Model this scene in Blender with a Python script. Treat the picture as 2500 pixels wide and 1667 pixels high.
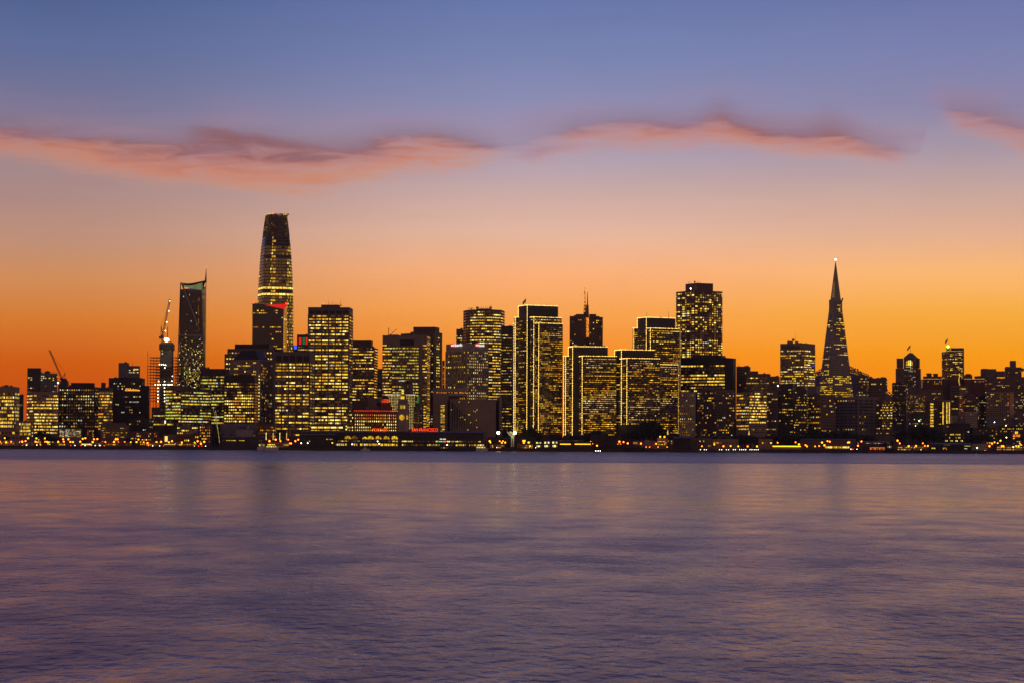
import bpy, math, random
import numpy as np

# ------------------------------------------------------------------ scene, camera
for o in list(bpy.data.objects):
    bpy.data.objects.remove(o, do_unlink=True)
SC = bpy.context.scene
COL = SC.collection
random.seed(7)
RNG = np.random.default_rng(11)

FPX = 5660.0                 # focal length in pixels of the 2500 px wide photograph
CU, CV = 1250.0, 833.5       # principal point
CAM_H = 5.0                  # eye height above the bay
HORIZON_V = 1090.0
PITCH = math.atan((HORIZON_V - CV) / FPX)
ROLL = math.radians(0.28)
Fv = np.array([0.0, math.cos(PITCH), math.sin(PITCH)])
U0 = np.array([0.0, -math.sin(PITCH), math.cos(PITCH)])
R0 = np.array([1.0, 0.0, 0.0])
Rv = R0 * math.cos(ROLL) + U0 * math.sin(ROLL)
Uv = -R0 * math.sin(ROLL) + U0 * math.cos(ROLL)

cam_data = bpy.data.cameras.new('camera')
cam = bpy.data.objects.new('camera', cam_data)
COL.objects.link(cam)
cam_data.sensor_width = 36.0
cam_data.lens = 36.0 * FPX / 2500.0
cam_data.clip_start = 0.5
cam_data.clip_end = 40000.0
from mathutils import Matrix, Vector
cam.matrix_world = Matrix(((Rv[0], Uv[0], -Fv[0], 0.0), (Rv[1], Uv[1], -Fv[1], 0.0),
                           (Rv[2], Uv[2], -Fv[2], CAM_H), (0, 0, 0, 1)))
SC.camera = cam
SC.render.resolution_x, SC.render.resolution_y = 1024, 682
SC.view_settings.view_transform = 'Standard'
SC.view_settings.look = 'None'
SC.view_settings.exposure = 0.0
SC.view_settings.gamma = 1.0
SC.view_settings.use_curve_mapping = False
SC.render.engine = 'CYCLES'
SC.cycles.use_denoising = True
SC.cycles.max_bounces = 5
SC.cycles.diffuse_bounces = 2
SC.cycles.glossy_bounces = 3
SC.cycles.transparent_max_bounces = 4
SC.cycles.volume_bounces = 0
SC.cycles.volume_max_steps = 32
SC.cycles.use_light_tree = True
SC.cycles.sample_clamp_indirect = 3.0


def lin(r, g, b, k=1.0):
    f = lambda c: (c / 12.92 if c <= 0.04045 else ((c + 0.055) / 1.055) ** 2.4)
    return (f(r / 255.0) * k, f(g / 255.0) * k, f(b / 255.0) * k, 1.0)


# ------------------------------------------------------------------ world: dusk sky
world = bpy.data.worlds.new('World')
SC.world = world
world.use_nodes = True
WT = world.node_tree
WT.nodes.clear()


def wn(kind, **kw):
    n = WT.nodes.new(kind)
    for k, v in kw.items():
        setattr(n, k, v)
    return n


def wl(a, b):
    WT.links.new(a, b)


def setin(sock, v):
    if hasattr(v, 'is_linked') or hasattr(v, 'node'):
        WT.links.new(v, sock)
    else:
        sock.default_value = v


def wm(op, a, b=None, c=None, clamp=False):
    n = wn('ShaderNodeMath', operation=op)
    n.use_clamp = clamp
    setin(n.inputs[0], a)
    if b is not None:
        setin(n.inputs[1], b)
    if c is not None:
        setin(n.inputs[2], c)
    return n.outputs[0]


def wsmooth(v, lo, hi):
    n = wn('ShaderNodeMapRange', interpolation_type='SMOOTHSTEP')
    setin(n.inputs['Value'], v)
    setin(n.inputs['From Min'], lo)
    setin(n.inputs['From Max'], hi)
    return n.outputs['Result']


def wmix(fac, a, b):
    n = wn('ShaderNodeMix', data_type='RGBA')
    setin(n.inputs['Factor'], fac)
    setin(n.inputs['A'], a)
    setin(n.inputs['B'], b)
    return n.outputs['Result']


def wramp(fac, stops):
    n = wn('ShaderNodeValToRGB')
    cr = n.color_ramp
    cr.interpolation = 'B_SPLINE' if False else 'LINEAR'
    while len(cr.elements) < len(stops):
        cr.elements.new(0.5)
    for e, (p, c) in zip(cr.elements, sorted(stops, key=lambda s: s[0])):
        e.position = p
        e.color = c
    wl(fac, n.inputs['Fac'])
    return n.outputs['Color']


def wcurve(x, pts):
    n = wn('ShaderNodeFloatCurve')
    cm = n.mapping.curves[0]
    pts = sorted(pts)
    cm.points[0].location = pts[0]
    cm.points[-1].location = pts[-1]
    for p in pts[1:-1]:
        cm.points.new(p[0], p[1])
    n.mapping.update()
    wl(x, n.inputs['Value'])
    return n.outputs['Value']


def sky_stops(rows):
    # rows: (height above the horizon in photograph pixels, sRGB)
    return [(max(0.0, min(1.0, e / 8890.0)) ** 0.5, lin(*c)) for e, c in rows]


tc = wn('ShaderNodeTexCoord')
sep = wn('ShaderNodeSeparateXYZ')
wl(tc.outputs['Generated'], sep.inputs[0])
EL = wm('ARCSINE', sep.outputs['Z'])
AZ = wm('ARCTAN2', sep.outputs['X'], sep.outputs['Y'])
E_ = wm('MULTIPLY', EL, FPX)         # elevation, in pixel-sized angles
A_ = wm('MULTIPLY', AZ, FPX)         # azimuth from the view axis, same unit
T_ = wm('SQRT', wm('DIVIDE', wm('MAXIMUM', E_, 0.0), 8890.0))
HI = [(1500, (96, 96, 160)), (2300, (82, 78, 146)), (4500, (54, 56, 106)), (8890, (38, 46, 88))]
left = wramp(T_, sky_stops([(0, (150, 62, 10)), (120, (206, 80, 0)), (200, (214, 94, 0)), (300, (222, 126, 42)),
                            (400, (214, 144, 90)), (490, (194, 146, 122)), (590, (176, 140, 134)), (690, (160, 136, 142)),
                            (800, (120, 118, 150)), (940, (96, 110, 154)), (1090, (76, 97, 147))] + HI))
mid = wramp(T_, sky_stops([(0, (190, 90, 20)), (150, (254, 132, 6)), (230, (255, 148, 32)), (330, (255, 168, 82)),
                           (430, (255, 180, 126)), (520, (232, 186, 162)), (620, (204, 172, 168)), (720, (168, 158, 180)),
                           (820, (142, 144, 182)), (940, (120, 133, 178)), (1090, (100, 119, 172))] + HI))
right = wramp(T_, sky_stops([(0, (200, 95, 10)), (150, (255, 142, 0)), (230, (255, 160, 12)), (330, (255, 178, 64)),
                             (430, (255, 188, 120)), (520, (228, 178, 148)), (620, (200, 168, 160)), (720, (168, 152, 168)),
                             (820, (140, 136, 172)), (940, (124, 131, 176)), (1090, (106, 117, 170))] + HI))
dusk = wramp(T_, sky_stops([(0, (162, 112, 76)), (600, (186, 130, 98)), (1300, (144, 107, 96)), (2300, (90, 80, 96)), (4500, (44, 50, 82)), (8890, (34, 42, 78))]))
west = wmix(wsmooth(A_, -1150.0, 100.0), left, wmix(wsmooth(A_, 100.0, 1200.0), mid, right))
# the afterglow fades away from the sunset azimuth
away = wsmooth(wm('ABSOLUTE', wm('SUBTRACT', AZ, 0.1)), 0.7, 2.2)
sky_col = wmix(away, west, dusk)
# streaky noise shared by haze veils and clouds
comb = wn('ShaderNodeCombineXYZ')
wl(wm('DIVIDE', A_, 420.0), comb.inputs[0])
wl(wm('DIVIDE', E_, 85.0), comb.inputs[1])
nz = wn('ShaderNodeTexNoise')
nz.inputs['Scale'].default_value = 1.0
nz.inputs['Detail'].default_value = 5.0
nz.inputs['Roughness'].default_value = 0.55
nz.inputs['Distortion'].default_value = 0.6
wl(comb.outputs[0], nz.inputs['Vector'])
NZ = nz.outputs['Fac']
comb2 = wn('ShaderNodeCombineXYZ')
wl(wm('DIVIDE', A_, 130.0), comb2.inputs[0])
wl(wm('DIVIDE', E_, 22.0), comb2.inputs[1])
comb2.inputs[2].default_value = 4.7
nz2 = wn('ShaderNodeTexNoise')
nz2.inputs['Scale'].default_value = 1.0
nz2.inputs['Detail'].default_value = 4.0
nz2.inputs['Distortion'].default_value = 0.8
wl(comb2.outputs[0], nz2.inputs['Vector'])
NZ2 = nz2.outputs['Fac']
# cloud band: top edge and bottom edge (height above horizon) as curves of azimuth
CX = wm('ADD', wm('DIVIDE', A_, 3200.0), 0.5, clamp=True)


def cpts(rows):
    return [((u - 1250.0) / 3200.0 + 0.5, (1090.0 - v + (u - 1250.0) * 0.00489) / 1000.0) for u, v in rows]


TOP = wcurve(CX, cpts([(-300, 318), (0, 326), (133, 335), (319, 352), (440, 350), (490, 334), (560, 338), (640, 346), (770, 356), (850, 350), (930, 334),
                       (1010, 331), (1116, 338), (1222, 356), (1290, 336), (1356, 316), (1463, 303), (1569, 298), (1690, 298), (1730, 282),
                       (1760, 276), (1800, 292), (1850, 308), (1941, 320), (1990, 314), (2020, 309), (2074, 328), (2154, 357), (2233, 366),
                       (2262, 288), (2286, 274), (2350, 280), (2440, 302), (2500, 322), (2800, 380)]))
BOT = wcurve(CX, cpts([(-300, 372), (0, 396), (133, 418), (319, 446), (478, 458), (532, 464), (638, 474), (770, 480), (850, 456), (930, 440),
                       (1010, 426), (1116, 416), (1222, 392), (1290, 396), (1356, 380), (1463, 366), (1569, 362), (1690, 362), (1735, 362),
                       (1755, 362), (1785, 364), (1835, 370), (1941, 386), (1990, 390), (2020, 390), (2074, 390), (2154, 408), (2233, 412),
                       (2262, 320), (2286, 318), (2350, 340), (2440, 370), (2500, 400), (2800, 450)]))
ALP = wcurve(CX, [((u - 1250.0) / 3200.0 + 0.5, a) for u, a in
                  [(-300, 0.0), (-60, 0.75), (300, 1.0), (700, 1.0), (1000, 0.95), (1130, 1.0), (1210, 0.75), (1265, 0.3), (1400, 0.75), (1700, 0.92),
                   (2000, 1.0), (2110, 0.75), (2190, 0.45), (2238, 0.0), (2268, 0.0), (2310, 0.5), (2500, 0.66), (2800, 0.0)]])
comb3 = wn('ShaderNodeCombineXYZ')
wl(wm('DIVIDE', A_, 60.0), comb3.inputs[0])
wl(wm('ADD', wm('DIVIDE', E_, 9.0), wm('DIVIDE', A_, 90.0)), comb3.inputs[1])
comb3.inputs[2].default_value = 9.1
nz3 = wn('ShaderNodeTexNoise')
nz3.inputs['Scale'].default_value = 1.0
nz3.inputs['Detail'].default_value = 5.0
nz3.inputs['Roughness'].default_value = 0.6
nz3.inputs['Distortion'].default_value = 1.2
wl(comb3.outputs[0], nz3.inputs['Vector'])
NZ3 = nz3.outputs['Fac']
Ew = wm('ADD', E_, wm('ADD', wm('MULTIPLY', wm('SUBTRACT', NZ, 0.5), 40.0), wm('ADD', wm('MULTIPLY', wm('SUBTRACT', NZ2, 0.5), 20.0), wm('MULTIPLY', wm('SUBTRACT', NZ3, 0.5), 9.0))))
En = wm('DIVIDE', Ew, 1000.0)
below_top = wsmooth(wm('SUBTRACT', TOP, En), -0.055, 0.03)
above_bot = wsmooth(wm('SUBTRACT', En, BOT), -0.026, 0.036)
cmask = wm('MULTIPLY', wm('MULTIPLY', below_top, above_bot), ALP)
cmask = wm('MULTIPLY', cmask, wm('MULTIPLY', wm('MULTIPLY_ADD', wsmooth(NZ2, 0.28, 0.68), 0.4, 0.6), wm('MULTIPLY_ADD', wsmooth(NZ3, 0.25, 0.65), 0.16, 0.80)), clamp=True)
rel = wm('DIVIDE', wm('SUBTRACT', En, BOT), wm('MAXIMUM', wm('SUBTRACT', TOP, BOT), 0.004))
rel = wm('ADD', rel, wm('ADD', wm('MULTIPLY', wm('SUBTRACT', NZ, 0.5), 0.8), wm('MULTIPLY', wm('SUBTRACT', NZ2, 0.5), 0.5)))
ccol = wramp(rel, [(0.0, lin(214, 146, 114)), (0.35, lin(208, 134, 106)), (0.62, lin(188, 120, 104)), (0.85, lin(148, 96, 98)), (1.0, lin(140, 108, 124))])
# a thin mauve veil above the band
veil = wm('MULTIPLY', wsmooth(wm('SUBTRACT', En, TOP), 0.13, 0.0), wm('MULTIPLY', below_top.node.outputs[0], 0.0) if False else wsmooth(wm('SUBTRACT', En, BOT), 0.0, 0.03))
veil = wm('MULTIPLY', veil, wm('MULTIPLY', wsmooth(NZ, 0.34, 0.68), 0.6))
veil = wm('MULTIPLY', veil, wsmooth(wm('ABSOLUTE', A_), 1900.0, 1200.0))
sky_col = wmix(veil, sky_col, lin(158, 128, 152))
sky_col = wmix(cmask, sky_col, ccol)
# the darker fold in the left cloud
fold_line = wm('SUBTRACT', 754.0, wm('MULTIPLY', wm('ADD', A_, 780.0), 0.115))
fold = wm('MULTIPLY', wsmooth(wm('ABSOLUTE', wm('SUBTRACT', wm('ADD', E_, wm('MULTIPLY', wm('SUBTRACT', NZ2, 0.5), 26.0)), fold_line)), 24.0, 2.0),
          wm('MULTIPLY', wsmooth(A_, -830.0, -700.0), wsmooth(A_, -380.0, -620.0)))
sky_col = wmix(wm('MULTIPLY', fold, 0.62), sky_col, lin(138, 88, 92))
# very faint wide mottling of the clear sky
mott = wm('MULTIPLY_ADD', wm('SUBTRACT', NZ, 0.5), 0.10, 1.0)
below = wsmooth(EL, -0.004, 0.0)
sky_col = wmix(below, lin(70, 40, 28), sky_col)
nish = wn('ShaderNodeTexSky', sky_type='NISHITA')
nish.sun_disc = False
nish.sun_elevation = math.radians(0.5)
nish.sun_rotation = math.radians(6.0)
bg1 = wn('ShaderNodeBackground')
wl(sky_col, bg1.inputs['Color'])
wl(mott, bg1.inputs['Strength'])
bg2 = wn('ShaderNodeBackground')
wl(nish.outputs['Color'], bg2.inputs['Color'])
bg2.inputs['Strength'].default_value = 0.002
addw = wn('ShaderNodeAddShader')
wl(bg1.outputs[0], addw.inputs[0])
wl(bg2.outputs[0], addw.inputs[1])
wo = wn('ShaderNodeOutputWorld')
wl(addw.outputs[0], wo.inputs['Surface'])


# ------------------------------------------------------------------ helpers: geometry from the view
def ray(u, v):
    d = Fv * FPX + Rv * (u - CU) - Uv * (v - CV)
    return d / d[1]


def at(u, v, D):
    d = ray(u, v)
    return np.array([d[0] * D, D, CAM_H + d[2] * D])


ZM = {'A': (0, 820, 420 / 2195), 'B': (340, 640, 360 / 1201), 'C': (600, 500, 300 / 1307), 'D': (660, 720, 300 / 1206),
      'E': (840, 780, 400 / 1901), 'F': (1080, 700, 400 / 1530), 'G': (1360, 680, 400 / 1459), 'H': (1640, 680, 400 / 1459),
      'I': (1880, 620, 340 / 1088), 'J': (2140, 800, 360 / 1764),
      '0': (0, 1020, 500 / 2352), '1': (500, 1020, 500 / 2352), '2': (1000, 1020, 500 / 2352), '3': (1500, 1020, 500 / 2352),
      '4': (2000, 1020, 500 / 2352), 'P': (0, 0, 1.0)}


def px(zi, x, y):
    o = ZM[zi]
    return o[0] + x * o[2], o[1] + y * o[2]


GROUND_Z = 3.6


def terrain(x, y):
    g = 96.0 * np.exp(-((x - 860.0) / 420.0) ** 2 / 2 - ((y - 3950.0) / 430.0) ** 2 / 2)
    g = g + 206.0 * np.exp(-((x - 842.0) / 135.0) ** 2 / 2 - ((y - 6000.0) / 420.0) ** 2 / 2)
    g = g * np.clip((y - 2800.0) / 250.0, 0.0, 1.0)
    return GROUND_Z + g


# ------------------------------------------------------------------ helpers: materials
def mat_new(name):
    m = bpy.data.materials.new(name)
    m.use_nodes = True
    m.node_tree.nodes.clear()
    return m, m.node_tree


def wall_mat(name, c1, c2, rough=0.75, scale=0.12, bump=0.0, spec=0.3, metal=0.0):
    m, t = mat_new(name)
    N = t.nodes
    out = N.new('ShaderNodeOutputMaterial')
    p = N.new('ShaderNodeBsdfPrincipled')
    tcn = N.new('ShaderNodeTexCoord')
    n1 = N.new('ShaderNodeTexNoise')
    n1.inputs['Scale'].default_value = scale
    n1.inputs['Detail'].default_value = 6.0
    t.links.new(tcn.outputs['Object'], n1.inputs['Vector'])
    mx = N.new('ShaderNodeMix')
    mx.data_type = 'RGBA'
    mx.inputs['A'].default_value = (*c1, 1)
    mx.inputs['B'].default_value = (*c2, 1)
    mr = N.new('ShaderNodeMapRange')
    mr.inputs['From Min'].default_value = 0.3
    mr.inputs['From Max'].default_value = 0.7
    t.links.new(n1.outputs['Fac'], mr.inputs['Value'])
    t.links.new(mr.outputs['Result'], mx.inputs['Factor'])
    t.links.new(mx.outputs['Result'], p.inputs['Base Color'])
    p.inputs['Roughness'].default_value = rough
    p.inputs['Specular IOR Level'].default_value = spec
    p.inputs['Metallic'].default_value = metal
    if bump:
        b = N.new('ShaderNodeBump')
        b.inputs['Strength'].default_value = bump
        t.links.new(n1.outputs['Fac'], b.inputs['Height'])
        t.links.new(b.outputs[0], p.inputs['Normal'])
    t.links.new(p.outputs[0], out.inputs['Surface'])
    return m


WINDOW_SAMPLING = True


def glow_mat(name, srgb, k=1.0, sample=False, vary=0.0):
    m, t = mat_new(name)
    N = t.nodes
    out = N.new('ShaderNodeOutputMaterial')
    p = N.new('ShaderNodeBsdfPrincipled')
    c = lin(*srgb)
    p.inputs['Base Color'].default_value = (0.05, 0.045, 0.04, 1)
    p.inputs['Roughness'].default_value = 0.3
    p.inputs['Emission Color'].default_value = c
    p.inputs['Emission Strength'].default_value = k
    if vary:                                # blinds, furniture and people behind the glass
        tcn = N.new('ShaderNodeTexCoord')
        n1 = N.new('ShaderNodeTexNoise')
        n1.inputs['Scale'].default_value = 0.55
        n1.inputs['Detail'].default_value = 3.0
        t.links.new(tcn.outputs['Object'], n1.inputs['Vector'])
        mr = N.new('ShaderNodeMapRange')
        mr.inputs['From Min'].default_value = 0.36
        mr.inputs['From Max'].default_value = 0.64
        mr.inputs['To Min'].default_value = k * (1 - vary)
        mr.inputs['To Max'].default_value = k * (1 + vary)
        t.links.new(n1.outputs['Fac'], mr.inputs['Value'])
        t.links.new(mr.outputs['Result'], p.inputs['Emission Strength'])
    t.links.new(p.outputs[0], out.inputs['Surface'])
    m.cycles.emission_sampling = 'FRONT' if sample or WINDOW_SAMPLING else 'NONE'
    return m


M = {
    'brown': wall_mat('brown_concrete', (0.17, 0.125, 0.095), (0.22, 0.165, 0.125)),
    'tan': wall_mat('tan_stone', (0.28, 0.215, 0.155), (0.34, 0.265, 0.195)),
    'pale': wall_mat('pale_concrete', (0.36, 0.32, 0.26), (0.43, 0.385, 0.315)),
    'grey': wall_mat('grey_concrete', (0.2, 0.19, 0.185), (0.26, 0.25, 0.24)),
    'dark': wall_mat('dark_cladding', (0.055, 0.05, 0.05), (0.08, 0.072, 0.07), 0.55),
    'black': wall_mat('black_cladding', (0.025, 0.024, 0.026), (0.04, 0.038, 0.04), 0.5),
    'brick': wall_mat('red_brick', (0.17, 0.065, 0.04), (0.24, 0.1, 0.06), 0.85),
    'granite': wall_mat('carnelian_granite', (0.13, 0.07, 0.055), (0.18, 0.1, 0.075), 0.5),
    'glass': wall_mat('blue_glass_skin', (0.03, 0.035, 0.055), (0.045, 0.05, 0.075), 0.16, 0.05, spec=0.6),
    'steel': wall_mat('painted_steel', (0.16, 0.13, 0.11), (0.22, 0.18, 0.15), 0.5),
    'rustst': wall_mat('red_primer_steel', (0.22, 0.07, 0.04), (0.28, 0.1, 0.06), 0.7),
    'white': wall_mat('white_paint', (0.66, 0.64, 0.6), (0.74, 0.72, 0.68), 0.6),
    'roof': wall_mat('dark_roofing', (0.045, 0.04, 0.04), (0.07, 0.062, 0.06), 0.85),
    'pane': wall_mat('unlit_window_glass', (0.014, 0.015, 0.018), (0.03, 0.03, 0.034), 0.12, 0.3, spec=0.5),
    'asphalt': wall_mat('asphalt', (0.04, 0.04, 0.042), (0.06, 0.058, 0.058), 0.9),
    'stone': wall_mat('quay_stone', (0.06, 0.055, 0.05), (0.11, 0.1, 0.09), 0.9, 0.4),
    'bark': wall_mat('bark', (0.05, 0.035, 0.025), (0.08, 0.06, 0.045), 0.95, 2.0),
    'leaf': wall_mat('leaves', (0.03, 0.045, 0.018), (0.055, 0.075, 0.028), 0.7, 0.6),
    'cloth': wall_mat('flag_cloth', (0.12, 0.09, 0.1), (0.18, 0.12, 0.12), 0.9),
    'red_box': wall_mat('red_sign_board', (0.5, 0.03, 0.03), (0.56, 0.04, 0.035), 0.5),
}
KW = 1.15
M.update({
    'w_dim': glow_mat('window_light_dim', (120, 84, 22), 0.8 * KW, vary=0.75),
    'w_fnt': glow_mat('window_light_faint', (84, 56, 16), 0.8, vary=0.6),
    'w_mid': glow_mat('window_light_yellow', (206, 154, 34), 0.85 * KW, vary=0.65),
    'w_bri': glow_mat('window_light_bright', (248, 200, 56), 1.0 * KW, vary=0.55),
    'w_cre': glow_mat('window_light_cream', (255, 230, 124), 1.25 * KW, vary=0.5),
    'w_org': glow_mat('window_light_orange', (232, 136, 34), 0.85 * KW, vary=0.75),
    'w_coo': glow_mat('window_light_cool', (222, 222, 190), 0.75 * KW, vary=0.75),
    'w_grn': glow_mat('window_light_greenish', (196, 200, 70), 0.8 * KW, vary=0.75),
    'w_red': glow_mat('window_light_red', (226, 70, 24), 1.0 * KW, vary=0.6),
    'g_str': glow_mat('string_light', (255, 206, 100), 3.6, True),
    'g_strd': glow_mat('string_light_faint', (255, 196, 110), 1.0, True),
    'g_amb': glow_mat('sodium_lamp', (255, 122, 16), 7.0, True),
    'g_ambs': glow_mat('sodium_strip', (255, 160, 18), 4.2, True),
    'g_wht': glow_mat('white_lamp', (255, 244, 200), 7.0, True),
    'g_flood': glow_mat('floodlight', (240, 255, 170), 14.0, True),
    'g_red': glow_mat('red_neon', (255, 60, 12), 1.9, True),
    'g_redp': glow_mat('red_panel', (236, 24, 24), 0.9, True),
    'g_tail': glow_mat('red_lamp', (255, 40, 10), 8.0, True),
    'g_grn': glow_mat('green_panel', (16, 120, 44), 0.7, True),
    'g_grnl': glow_mat('green_lamp', (120, 255, 60), 26.0, True),
    'g_blu': glow_mat('blue_screen', (60, 80, 255), 1.4, True),
    'g_crn': glow_mat('crown_light', (196, 208, 130), 0.6, True),
    'g_whs': glow_mat('white_sign', (255, 246, 240), 1.3, True),
    'g_gold': glow_mat('gold_sign', (255, 170, 60), 1.6, True),
    'g_cyan': glow_mat('green_boat_lamp', (40, 220, 160), 1.2, True),
    'g_warm': glow_mat('warm_wall_light', (255, 196, 90), 1.6, True),
})
PAL = {
    'warm': [('w_dim', .28), ('w_mid', .34), ('w_bri', .22), ('w_cre', .05), ('w_org', .06), ('w_coo', .05)],
    'bright': [('w_dim', .14), ('w_mid', .3), ('w_bri', .34), ('w_cre', .12), ('w_org', .05), ('w_coo', .05)],
    'amber': [('w_dim', .34), ('w_mid', .38), ('w_bri', .12), ('w_org', .14), ('w_cre', .02)],
    'green': [('w_dim', .2), ('w_grn', .38), ('w_mid', .2), ('w_bri', .12), ('w_coo', .1)],
    'home': [('w_dim', .34), ('w_mid', .3), ('w_bri', .16), ('w_org', .12), ('w_coo', .08)],
    'cool': [('w_dim', .3), ('w_coo', .4), ('w_mid', .2), ('w_bri', .1)],
    'dim': [('w_dim', .7), ('w_mid', .2), ('w_org', .1)],
    'red': [('w_org', .45), ('w_red', .35), ('w_bri', .2)],
    'cream': [('w_bri', .5), ('w_cre', .35), ('w_mid', .15)],
    'faint': [('w_dim', .9), ('w_mid', .1)],
}


# ------------------------------------------------------------------ helpers: meshes and objects
class MB:
    def __init__(s):
        s.v, s.f, s.m = [], [], []

    def add(s, verts, faces, mi=0):
        k = len(s.v)
        s.v.extend(tuple(map(float, q)) for q in verts)
        s.f.extend(tuple(i + k for i in q) for q in faces)
        s.m.extend([mi] * len(faces))
        return s

    def obox(s, o, a, b, c, mi=0, skip=()):
        """box with corner o and edge vectors a, b, c (right handed)"""
        o, a, b, c = (np.asarray(q, float) for q in (o, a, b, c))
        vs = [o, o + a, o + a + b, o + b, o + c, o + a + c, o + a + b + c, o + b + c]
        fs = [(0, 3, 2, 1), (4, 5, 6, 7), (0, 1, 5, 4), (1, 2, 6, 5), (2, 3, 7, 6), (3, 0, 4, 7)]
        return s.add(vs, [q for i, q in enumerate(fs) if i not in skip], mi)

    def box(s, x0, x1, y0, y1, z0, z1, mi=0):
        return s.obox((x0, y0, z0), (x1 - x0, 0, 0), (0, y1 - y0, 0), (0, 0, z1 - z0), mi)

    def bar(s, p, q, w, mi=0, w2=None):
        p, q = np.asarray(p, float), np.asarray(q, float)
        d = q - p
        L = np.linalg.norm(d)
        if L < 1e-6:
            return s
        d = d / L
        h = np.array([0, 0, 1.0]) if abs(d[2]) < 0.9 else np.array([1.0, 0, 0])
        a = np.cross(d, h)
        a /= np.linalg.norm(a)
        b = np.cross(d, a)
        w2 = w if w2 is None else w2
        vs = [p - a * w / 2 - b * w / 2, p + a * w / 2 - b * w / 2, p + a * w / 2 + b * w / 2, p - a * w / 2 + b * w / 2,
              q - a * w2 / 2 - b * w2 / 2, q + a * w2 / 2 - b * w2 / 2, q + a * w2 / 2 + b * w2 / 2, q - a * w2 / 2 + b * w2 / 2]
        return s.add(vs, [(0, 1, 2, 3), (7, 6, 5, 4), (0, 4, 5, 1), (1, 5, 6, 2), (2, 6, 7, 3), (3, 7, 4, 0)], mi)

    def prism(s, poly, z0, z1, mi=0, parapet=0.0, inset=0.6, mi_roof=None):
        n = len(poly)
        P = [np.asarray(q[:2], float) for q in poly]
        area = sum(P[i][0] * P[(i + 1) % n][1] - P[(i + 1) % n][0] * P[i][1] for i in range(n))
        if area < 0:
            P = P[::-1]
        mi_roof = mi if mi_roof is None else mi_roof
        low = [(q[0], q[1], z0) for q in P]
        top = [(q[0], q[1], z1) for q in P]
        side = [(i, (i + 1) % n, n + (i + 1) % n, n + i) for i in range(n)]
        if parapet <= 0:
            s.add(low + top, side, mi)
            s.add(top, [tuple(range(n))], mi_roof)
            return s
        c = sum(P) / n
        inn = []
        for q in P:
            d = c - q
            L = np.linalg.norm(d)
            inn.append(q + d / L * min(inset * 1.4, L * 0.3))
        i1 = [(q[0], q[1], z1) for q in inn]
        i0 = [(q[0], q[1], z1 - parapet) for q in inn]
        s.add(low + top, side, mi)
        s.add(top + i1, side, mi)
        s.add(i1 + i0, side, mi)
        s.add(i0, [tuple(range(n))], mi_roof)
        return s

    def cyl(s, c, r, z0, z1, n=12, mi=0, r1=None, cap=True):
        r1 = r if r1 is None else r1
        a = [2 * math.pi * i / n for i in range(n)]
        lo = [(c[0] + r * math.cos(t), c[1] + r * math.sin(t), z0) for t in a]
        hi = [(c[0] + r1 * math.cos(t), c[1] + r1 * math.sin(t), z1) for t in a]
        s.add(lo + hi, [(i, (i + 1) % n, n + (i + 1) % n, n + i) for i in range(n)], mi)
        if cap:
            s.add(hi, [tuple(range(n))], mi)
            s.add(lo, [tuple(reversed(range(n)))], mi)
        return s

    def ball(s, c, r, n=8, m=5, mi=0, sz=1.0):
        vs, fs = [], []
        for j in range(m + 1):
            ph = math.pi * j / m
            for i in range(n):
                t = 2 * math.pi * i / n
                vs.append((c[0] + r * math.sin(ph) * math.cos(t), c[1] + r * math.sin(ph) * math.sin(t), c[2] + r * sz * math.cos(ph)))
        for j in range(m):
            for i in range(n):
                fs.append((j * n + i, (j + 1) * n + i, (j + 1) * n + (i + 1) % n, j * n + (i + 1) % n))
        return s.add(vs, fs, mi)

    def build(s, name, mats, parent=None, kind=None, origin=None):
        if not s.v:
            return None
        me = bpy.data.meshes.new(name)
        v = np.asarray(s.v, float)
        if origin is not None:
            v = v - np.asarray(origin)
        me.from_pydata(v.tolist(), [], s.f)
        mats = mats if isinstance(mats, (list, tuple)) else [mats]
        for m in mats:
            me.materials.append(M[m] if isinstance(m, str) else m)
        if any(s.m):
            me.polygons.foreach_set('material_index', s.m)
        me.update()
        o = bpy.data.objects.new(name, me)
        COL.objects.link(o)
        if parent is not None:
            o.parent = parent
        elif origin is not None:
            o.location = Vector(origin)
        if parent is not None and origin is not None:
            o.location = Vector(np.asarray(origin) - np.asarray(s_origin(parent)))
        if kind:
            o['kind'] = kind
        return o


_ORG = {}


def s_origin(e):
    return _ORG.get(e.name, (0, 0, 0))


def empty(name, loc, label, cat, group=None):
    o = bpy.data.objects.new(name, None)
    COL.objects.link(o)
    o.location = Vector(loc)
    o.empty_display_size = 2.0
    o['label'] = label
    o['category'] = cat
    if group:
        o['group'] = group
    _ORG[o.name] = tuple(map(float, loc))
    return o


def tag(o, label, cat, group=None):
    o['label'] = label
    o['category'] = cat
    if group:
        o['group'] = group
    return o
# ------------------------------------------------------------------ setting: water, land, hills
SHORE_Y = 2565.0
HAZE = 1.7e-5


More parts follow.
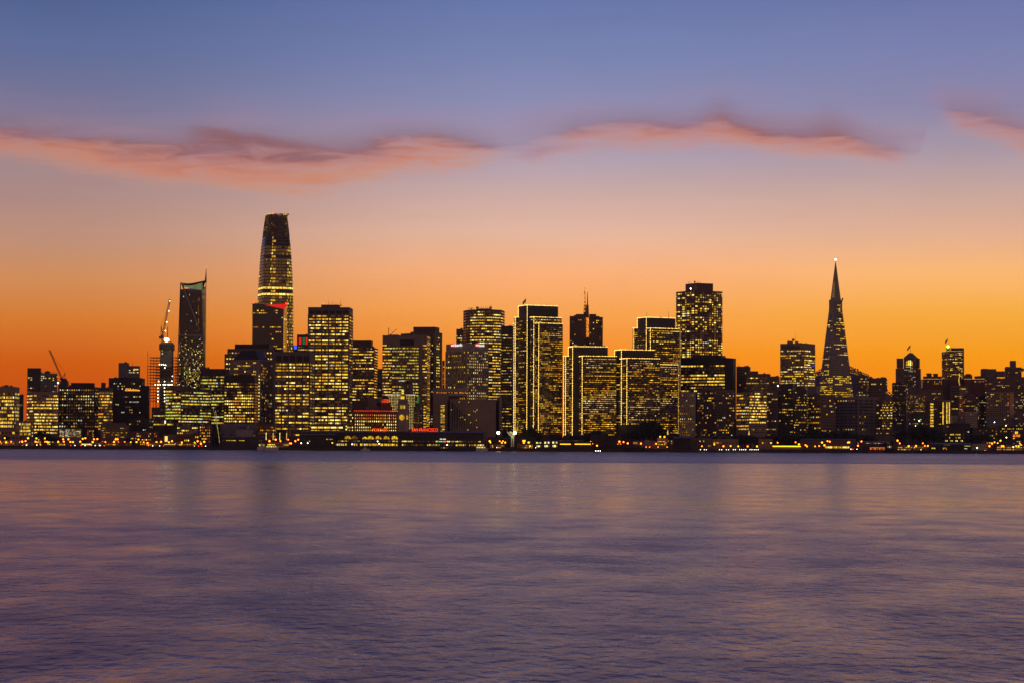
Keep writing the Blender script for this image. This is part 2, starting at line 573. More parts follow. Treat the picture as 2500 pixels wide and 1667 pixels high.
def water_material():
    m, t = mat_new('bay_water')
    N, L = t.nodes, t.links
    out = N.new('ShaderNodeOutputMaterial')
    p = N.new('ShaderNodeBsdfPrincipled')
    p.inputs['Base Color'].default_value = (0.014, 0.010, 0.040, 1)
    p.inputs['IOR'].default_value = 1.33
    p.inputs['Roughness'].default_value = 0.14
    geo = N.new('ShaderNodeNewGeometry')

    def noise(sx, sy, scale, detail, rough=0.55, dist=0.0, off=0.0):
        mp = N.new('ShaderNodeMapping')
        mp.inputs['Scale'].default_value = (sx, sy, 1)
        mp.inputs['Location'].default_value = (off, off * 0.7, off)
        L.new(geo.outputs['Position'], mp.inputs['Vector'])
        n = N.new('ShaderNodeTexNoise')
        n.inputs['Scale'].default_value = scale
        n.inputs['Detail'].default_value = detail
        n.inputs['Roughness'].default_value = rough
        n.inputs['Distortion'].default_value = dist
        L.new(mp.outputs[0], n.inputs['Vector'])
        return n.outputs['Fac']

    def mth(op, a, b):
        n = N.new('ShaderNodeMath')
        n.operation = op
        for s_, v_ in ((n.inputs[0], a), (n.inputs[1], b)):
            if isinstance(v_, (int, float)):
                s_.default_value = v_
            else:
                L.new(v_, s_)
        return n.outputs[0]

    def remap(v, a0, a1, b0, b1, smooth=False):
        n = N.new('ShaderNodeMapRange')
        if smooth:
            n.interpolation_type = 'SMOOTHSTEP'
        for nm, q in (('From Min', a0), ('From Max', a1), ('To Min', b0), ('To Max', b1)):
            n.inputs[nm].default_value = q
        L.new(v, n.inputs['Value'])
        return n.outputs['Result']

    # wind: a ruffled belt towards the far shore, and ruffled and calm patches of every size nearer by
    sp = N.new('ShaderNodeSeparateXYZ')
    L.new(geo.outputs['Position'], sp.inputs[0])
    wob = mth('MULTIPLY', mth('SUBTRACT', noise(1.0, 0.2, 0.01, 2.0, 0.5, 0.0, 9.0), 0.5), 120.0)
    far = remap(mth('ADD', sp.outputs['Y'], wob), 700.0, 790.0, 0.0, 1.0, True)
    p1 = noise(0.5, 1.0, 0.010, 3.0, 0.6, 0.4, 5.0)
    p2 = noise(1.8, 1.0, 0.11, 5.0, 0.68, 0.15, 17.0)
    ruff = mth('ADD', remap(p1, 0.35, 0.65, 0.0, 0.45), remap(p2, 0.32, 0.68, 0.0, 0.85))
    ruff = mth('ADD', ruff, mth('MULTIPLY', far, WAVE[3]))
    # height of the long-exposed ripples in metres
    h = mth('MULTIPLY', noise(2.0, 1.0, WAVE[0], 4.5, WAVE[2], 0.3), WAVE[1])
    # the breeze is stronger inshore, where the photographer stands
    near = remap(sp.outputs['Y'], 45.0, 230.0, 1.4, 0.68, True)
    h = mth('MULTIPLY', mth('MULTIPLY', h, near), mth('ADD', mth('MULTIPLY', ruff, 1.5), 0.35))
    L.new(mth('MULTIPLY', mth('ADD', mth('MULTIPLY', ruff, WAVE[5]), WAVE[4]), remap(near, 0.68, 1.4, 0.88, 1.2)), p.inputs['Roughness'])
    b = N.new('ShaderNodeBump')
    b.inputs['Strength'].default_value = 1.0
    b.inputs['Distance'].default_value = 1.0
    L.new(h, b.inputs['Height'])
    L.new(b.outputs[0], p.inputs['Normal'])
    L.new(p.outputs[0], out.inputs['Surface'])
    return m


WAVE = (0.8, 0.1, 0.5, 0.9, 0.115, 0.15)   # ripple scale, height, octave gain, far wind, roughness calm, added by wind
wb = MB()
xs = [-9000, -3000, -1200, 0, 1200, 3000, 9000]
ys = [-1500, -200, 0, 60, 200, 600, 1500, SHORE_Y + 60]
for i in range(len(xs) - 1):
    for j in range(len(ys) - 1):
        wb.add([(xs[i], ys[j], 0), (xs[i + 1], ys[j], 0), (xs[i + 1], ys[j + 1], 0), (xs[i], ys[j + 1], 0)], [(0, 1, 2, 3)])
o = wb.build('water', water_material())
o['kind'] = 'structure'

# land: one sheet from the quay to the far side, rising to the hills on the right
gb = MB()
gx = np.concatenate([[-9000, -4000, -2000], np.arange(-1200, 2201, 60), [3000, 5000, 9000]])
gy = np.concatenate([[SHORE_Y + 1.5], np.arange(2600, 6841, 80)])
gv = []
for y in gy:
    for x in gx:
        gv.append((x, y, float(terrain(x, y))))
nx = len(gx)
gf = [(j * nx + i, j * nx + i + 1, (j + 1) * nx + i + 1, (j + 1) * nx + i) for j in range(len(gy) - 1) for i in range(nx - 1)]
gb.add(gv, gf)
o = gb.build('ground', 'asphalt')
o['kind'] = 'structure'
# quay wall with a coping and a row of fender piles
qb = MB()
qb.box(-9000, 9000, SHORE_Y, SHORE_Y + 1.49, -3, GROUND_Z - 0.4, 0)
qb.box(-9000, 9000, SHORE_Y - 0.4, SHORE_Y + 1.45, GROUND_Z - 0.398, GROUND_Z + 0.15, 0)
o = qb.build('quay', 'stone')
o['kind'] = 'structure'
# ------------------------------------------------------------------ building kit
Z3 = np.array([0, 0, 1.0])
PXL = FPX


def footprint_dir(ul, uc, ur, v, D, a, b):
    """corner at uc, both walls along given directions"""
    C = np.array([ray(uc, v)[0] * D, D])
    rl, rr = ray(ul, v)[0], ray(ur, v)[0]
    t = max(3.0, (rl * C[1] - C[0]) / (a[0] - rl * a[1]))
    w = max(3.0, (rr * C[1] - C[0]) / (b[0] - rr * b[1]))
    return C, C + a * t, C + b * w, C + a * t + b * w


def footprint(ul, uc, ur, v, D, dp):
    """corner nearest the viewer at uc; a narrow return on one side is dp metres deep"""
    C = np.array([ray(uc, v)[0] * D, D])
    rl, rr = ray(ul, v)[0], ray(ur, v)[0]
    wl_, wr_ = uc - ul, ur - uc
    if wr_ < 0.6 and wl_ < 0.6:
        raise ValueError('no width')
    if wr_ < 0.6 or wl_ < 0.6:                       # only one face in view
        if wr_ < 0.6:
            d = C / np.linalg.norm(C)
            a = np.array([-d[1], d[0]])
            t = (rl * C[1] - C[0]) / (a[0] - rl * a[1])
            Lp = C + a * t
            return C, Lp, C + d * dp, Lp + d * dp
        d = C / np.linalg.norm(C)
        b = np.array([d[1], -d[0]])
        t = (rr * C[1] - C[0]) / (b[0] - rr * b[1])
        Rp = C + b * t
        return C, C + d * dp, Rp, Rp + d * dp
    lo, hi = math.radians(-14), math.radians(89)
    if wr_ <= wl_:                                   # narrow return on the right
        for _ in range(50):
            th = (lo + hi) / 2
            q = C + dp * np.array([math.sin(th), math.cos(th)])
            if q[0] / q[1] < rr:
                lo = th
            else:
                hi = th
        b = np.array([math.sin(th), math.cos(th)])
        a = np.array([-b[1], b[0]])
        t = (rl * C[1] - C[0]) / (a[0] - rl * a[1])
        Rp, Lp = C + b * dp, C + a * t
    else:
        lo, hi = math.radians(-14), math.radians(89)
        for _ in range(50):
            th = (lo + hi) / 2
            q = C + dp * np.array([-math.sin(th), math.cos(th)])
            if q[0] / q[1] > rl:
                lo = th
            else:
                hi = th
        a = np.array([-math.sin(th), math.cos(th)])
        b = np.array([a[1], -a[0]])
        t = (rr * C[1] - C[0]) / (b[0] - rr * b[1])
        Lp, Rp = C + a * dp, C + b * t
    return C, Lp, Rp, Lp + Rp - C


class Face:
    """a vertical rectangle of wall: p left end, q right end as seen from the bay"""
    def __init__(s, p, q, z0, z1):
        s.p, s.q, s.z0, s.z1 = np.array([p[0], p[1], 0.0]), np.array([q[0], q[1], 0.0]), z0, z1
        d = s.q - s.p
        s.W = float(np.linalg.norm(d))
        s.d = d / max(s.W, 1e-9)
        s.n = np.array([s.d[1], -s.d[0], 0.0])

    def pt(s, x, z, out=0.0):
        return s.p + s.d * x + Z3 * z + s.n * out


_seed = [100]
_pane_cache = {}


def lit_grid(nr, nc, p, pal, persist, rng, rowvar=0.5, blank=(), full=()):
    """which panes are lit and in which light; rows behave like office floors"""
    names = [a for a, _ in PAL[pal]]
    wts = np.array([b for _, b in PAL[pal]])
    wts = wts / wts.sum()
    g = [[None] * nc for _ in range(nr)]
    for r in range(nr):
        pr = p
        if rowvar:
            pr = float(np.clip(p + rowvar * rng.normal(0, 0.42), 0.02, 0.98)) if rng.random() < 0.8 else p * 0.3
        if r in blank:
            pr = 0.0
        if r in full:
            pr = 0.985
        on = rng.random() < pr
        tone = rng.choice(len(names), p=wts)
        for c in range(nc):
            if rng.random() > persist:
                on = rng.random() < pr
                tone = rng.choice(len(names), p=wts)
            if on and pr > 0:
                t = tone if rng.random() < 0.4 else rng.choice(len(names), p=wts)
                g[r][c] = names[t]
    return g


class Bld:
    def __init__(s, name, label, cat, zi, xl, xc, xr, yt, D, wall='brown', dp=34.0, base=None, parapet=1.2, roof='roof', group=None, build=True):
        s.zi, s.D, s.wall, s.name = zi, D, wall, name
        ul, v = px(zi, xl, yt)
        uc, _ = px(zi, xc, yt)
        ur, _ = px(zi, xr, yt)
        s.C, s.L, s.R, s.K = footprint(ul, uc, ur, v, D, dp)
        s.uc = uc
        s.ztop = s.z(yt, uc)
        cx = (s.L + s.R) / 2
        s.zb = float(terrain(cx[0], cx[1])) - 1.0 if base is None else base
        s.root = empty(name, (cx[0], cx[1], s.zb), label, cat, group)
        s.org = (cx[0], cx[1], s.zb)
        s.cluttered = False
        s.nwin = 0
        s.rng = np.random.default_rng(_seed[0])
        _seed[0] += 1
        s.ribs = MB()
        s.panes = MB()
        s.pmats = []
        if build:
            s.mass('wall', [s.C, s.R, s.K, s.L], s.zb, s.ztop, wall, parapet, roof)
        s.fl = Face(s.L, s.C, s.zb, s.ztop)
        s.fr = Face(s.C, s.R, s.zb, s.ztop)

    def z(s, y, uc=None):
        u = s.uc if uc is None else uc
        _, v = px(s.zi, 0, y)
        return float(at(u, v, s.D)[2])

    def mass(s, part, poly, z0, z1, wall=None, parapet=1.0, roof='roof', kind=None):
        b = MB().prism(poly, z0, z1, 0, parapet, mi_roof=1)
        return b.build(part, [wall or s.wall, roof], s.root, kind, origin=s.org)

    def part(s, mb, name, mats, kind=None, parent=None):
        o = mb.build(name, mats, s.root, kind, origin=s.org)
        return o

    def sub(s, mb, name, mats, parent):
        """a sub-part: a child of one of the parts"""
        o = mb.build(name, mats, s.root, None, origin=s.org)
        o.parent = parent
        o.location = (0, 0, 0)
        return o

    def tier(s, xl, xc, xr, yt, dD=6.0, dp=22.0, wall=None, part='penthouse', z0=None, parapet=0.8, same=False):
        """a smaller mass on top (or a wing): D offset behind the main corner"""
        ul, v = px(s.zi, xl, yt)
        uc, _ = px(s.zi, xc, yt)
        ur, _ = px(s.zi, xr, yt)
        D = s.D + dD
        if same:
            a, b_ = (s.L - s.C) / np.linalg.norm(s.L - s.C), (s.R - s.C) / np.linalg.norm(s.R - s.C)
            C, L, R, K = footprint_dir(ul, uc, ur, v, D, a, b_)
        else:
            C, L, R, K = footprint(ul, uc, ur, v, D, dp)
        _, vv = px(s.zi, 0, yt)
        zt = float(at(uc, vv, D)[2])
        zz = s.ztop - 1.3 if z0 is None else z0
        s.mass(part, [C, R, K, L], zz, zt, wall, parapet)
        return Face(L, C, zz, zt), Face(C, R, zz, zt)

    def grid(s, face, y0, y1, pitch, nc, p=0.6, pal='warm', wf=0.8, hf=0.55, persist=0.55, rowvar=0.5, bays=1, gap=0.0,
             m=0.02, ribs='', single=False, blank=(), full=(), out=0.12, dark=True, rib_w=0.35, rib_out=0.35, ribmat=None, u=None, zz=None,
             mask=None):
        """rows of panes between two heights of a face; y in zoom pixels, pitch too"""
        za, zc = (s.z(y0, u), s.z(y1, u)) if zz is None else zz
        nr = max(1, int(round(abs(y1 - y0) / pitch)))
        fh = (za - zc) / nr
        x0, x1 = face.W * m, face.W * (1 - m)
        W = x1 - x0
        bw = W / bays
        cw = bw * (1 - gap) / max(1, nc // bays)
        ncb = max(1, nc // bays)
        g = lit_grid(nr, ncb * bays, p, pal, persist, s.rng, rowvar, blank, full)
        hf = hf * .88
        pw, ph = cw * wf, fh * hf
        single = (single or pw / s.D * FPX >= 6.0) and nr * ncb * bays + s.nwin <= 300
        for r in range(nr):
            zr = za - fh * (r + 1) + fh * (1 - hf) / 2
            for b_ in range(bays):
                for c in range(ncb):
                    x = x0 + b_ * bw + bw * gap / 2 + cw * c + cw * (1 - wf) / 2
                    if mask is not None and not mask((x + pw / 2) / face.W, zr + ph / 2):
                        continue
                    kind = g[r][b_ * ncb + c] or (('w_fnt' if p > .35 and s.rng.random() < .45 else 'pane') if dark else None)
                    if kind is None:
                        continue
                    if single:
                        s.window(face, x, zr, pw, ph, kind, out)
                    else:
                        if kind not in s.pmats:
                            s.pmats.append(kind)
                        s.panes.obox(face.pt(x, zr, -0.05), face.d * pw, face.n * -0.01 + Z3 * 0, Z3 * ph, 0, skip=(0, 1, 2, 3, 4, 5)) if False else \
                            pane_box(s.panes, face, x, zr, pw, ph, out, s.pmats.index(kind))
        if 'h' in ribs:
            for r in range(nr + 1):
                zr = za - fh * r - fh * (1 - hf) / 2 * 0.8
                s.ribs.obox(face.pt(0.0, zr, rib_out), face.d * face.W, -face.n * (rib_out + 0.05), Z3 * fh * (1 - hf) * 0.8)
        if 'v' in ribs:
            n = bays if bays > 1 else nc
            bw2 = W / n
            for c in range(n + 1):
                x = x0 + bw2 * c - rib_w / 2
                s.ribs.obox(face.pt(x, zc, rib_out + 0.12), face.d * rib_w, -face.n * (rib_out + 0.17), Z3 * (za - zc))

    def window(s, face, x, z, w, h, kind, out):
        key = (round(w, 2), round(h, 2), kind)
        me = _pane_cache.get(key)
        if me is None:
            mb = MB()
            mb.obox((0, -out - 0.0, 0), (w, 0, 0), (0, out + 0.05, 0), (0, 0, h))
            me = bpy.data.meshes.new('window')
            me.from_pydata(mb.v, [], mb.f)
            me.materials.append(M[kind])
            _pane_cache[key] = me
        o = bpy.data.objects.new('window', me)
        COL.objects.link(o)
        o.parent = s.root
        q = face.pt(x, z, 0.0)
        o.location = Vector(q - np.asarray(s.org))
        o.rotation_euler = (0, 0, math.atan2(face.d[1], face.d[0]))
        s.nwin += 1
        return o

    def panel(s, face, x0, x1, z0, z1, mat, name='panel', out=0.3, kind=None):
        mb = MB().obox(face.pt(x0, z0, out), face.d * (x1 - x0), -face.n * (out + 0.05), Z3 * (z1 - z0))
        return s.part(mb, name, mat, kind)

    def upanel(s, face, xa, xb, ya, yb, mat, name='panel', out=0.3, kind=None):
        """panel whose corners are given in zoom pixels"""
        ua, va = px(s.zi, xa, ya)
        ub, vb = px(s.zi, xb, yb)
        xx, zz = [], []
        for u, v in ((ua, va), (ub, vb)):
            r = ray(u, v)
            t = (face.p[0] - r[0] * face.p[1]) / (r[0] * face.d[1] - face.d[0])
            q = face.p + face.d * t
            xx.append(t)
            zz.append(CAM_H + r[2] * q[1])
        return s.panel(face, min(xx), max(xx), min(zz), max(zz), mat, name, out, kind)

    def string(s, pts, w=0.46, mat='g_str', name='light_string', step=2.1):
        """a string of bulbs along a thin cable"""
        mb = MB()
        for a, b in zip(pts[:-1], pts[1:]):
            a, b = np.asarray(a, float), np.asarray(b, float)
            mb.bar(a, b, w * .34)
            n = max(1, int(np.linalg.norm(b - a) / step))
            for k in range(n):
                if s.rng.random() < .05:
                    continue
                q = a + (b - a) * (k + .5) / n
                r = w * s.rng.uniform(.85, 1.25)
                mb.add([q + (r, 0, 0), q - (r, 0, 0), q + (0, r, 0), q - (0, r, 0), q + (0, 0, r), q - (0, 0, r)],
                       [(0, 2, 4), (2, 1, 4), (1, 3, 4), (3, 0, 4), (2, 0, 5), (1, 2, 5), (3, 1, 5), (0, 3, 5)])
        return s.part(mb, name, mat)

    def antenna(s, x, y_top, y_bot=None, w=0.5, name='antenna', dD=12.0, w2=0.12, mat='steel'):
        u, v = px(s.zi, x, y_top)
        q = at(u, v, s.D + dD)
        zb = s.ztop - 2.0 if y_bot is None else float(at(u, px(s.zi, x, y_bot)[1], s.D + dD)[2]) - 0.5
        mb = MB().bar((q[0], q[1], zb), q, w, w2=w2)
        return s.part(mb, name, mat)

    def clutter(s, n, hmax=3.0, base=None, poly=None):
        s.cluttered = True
        C, L, R, K = (s.C, s.L, s.R, s.K) if poly is None else poly
        for i in range(n):
            a, b = s.rng.uniform(0.15, 0.85), s.rng.uniform(0.12, 0.5)
            q = C + (L - C) * a + (R - C) * b if np.linalg.norm(L - C) > np.linalg.norm(R - C) else C + (R - C) * a + (L - C) * b
            w, d, h = s.rng.uniform(2, 5), s.rng.uniform(2, 4), s.rng.uniform(1.6, hmax + 1.3)
            zb = (s.ztop if base is None else base) - 1.25
            mb = MB().box(q[0] - w / 2, q[0] + w / 2, q[1] - d / 2, q[1] + d / 2, zb, zb + h)
            if i % 2:
                mb.cyl(q, 0.5, zb + h - 0.02, zb + h + 0.9, 8)
            s.part(mb, 'rooftop_unit', 'dark')

    def done(s, ribmat=None):
        if not s.cluttered and np.linalg.norm(s.L - s.C) + np.linalg.norm(s.R - s.C) > 30:
            s.clutter(2, 1.4)
        s.part(s.panes, 'windows', s.pmats or ['pane'], 'stuff')
        s.part(s.ribs, 'facade_ribs', ribmat or s.wall, 'stuff')
        return s


def pane_box(mb, face, x, z, w, h, out, mi):
    p0 = face.pt(x, z, out)
    p1 = p0 + face.d * w
    b0, b1 = p0 - face.n * (out + 0.04), p1 - face.n * (out + 0.04)
    up = Z3 * h
    mb.add([p0, p1, p1 + up, p0 + up, b0, b1, b1 + up, b0 + up],
           [(0, 1, 2, 3), (4, 0, 3, 7), (1, 5, 6, 2), (3, 2, 6, 7), (4, 5, 1, 0)], mi)


def flag(parent_bld, x, y, w, h, side=-1, dD=12.0):
    u, v = px(parent_bld.zi, x, y)
    q = at(u, v, parent_bld.D + dD)
    mb = MB()
    n = 6
    for i in range(n):
        a, b = i / n, (i + 1) / n
        f = lambda t: q + np.array([side * w * t * 0.8, 0.6 * math.sin(t * 7), -h * 0.35 * t - w * 0.75 * t])
        pa, pb = f(a), f(b)
        mb.add([pa, pb, pb - Z3 * h, pa - Z3 * h, pa + (0, .06, 0), pb + (0, .06, 0), pb - Z3 * h + (0, .06, 0), pa - Z3 * h + (0, .06, 0)],
               [(0, 3, 2, 1), (4, 5, 6, 7), (0, 1, 5, 4), (3, 7, 6, 2)])
    return parent_bld.part(mb, 'flag', 'cloth')
# ------------------------------------------------------------------ buildings, left part of the skyline
def plane_at(zi, x, y, P0, n):
    u, v = px(zi, x, y)
    r = ray(u, v)
    o = np.array([0, 0, CAM_H])
    t = np.dot(np.asarray(P0) - o, n) / np.dot(r, n)
    return o + r * t


def hip_roof(b, poly, z0, z1, frac, wall, part='roof', flare=0.0):
    P = [np.asarray(q, float) for q in poly]
    c = sum(P) / len(P)
    area = sum(P[i][0] * P[(i + 1) % len(P)][1] - P[(i + 1) % len(P)][0] * P[i][1] for i in range(len(P)))
    if area < 0:
        P = P[::-1]
    n = len(P)
    lo = [(*(c + (q - c) * (1 + flare)), z0) for q in P]
    hi = [(*(c + (q - c) * frac), z1) for q in P]
    mb = MB().add(lo + hi, [(i, (i + 1) % n, n + (i + 1) % n, n + i) for i in range(n)] + [tuple(range(n, 2 * n)), tuple(reversed(range(n)))])
    return b.part(mb, part, wall)


# --- far left
b = Bld('office_building', 'cream office block cut by the left edge of the picture, wide bright windows', 'building', 'A', -170, 190, 250, 645, 2690, 'tan', 26)
b.tier(20, 100, 108, 634, 8, 14)
b.grid(b.fl, 712, 1262, 46, 26, .72, 'bright', .86, .62, .6, .3, bays=13, gap=.16, single=False, ribs='h')
b.grid(b.fr, 712, 1262, 46, 5, .7, 'green', .45, .62, .5, .3)
b.clutter(3)
b.done()
b = Bld('office_annex', 'slim dark block tucked behind the right side of the leftmost cream office', 'building', 'A', 235, 290, 303, 742, 2850, 'dark', 18)
b.grid(b.fl, 770, 1250, 44, 4, .18, 'cool', .5, .5, .3)
b.antenna(285, 715)
b.done()
b = Bld('apartment_tower', 'grey apartment tower with a taller windowless core beside the left crane', 'building', 'A', 415, 725, 735, 476, 2900, 'grey', 22)
b.mass('core', [*[(lambda f: f)(q) for q in footprint(*[px('A', x, 410)[0] for x in (350, 515, 528)], px('A', 0, 410)[1], 2896, 16)[:1]], *[footprint(*[px('A', x, 410)[0] for x in (350, 515, 528)], px('A', 0, 410)[1], 2896, 16)[i] for i in (2, 3, 1)]], b.zb, b.z(410), 'dark')
fc = Face(footprint(*[px('A', x, 410)[0] for x in (350, 515, 528)], px('A', 0, 410)[1], 2896, 16)[1], footprint(*[px('A', x, 410)[0] for x in (350, 515, 528)], px('A', 0, 410)[1], 2896, 16)[0], 0, 0)
b.grid(fc, 520, 860, 27, 5, .2, 'cool', .62, .5, .3)
b.grid(b.fl, 500, 840, 24, 12, .22, 'cool', .6, .6, .3, ribs='h')
b.grid(b.fr, 500, 840, 24, 2, .2, 'cool', .5, .6, .3)
mb = MB()
p0, p1 = b.fl.pt(b.fl.W * .35, b.z(457)), b.fl.pt(b.fl.W, b.z(457))
mb.bar(p0, p1, .3)
for t in np.linspace(.35, 1, 8):
    mb.bar(b.fl.pt(b.fl.W * t, b.ztop), b.fl.pt(b.fl.W * t, b.z(457)), .2)
b.part(mb, 'roof_rail', 'steel')
mb = MB()
q = b.fl.pt(b.fl.W * .6, b.ztop - 1.0, -6)
mb.ball(q, 4.2, 12, 6, sz=1.1)
b.part(mb, 'water_tank', 'dark')
b.done()
b = Bld('office_building', 'squat office block with glowing yellow ribbon windows in front of grey apartment tower', 'building', 'A', 345, 428, 752, 706, 2730, 'tan', 30)
b.grid(b.fl, 738, 1290, 39.5, 7, .6, 'warm', .75, .5, .6, .4, ribs='h')
b.grid(b.fr, 738, 1250, 39.5, 20, .86, 'bright', .9, .5, .7, .3, bays=4, gap=.1, ribs='hv', rib_w=.8)
b.clutter(3, 2)
b.done()
b = Bld('stair_tower', 'dark unfinished block under the leftmost crane, a white work light on it', 'building', 'A', 742, 862, 880, 575, 3000, 'dark', 20)
b.grid(b.fl, 600, 900, 40, 5, .12, 'cool', .5, .5, .2)
mb = MB().ball(plane_at('A', 742, 596, b.fl.p, b.fl.n) + b.fl.n * 1.0, .9)
b.part(mb, 'work_light', 'g_wht')
b.tier(785, 850, 858, 552, 4, 9)
b.done()
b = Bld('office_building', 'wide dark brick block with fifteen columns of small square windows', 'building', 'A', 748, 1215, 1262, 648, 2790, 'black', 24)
b.tier(905, 1195, 1210, 596, 8, 18)
b.tier(880, 905, 905, 625, 5, 10)
b.grid(b.fl, 668, 1170, 39.5, 15, .62, 'cool', .48, .5, .5, .5, ribs='h', rib_out=.2)
b.grid(b.fr, 668, 1170, 39.5, 4, .5, 'home', .5, .5, .5, .5)
b.antenna(1320, 545, 640)
b.done()
b = Bld('apartment_block', 'block with rounded balconies of amber light right of the dark brick block', 'building', 'A', 1258, 1400, 1440, 655, 2775, 'dark', 24)
b.tier(1290, 1342, 1350, 592, 8, 10)
zr = [b.z(700 + 38.5 * i) for i in range(14)]
mbw = MB()
for i, zz in enumerate(zr[:-1]):
    P = [b.fl.pt(b.fl.W * t, 0, 3.2 * math.sin(math.pi * t)) for t in np.linspace(0.12, 1, 9)]
    sl = MB()
    for a, c in zip(P[:-1], P[1:]):
        sl.add([a + Z3 * zz, c + Z3 * zz, c + Z3 * (zz - 1.3), a + Z3 * (zz - 1.3), a - b.fl.n * 3.2 + Z3 * zz, c - b.fl.n * 3.2 + Z3 * zz],
               [(0, 3, 2, 1), (0, 1, 5, 4)])
    b.part(sl, 'balcony', 'tan')
b.grid(b.fl, 705, 1200, 38.5, 9, .78, 'amber', .9, .6, .8, .4, out=.5)
b.grid(b.fr, 705, 1200, 38.5, 4, .5, 'amber', .9, .6, .7)
b.done()
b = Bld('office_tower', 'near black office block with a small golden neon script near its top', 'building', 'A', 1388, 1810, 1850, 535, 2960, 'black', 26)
b.tier(1500, 1520, 1815, 528, -2, 8, part='parapet_block')
b.grid(b.fl, 555, 1290, 34, 16, .1, 'cool', .5, .45, .3, .4)
b.tier(1808, 1900, 1912, 632, -6, 16, part='wing', z0=b.zb)
mb = MB()
pts = [plane_at('A', x, y, b.fl.p + b.fl.n * .6, b.fl.n) for x, y in ((1600, 690), (1615, 672), (1640, 668), (1630, 680), (1650, 688), (1668, 676), (1680, 690),
       (1700, 672), (1712, 688), (1735, 678), (1750, 690), (1782, 688))]
for a, c in zip(pts[:-1], pts[1:]):
    mb.bar(a, c, .55)
mb.bar(plane_at('A', 1596, 693, b.fl.p + b.fl.n * .6, b.fl.n), plane_at('A', 1784, 694, b.fl.p + b.fl.n * .6, b.fl.n), .6)
b.part(mb, 'neon_script', 'g_gold')
b.done()
b = Bld('apartment_tower', 'dark slab tower with stepped top rising behind the golden script', 'building', 'A', 1513, 1640, 1648, 342, 3110, 'grey', 20)
fa, fb = b.tier(1640, 1775, 1787, 380, 3, 18, part='wing', z0=b.zb)
b.grid(fa, 395, 530, 26, 5, .35, 'cool', .7, .4, .6, u=None)
b.upanel(fa, 1702, 1765, 416, 432, 'g_strd', 'lit_cornice')
b.antenna(1690, 335, 380)
b.done()
b = Bld('parking_garage', 'low open parking garage with white lit decks behind the street lamps', 'building', 'A', 752, 1040, 1050, 1175, 2665, 'grey', 30)
b.grid(b.fl, 1186, 1288, 17, 24, .93, 'cool', .99, .42, .8, .1, bays=4, gap=.04, ribs='hv', rib_w=.7, rib_out=.8)
b.done()
b = Bld('office_building', 'low terraced block with rows of dim cream windows right of the garage', 'building', 'A', 1285, 1640, 1655, 1135, 2675, 'brown', 26)
b.tier(1360, 1600, 1610, 1105, 8, 14)
b.grid(b.fl, 1160, 1300, 31, 34, .6, 'home', .72, .36, .6, .3, ribs='h')
b.done()
b = Bld('brick_house', 'small brown block between the garage and the terraced block', 'building', 'A', 1108, 1180, 1195, 1185, 2668, 'brick', 18)
b.grid(b.fl, 1195, 1290, 24, 3, .3, 'home', .45, .5, .2)
b.grid(b.fr, 1195, 1290, 24, 2, .6, 'home', .5, .6, .2)
b.done()
b = Bld('office_building', 'low block with pairs of tall windows at the foot of the ribbon window office', 'building', 'A', 200, 395, 408, 1085, 2668, 'tan', 22)
b.grid(b.fl, 1100, 1270, 38, 14, .62, 'bright', .45, .72, .4, .3, ribs='h')
b.done()
b = Bld('office_building', 'low dark red block with white pane pairs left of the forked light mast', 'building', 'A', 1660, 2010, 2030, 1215, 2660, 'brick', 18)
b.grid(b.fl, 1228, 1320, 30, 18, .32, 'cool', .5, .5, .2, .3)
b.done()
b = Bld('office_building', 'dark low block below the construction tower with sparse dim windows', 'building', 'A', 1640, 1900, 1960, 1045, 2720, 'black', 24)
b.grid(b.fl, 1065, 1250, 36, 10, .14, 'home', .5, .4, .3)
b.grid(b.fr, 1065, 1250, 36, 5, .2, 'home', .5, .4, .3)
b.done()


# --- tower cranes
def lattice(mb, p, q, w, n, t=.22):
    p, q = np.asarray(p, float), np.asarray(q, float)
    d = (q - p) / np.linalg.norm(q - p)
    s_ = np.cross(d, [0, 1.0, 0])
    s_ /= np.linalg.norm(s_)
    f = np.array([0, 1.0, 0])
    cs = [s_ * w / 2 + f * w / 2, -s_ * w / 2 + f * w / 2, -s_ * w / 2 - f * w / 2, s_ * w / 2 - f * w / 2]
    for c in cs:
        mb.bar(p + c, q + c, t * 1.4)
    for i in range(n):
        a, b_ = p + (q - p) * i / n, p + (q - p) * (i + 1) / n
        for k in range(4):
            mb.bar(a + cs[k], b_ + cs[(k + 1) % 4], t)
            mb.bar(a + cs[k], a + cs[(k + 1) % 4], t)


def crane(label, zi, D, base, foot_y, tip, apex, tail, mat='rustst', w=2.0, lights=()):
    P = lambda x, y: at(*px(zi, x, y), D)
    B_, T, A_x, K_ = P(*base), P(*tip), P(*apex), P(*tail)
    F_ = P(base[0], foot_y)
    root = empty('tower_crane', (F_[0], D, F_[2]), label, 'crane')
    og = (F_[0], D, F_[2])
    for nm, fn in (('mast', lambda m: lattice(m, F_, B_, w * 1.1, 7)), ('boom', lambda m: lattice(m, B_ + Z3 * 1.2, T, w * .8, 20)),
                   ('frame', lambda m: (m.bar(B_ + Z3, A_x, .7), m.bar(K_, A_x, .6), m.bar(B_ + Z3 * .5, K_, 1.0))),
                   ('counterweight', lambda m: m.box(K_[0] - 2.2, K_[0] + 2.2, D - 1.6, D + 1.6, K_[2] - 2.4, K_[2] + 1.0)),
                   ('cab', lambda m: m.box(B_[0] - 2.2, B_[0] + 1.6, D - 3.0, D - 1.0, B_[2] - .6, B_[2] + 2.2)),
                   ('cable', lambda m: m.bar(A_x, B_ + (T - B_) * .93, .22))):
        m = MB()
        fn(m)
        m.build(nm, mat if nm != 'cab' else 'dark', root, origin=og)
    for (x, y) in lights:
        MB().ball(P(x, y), .7, 6, 4).build('lamp', 'g_wht', root, origin=og)
    return root


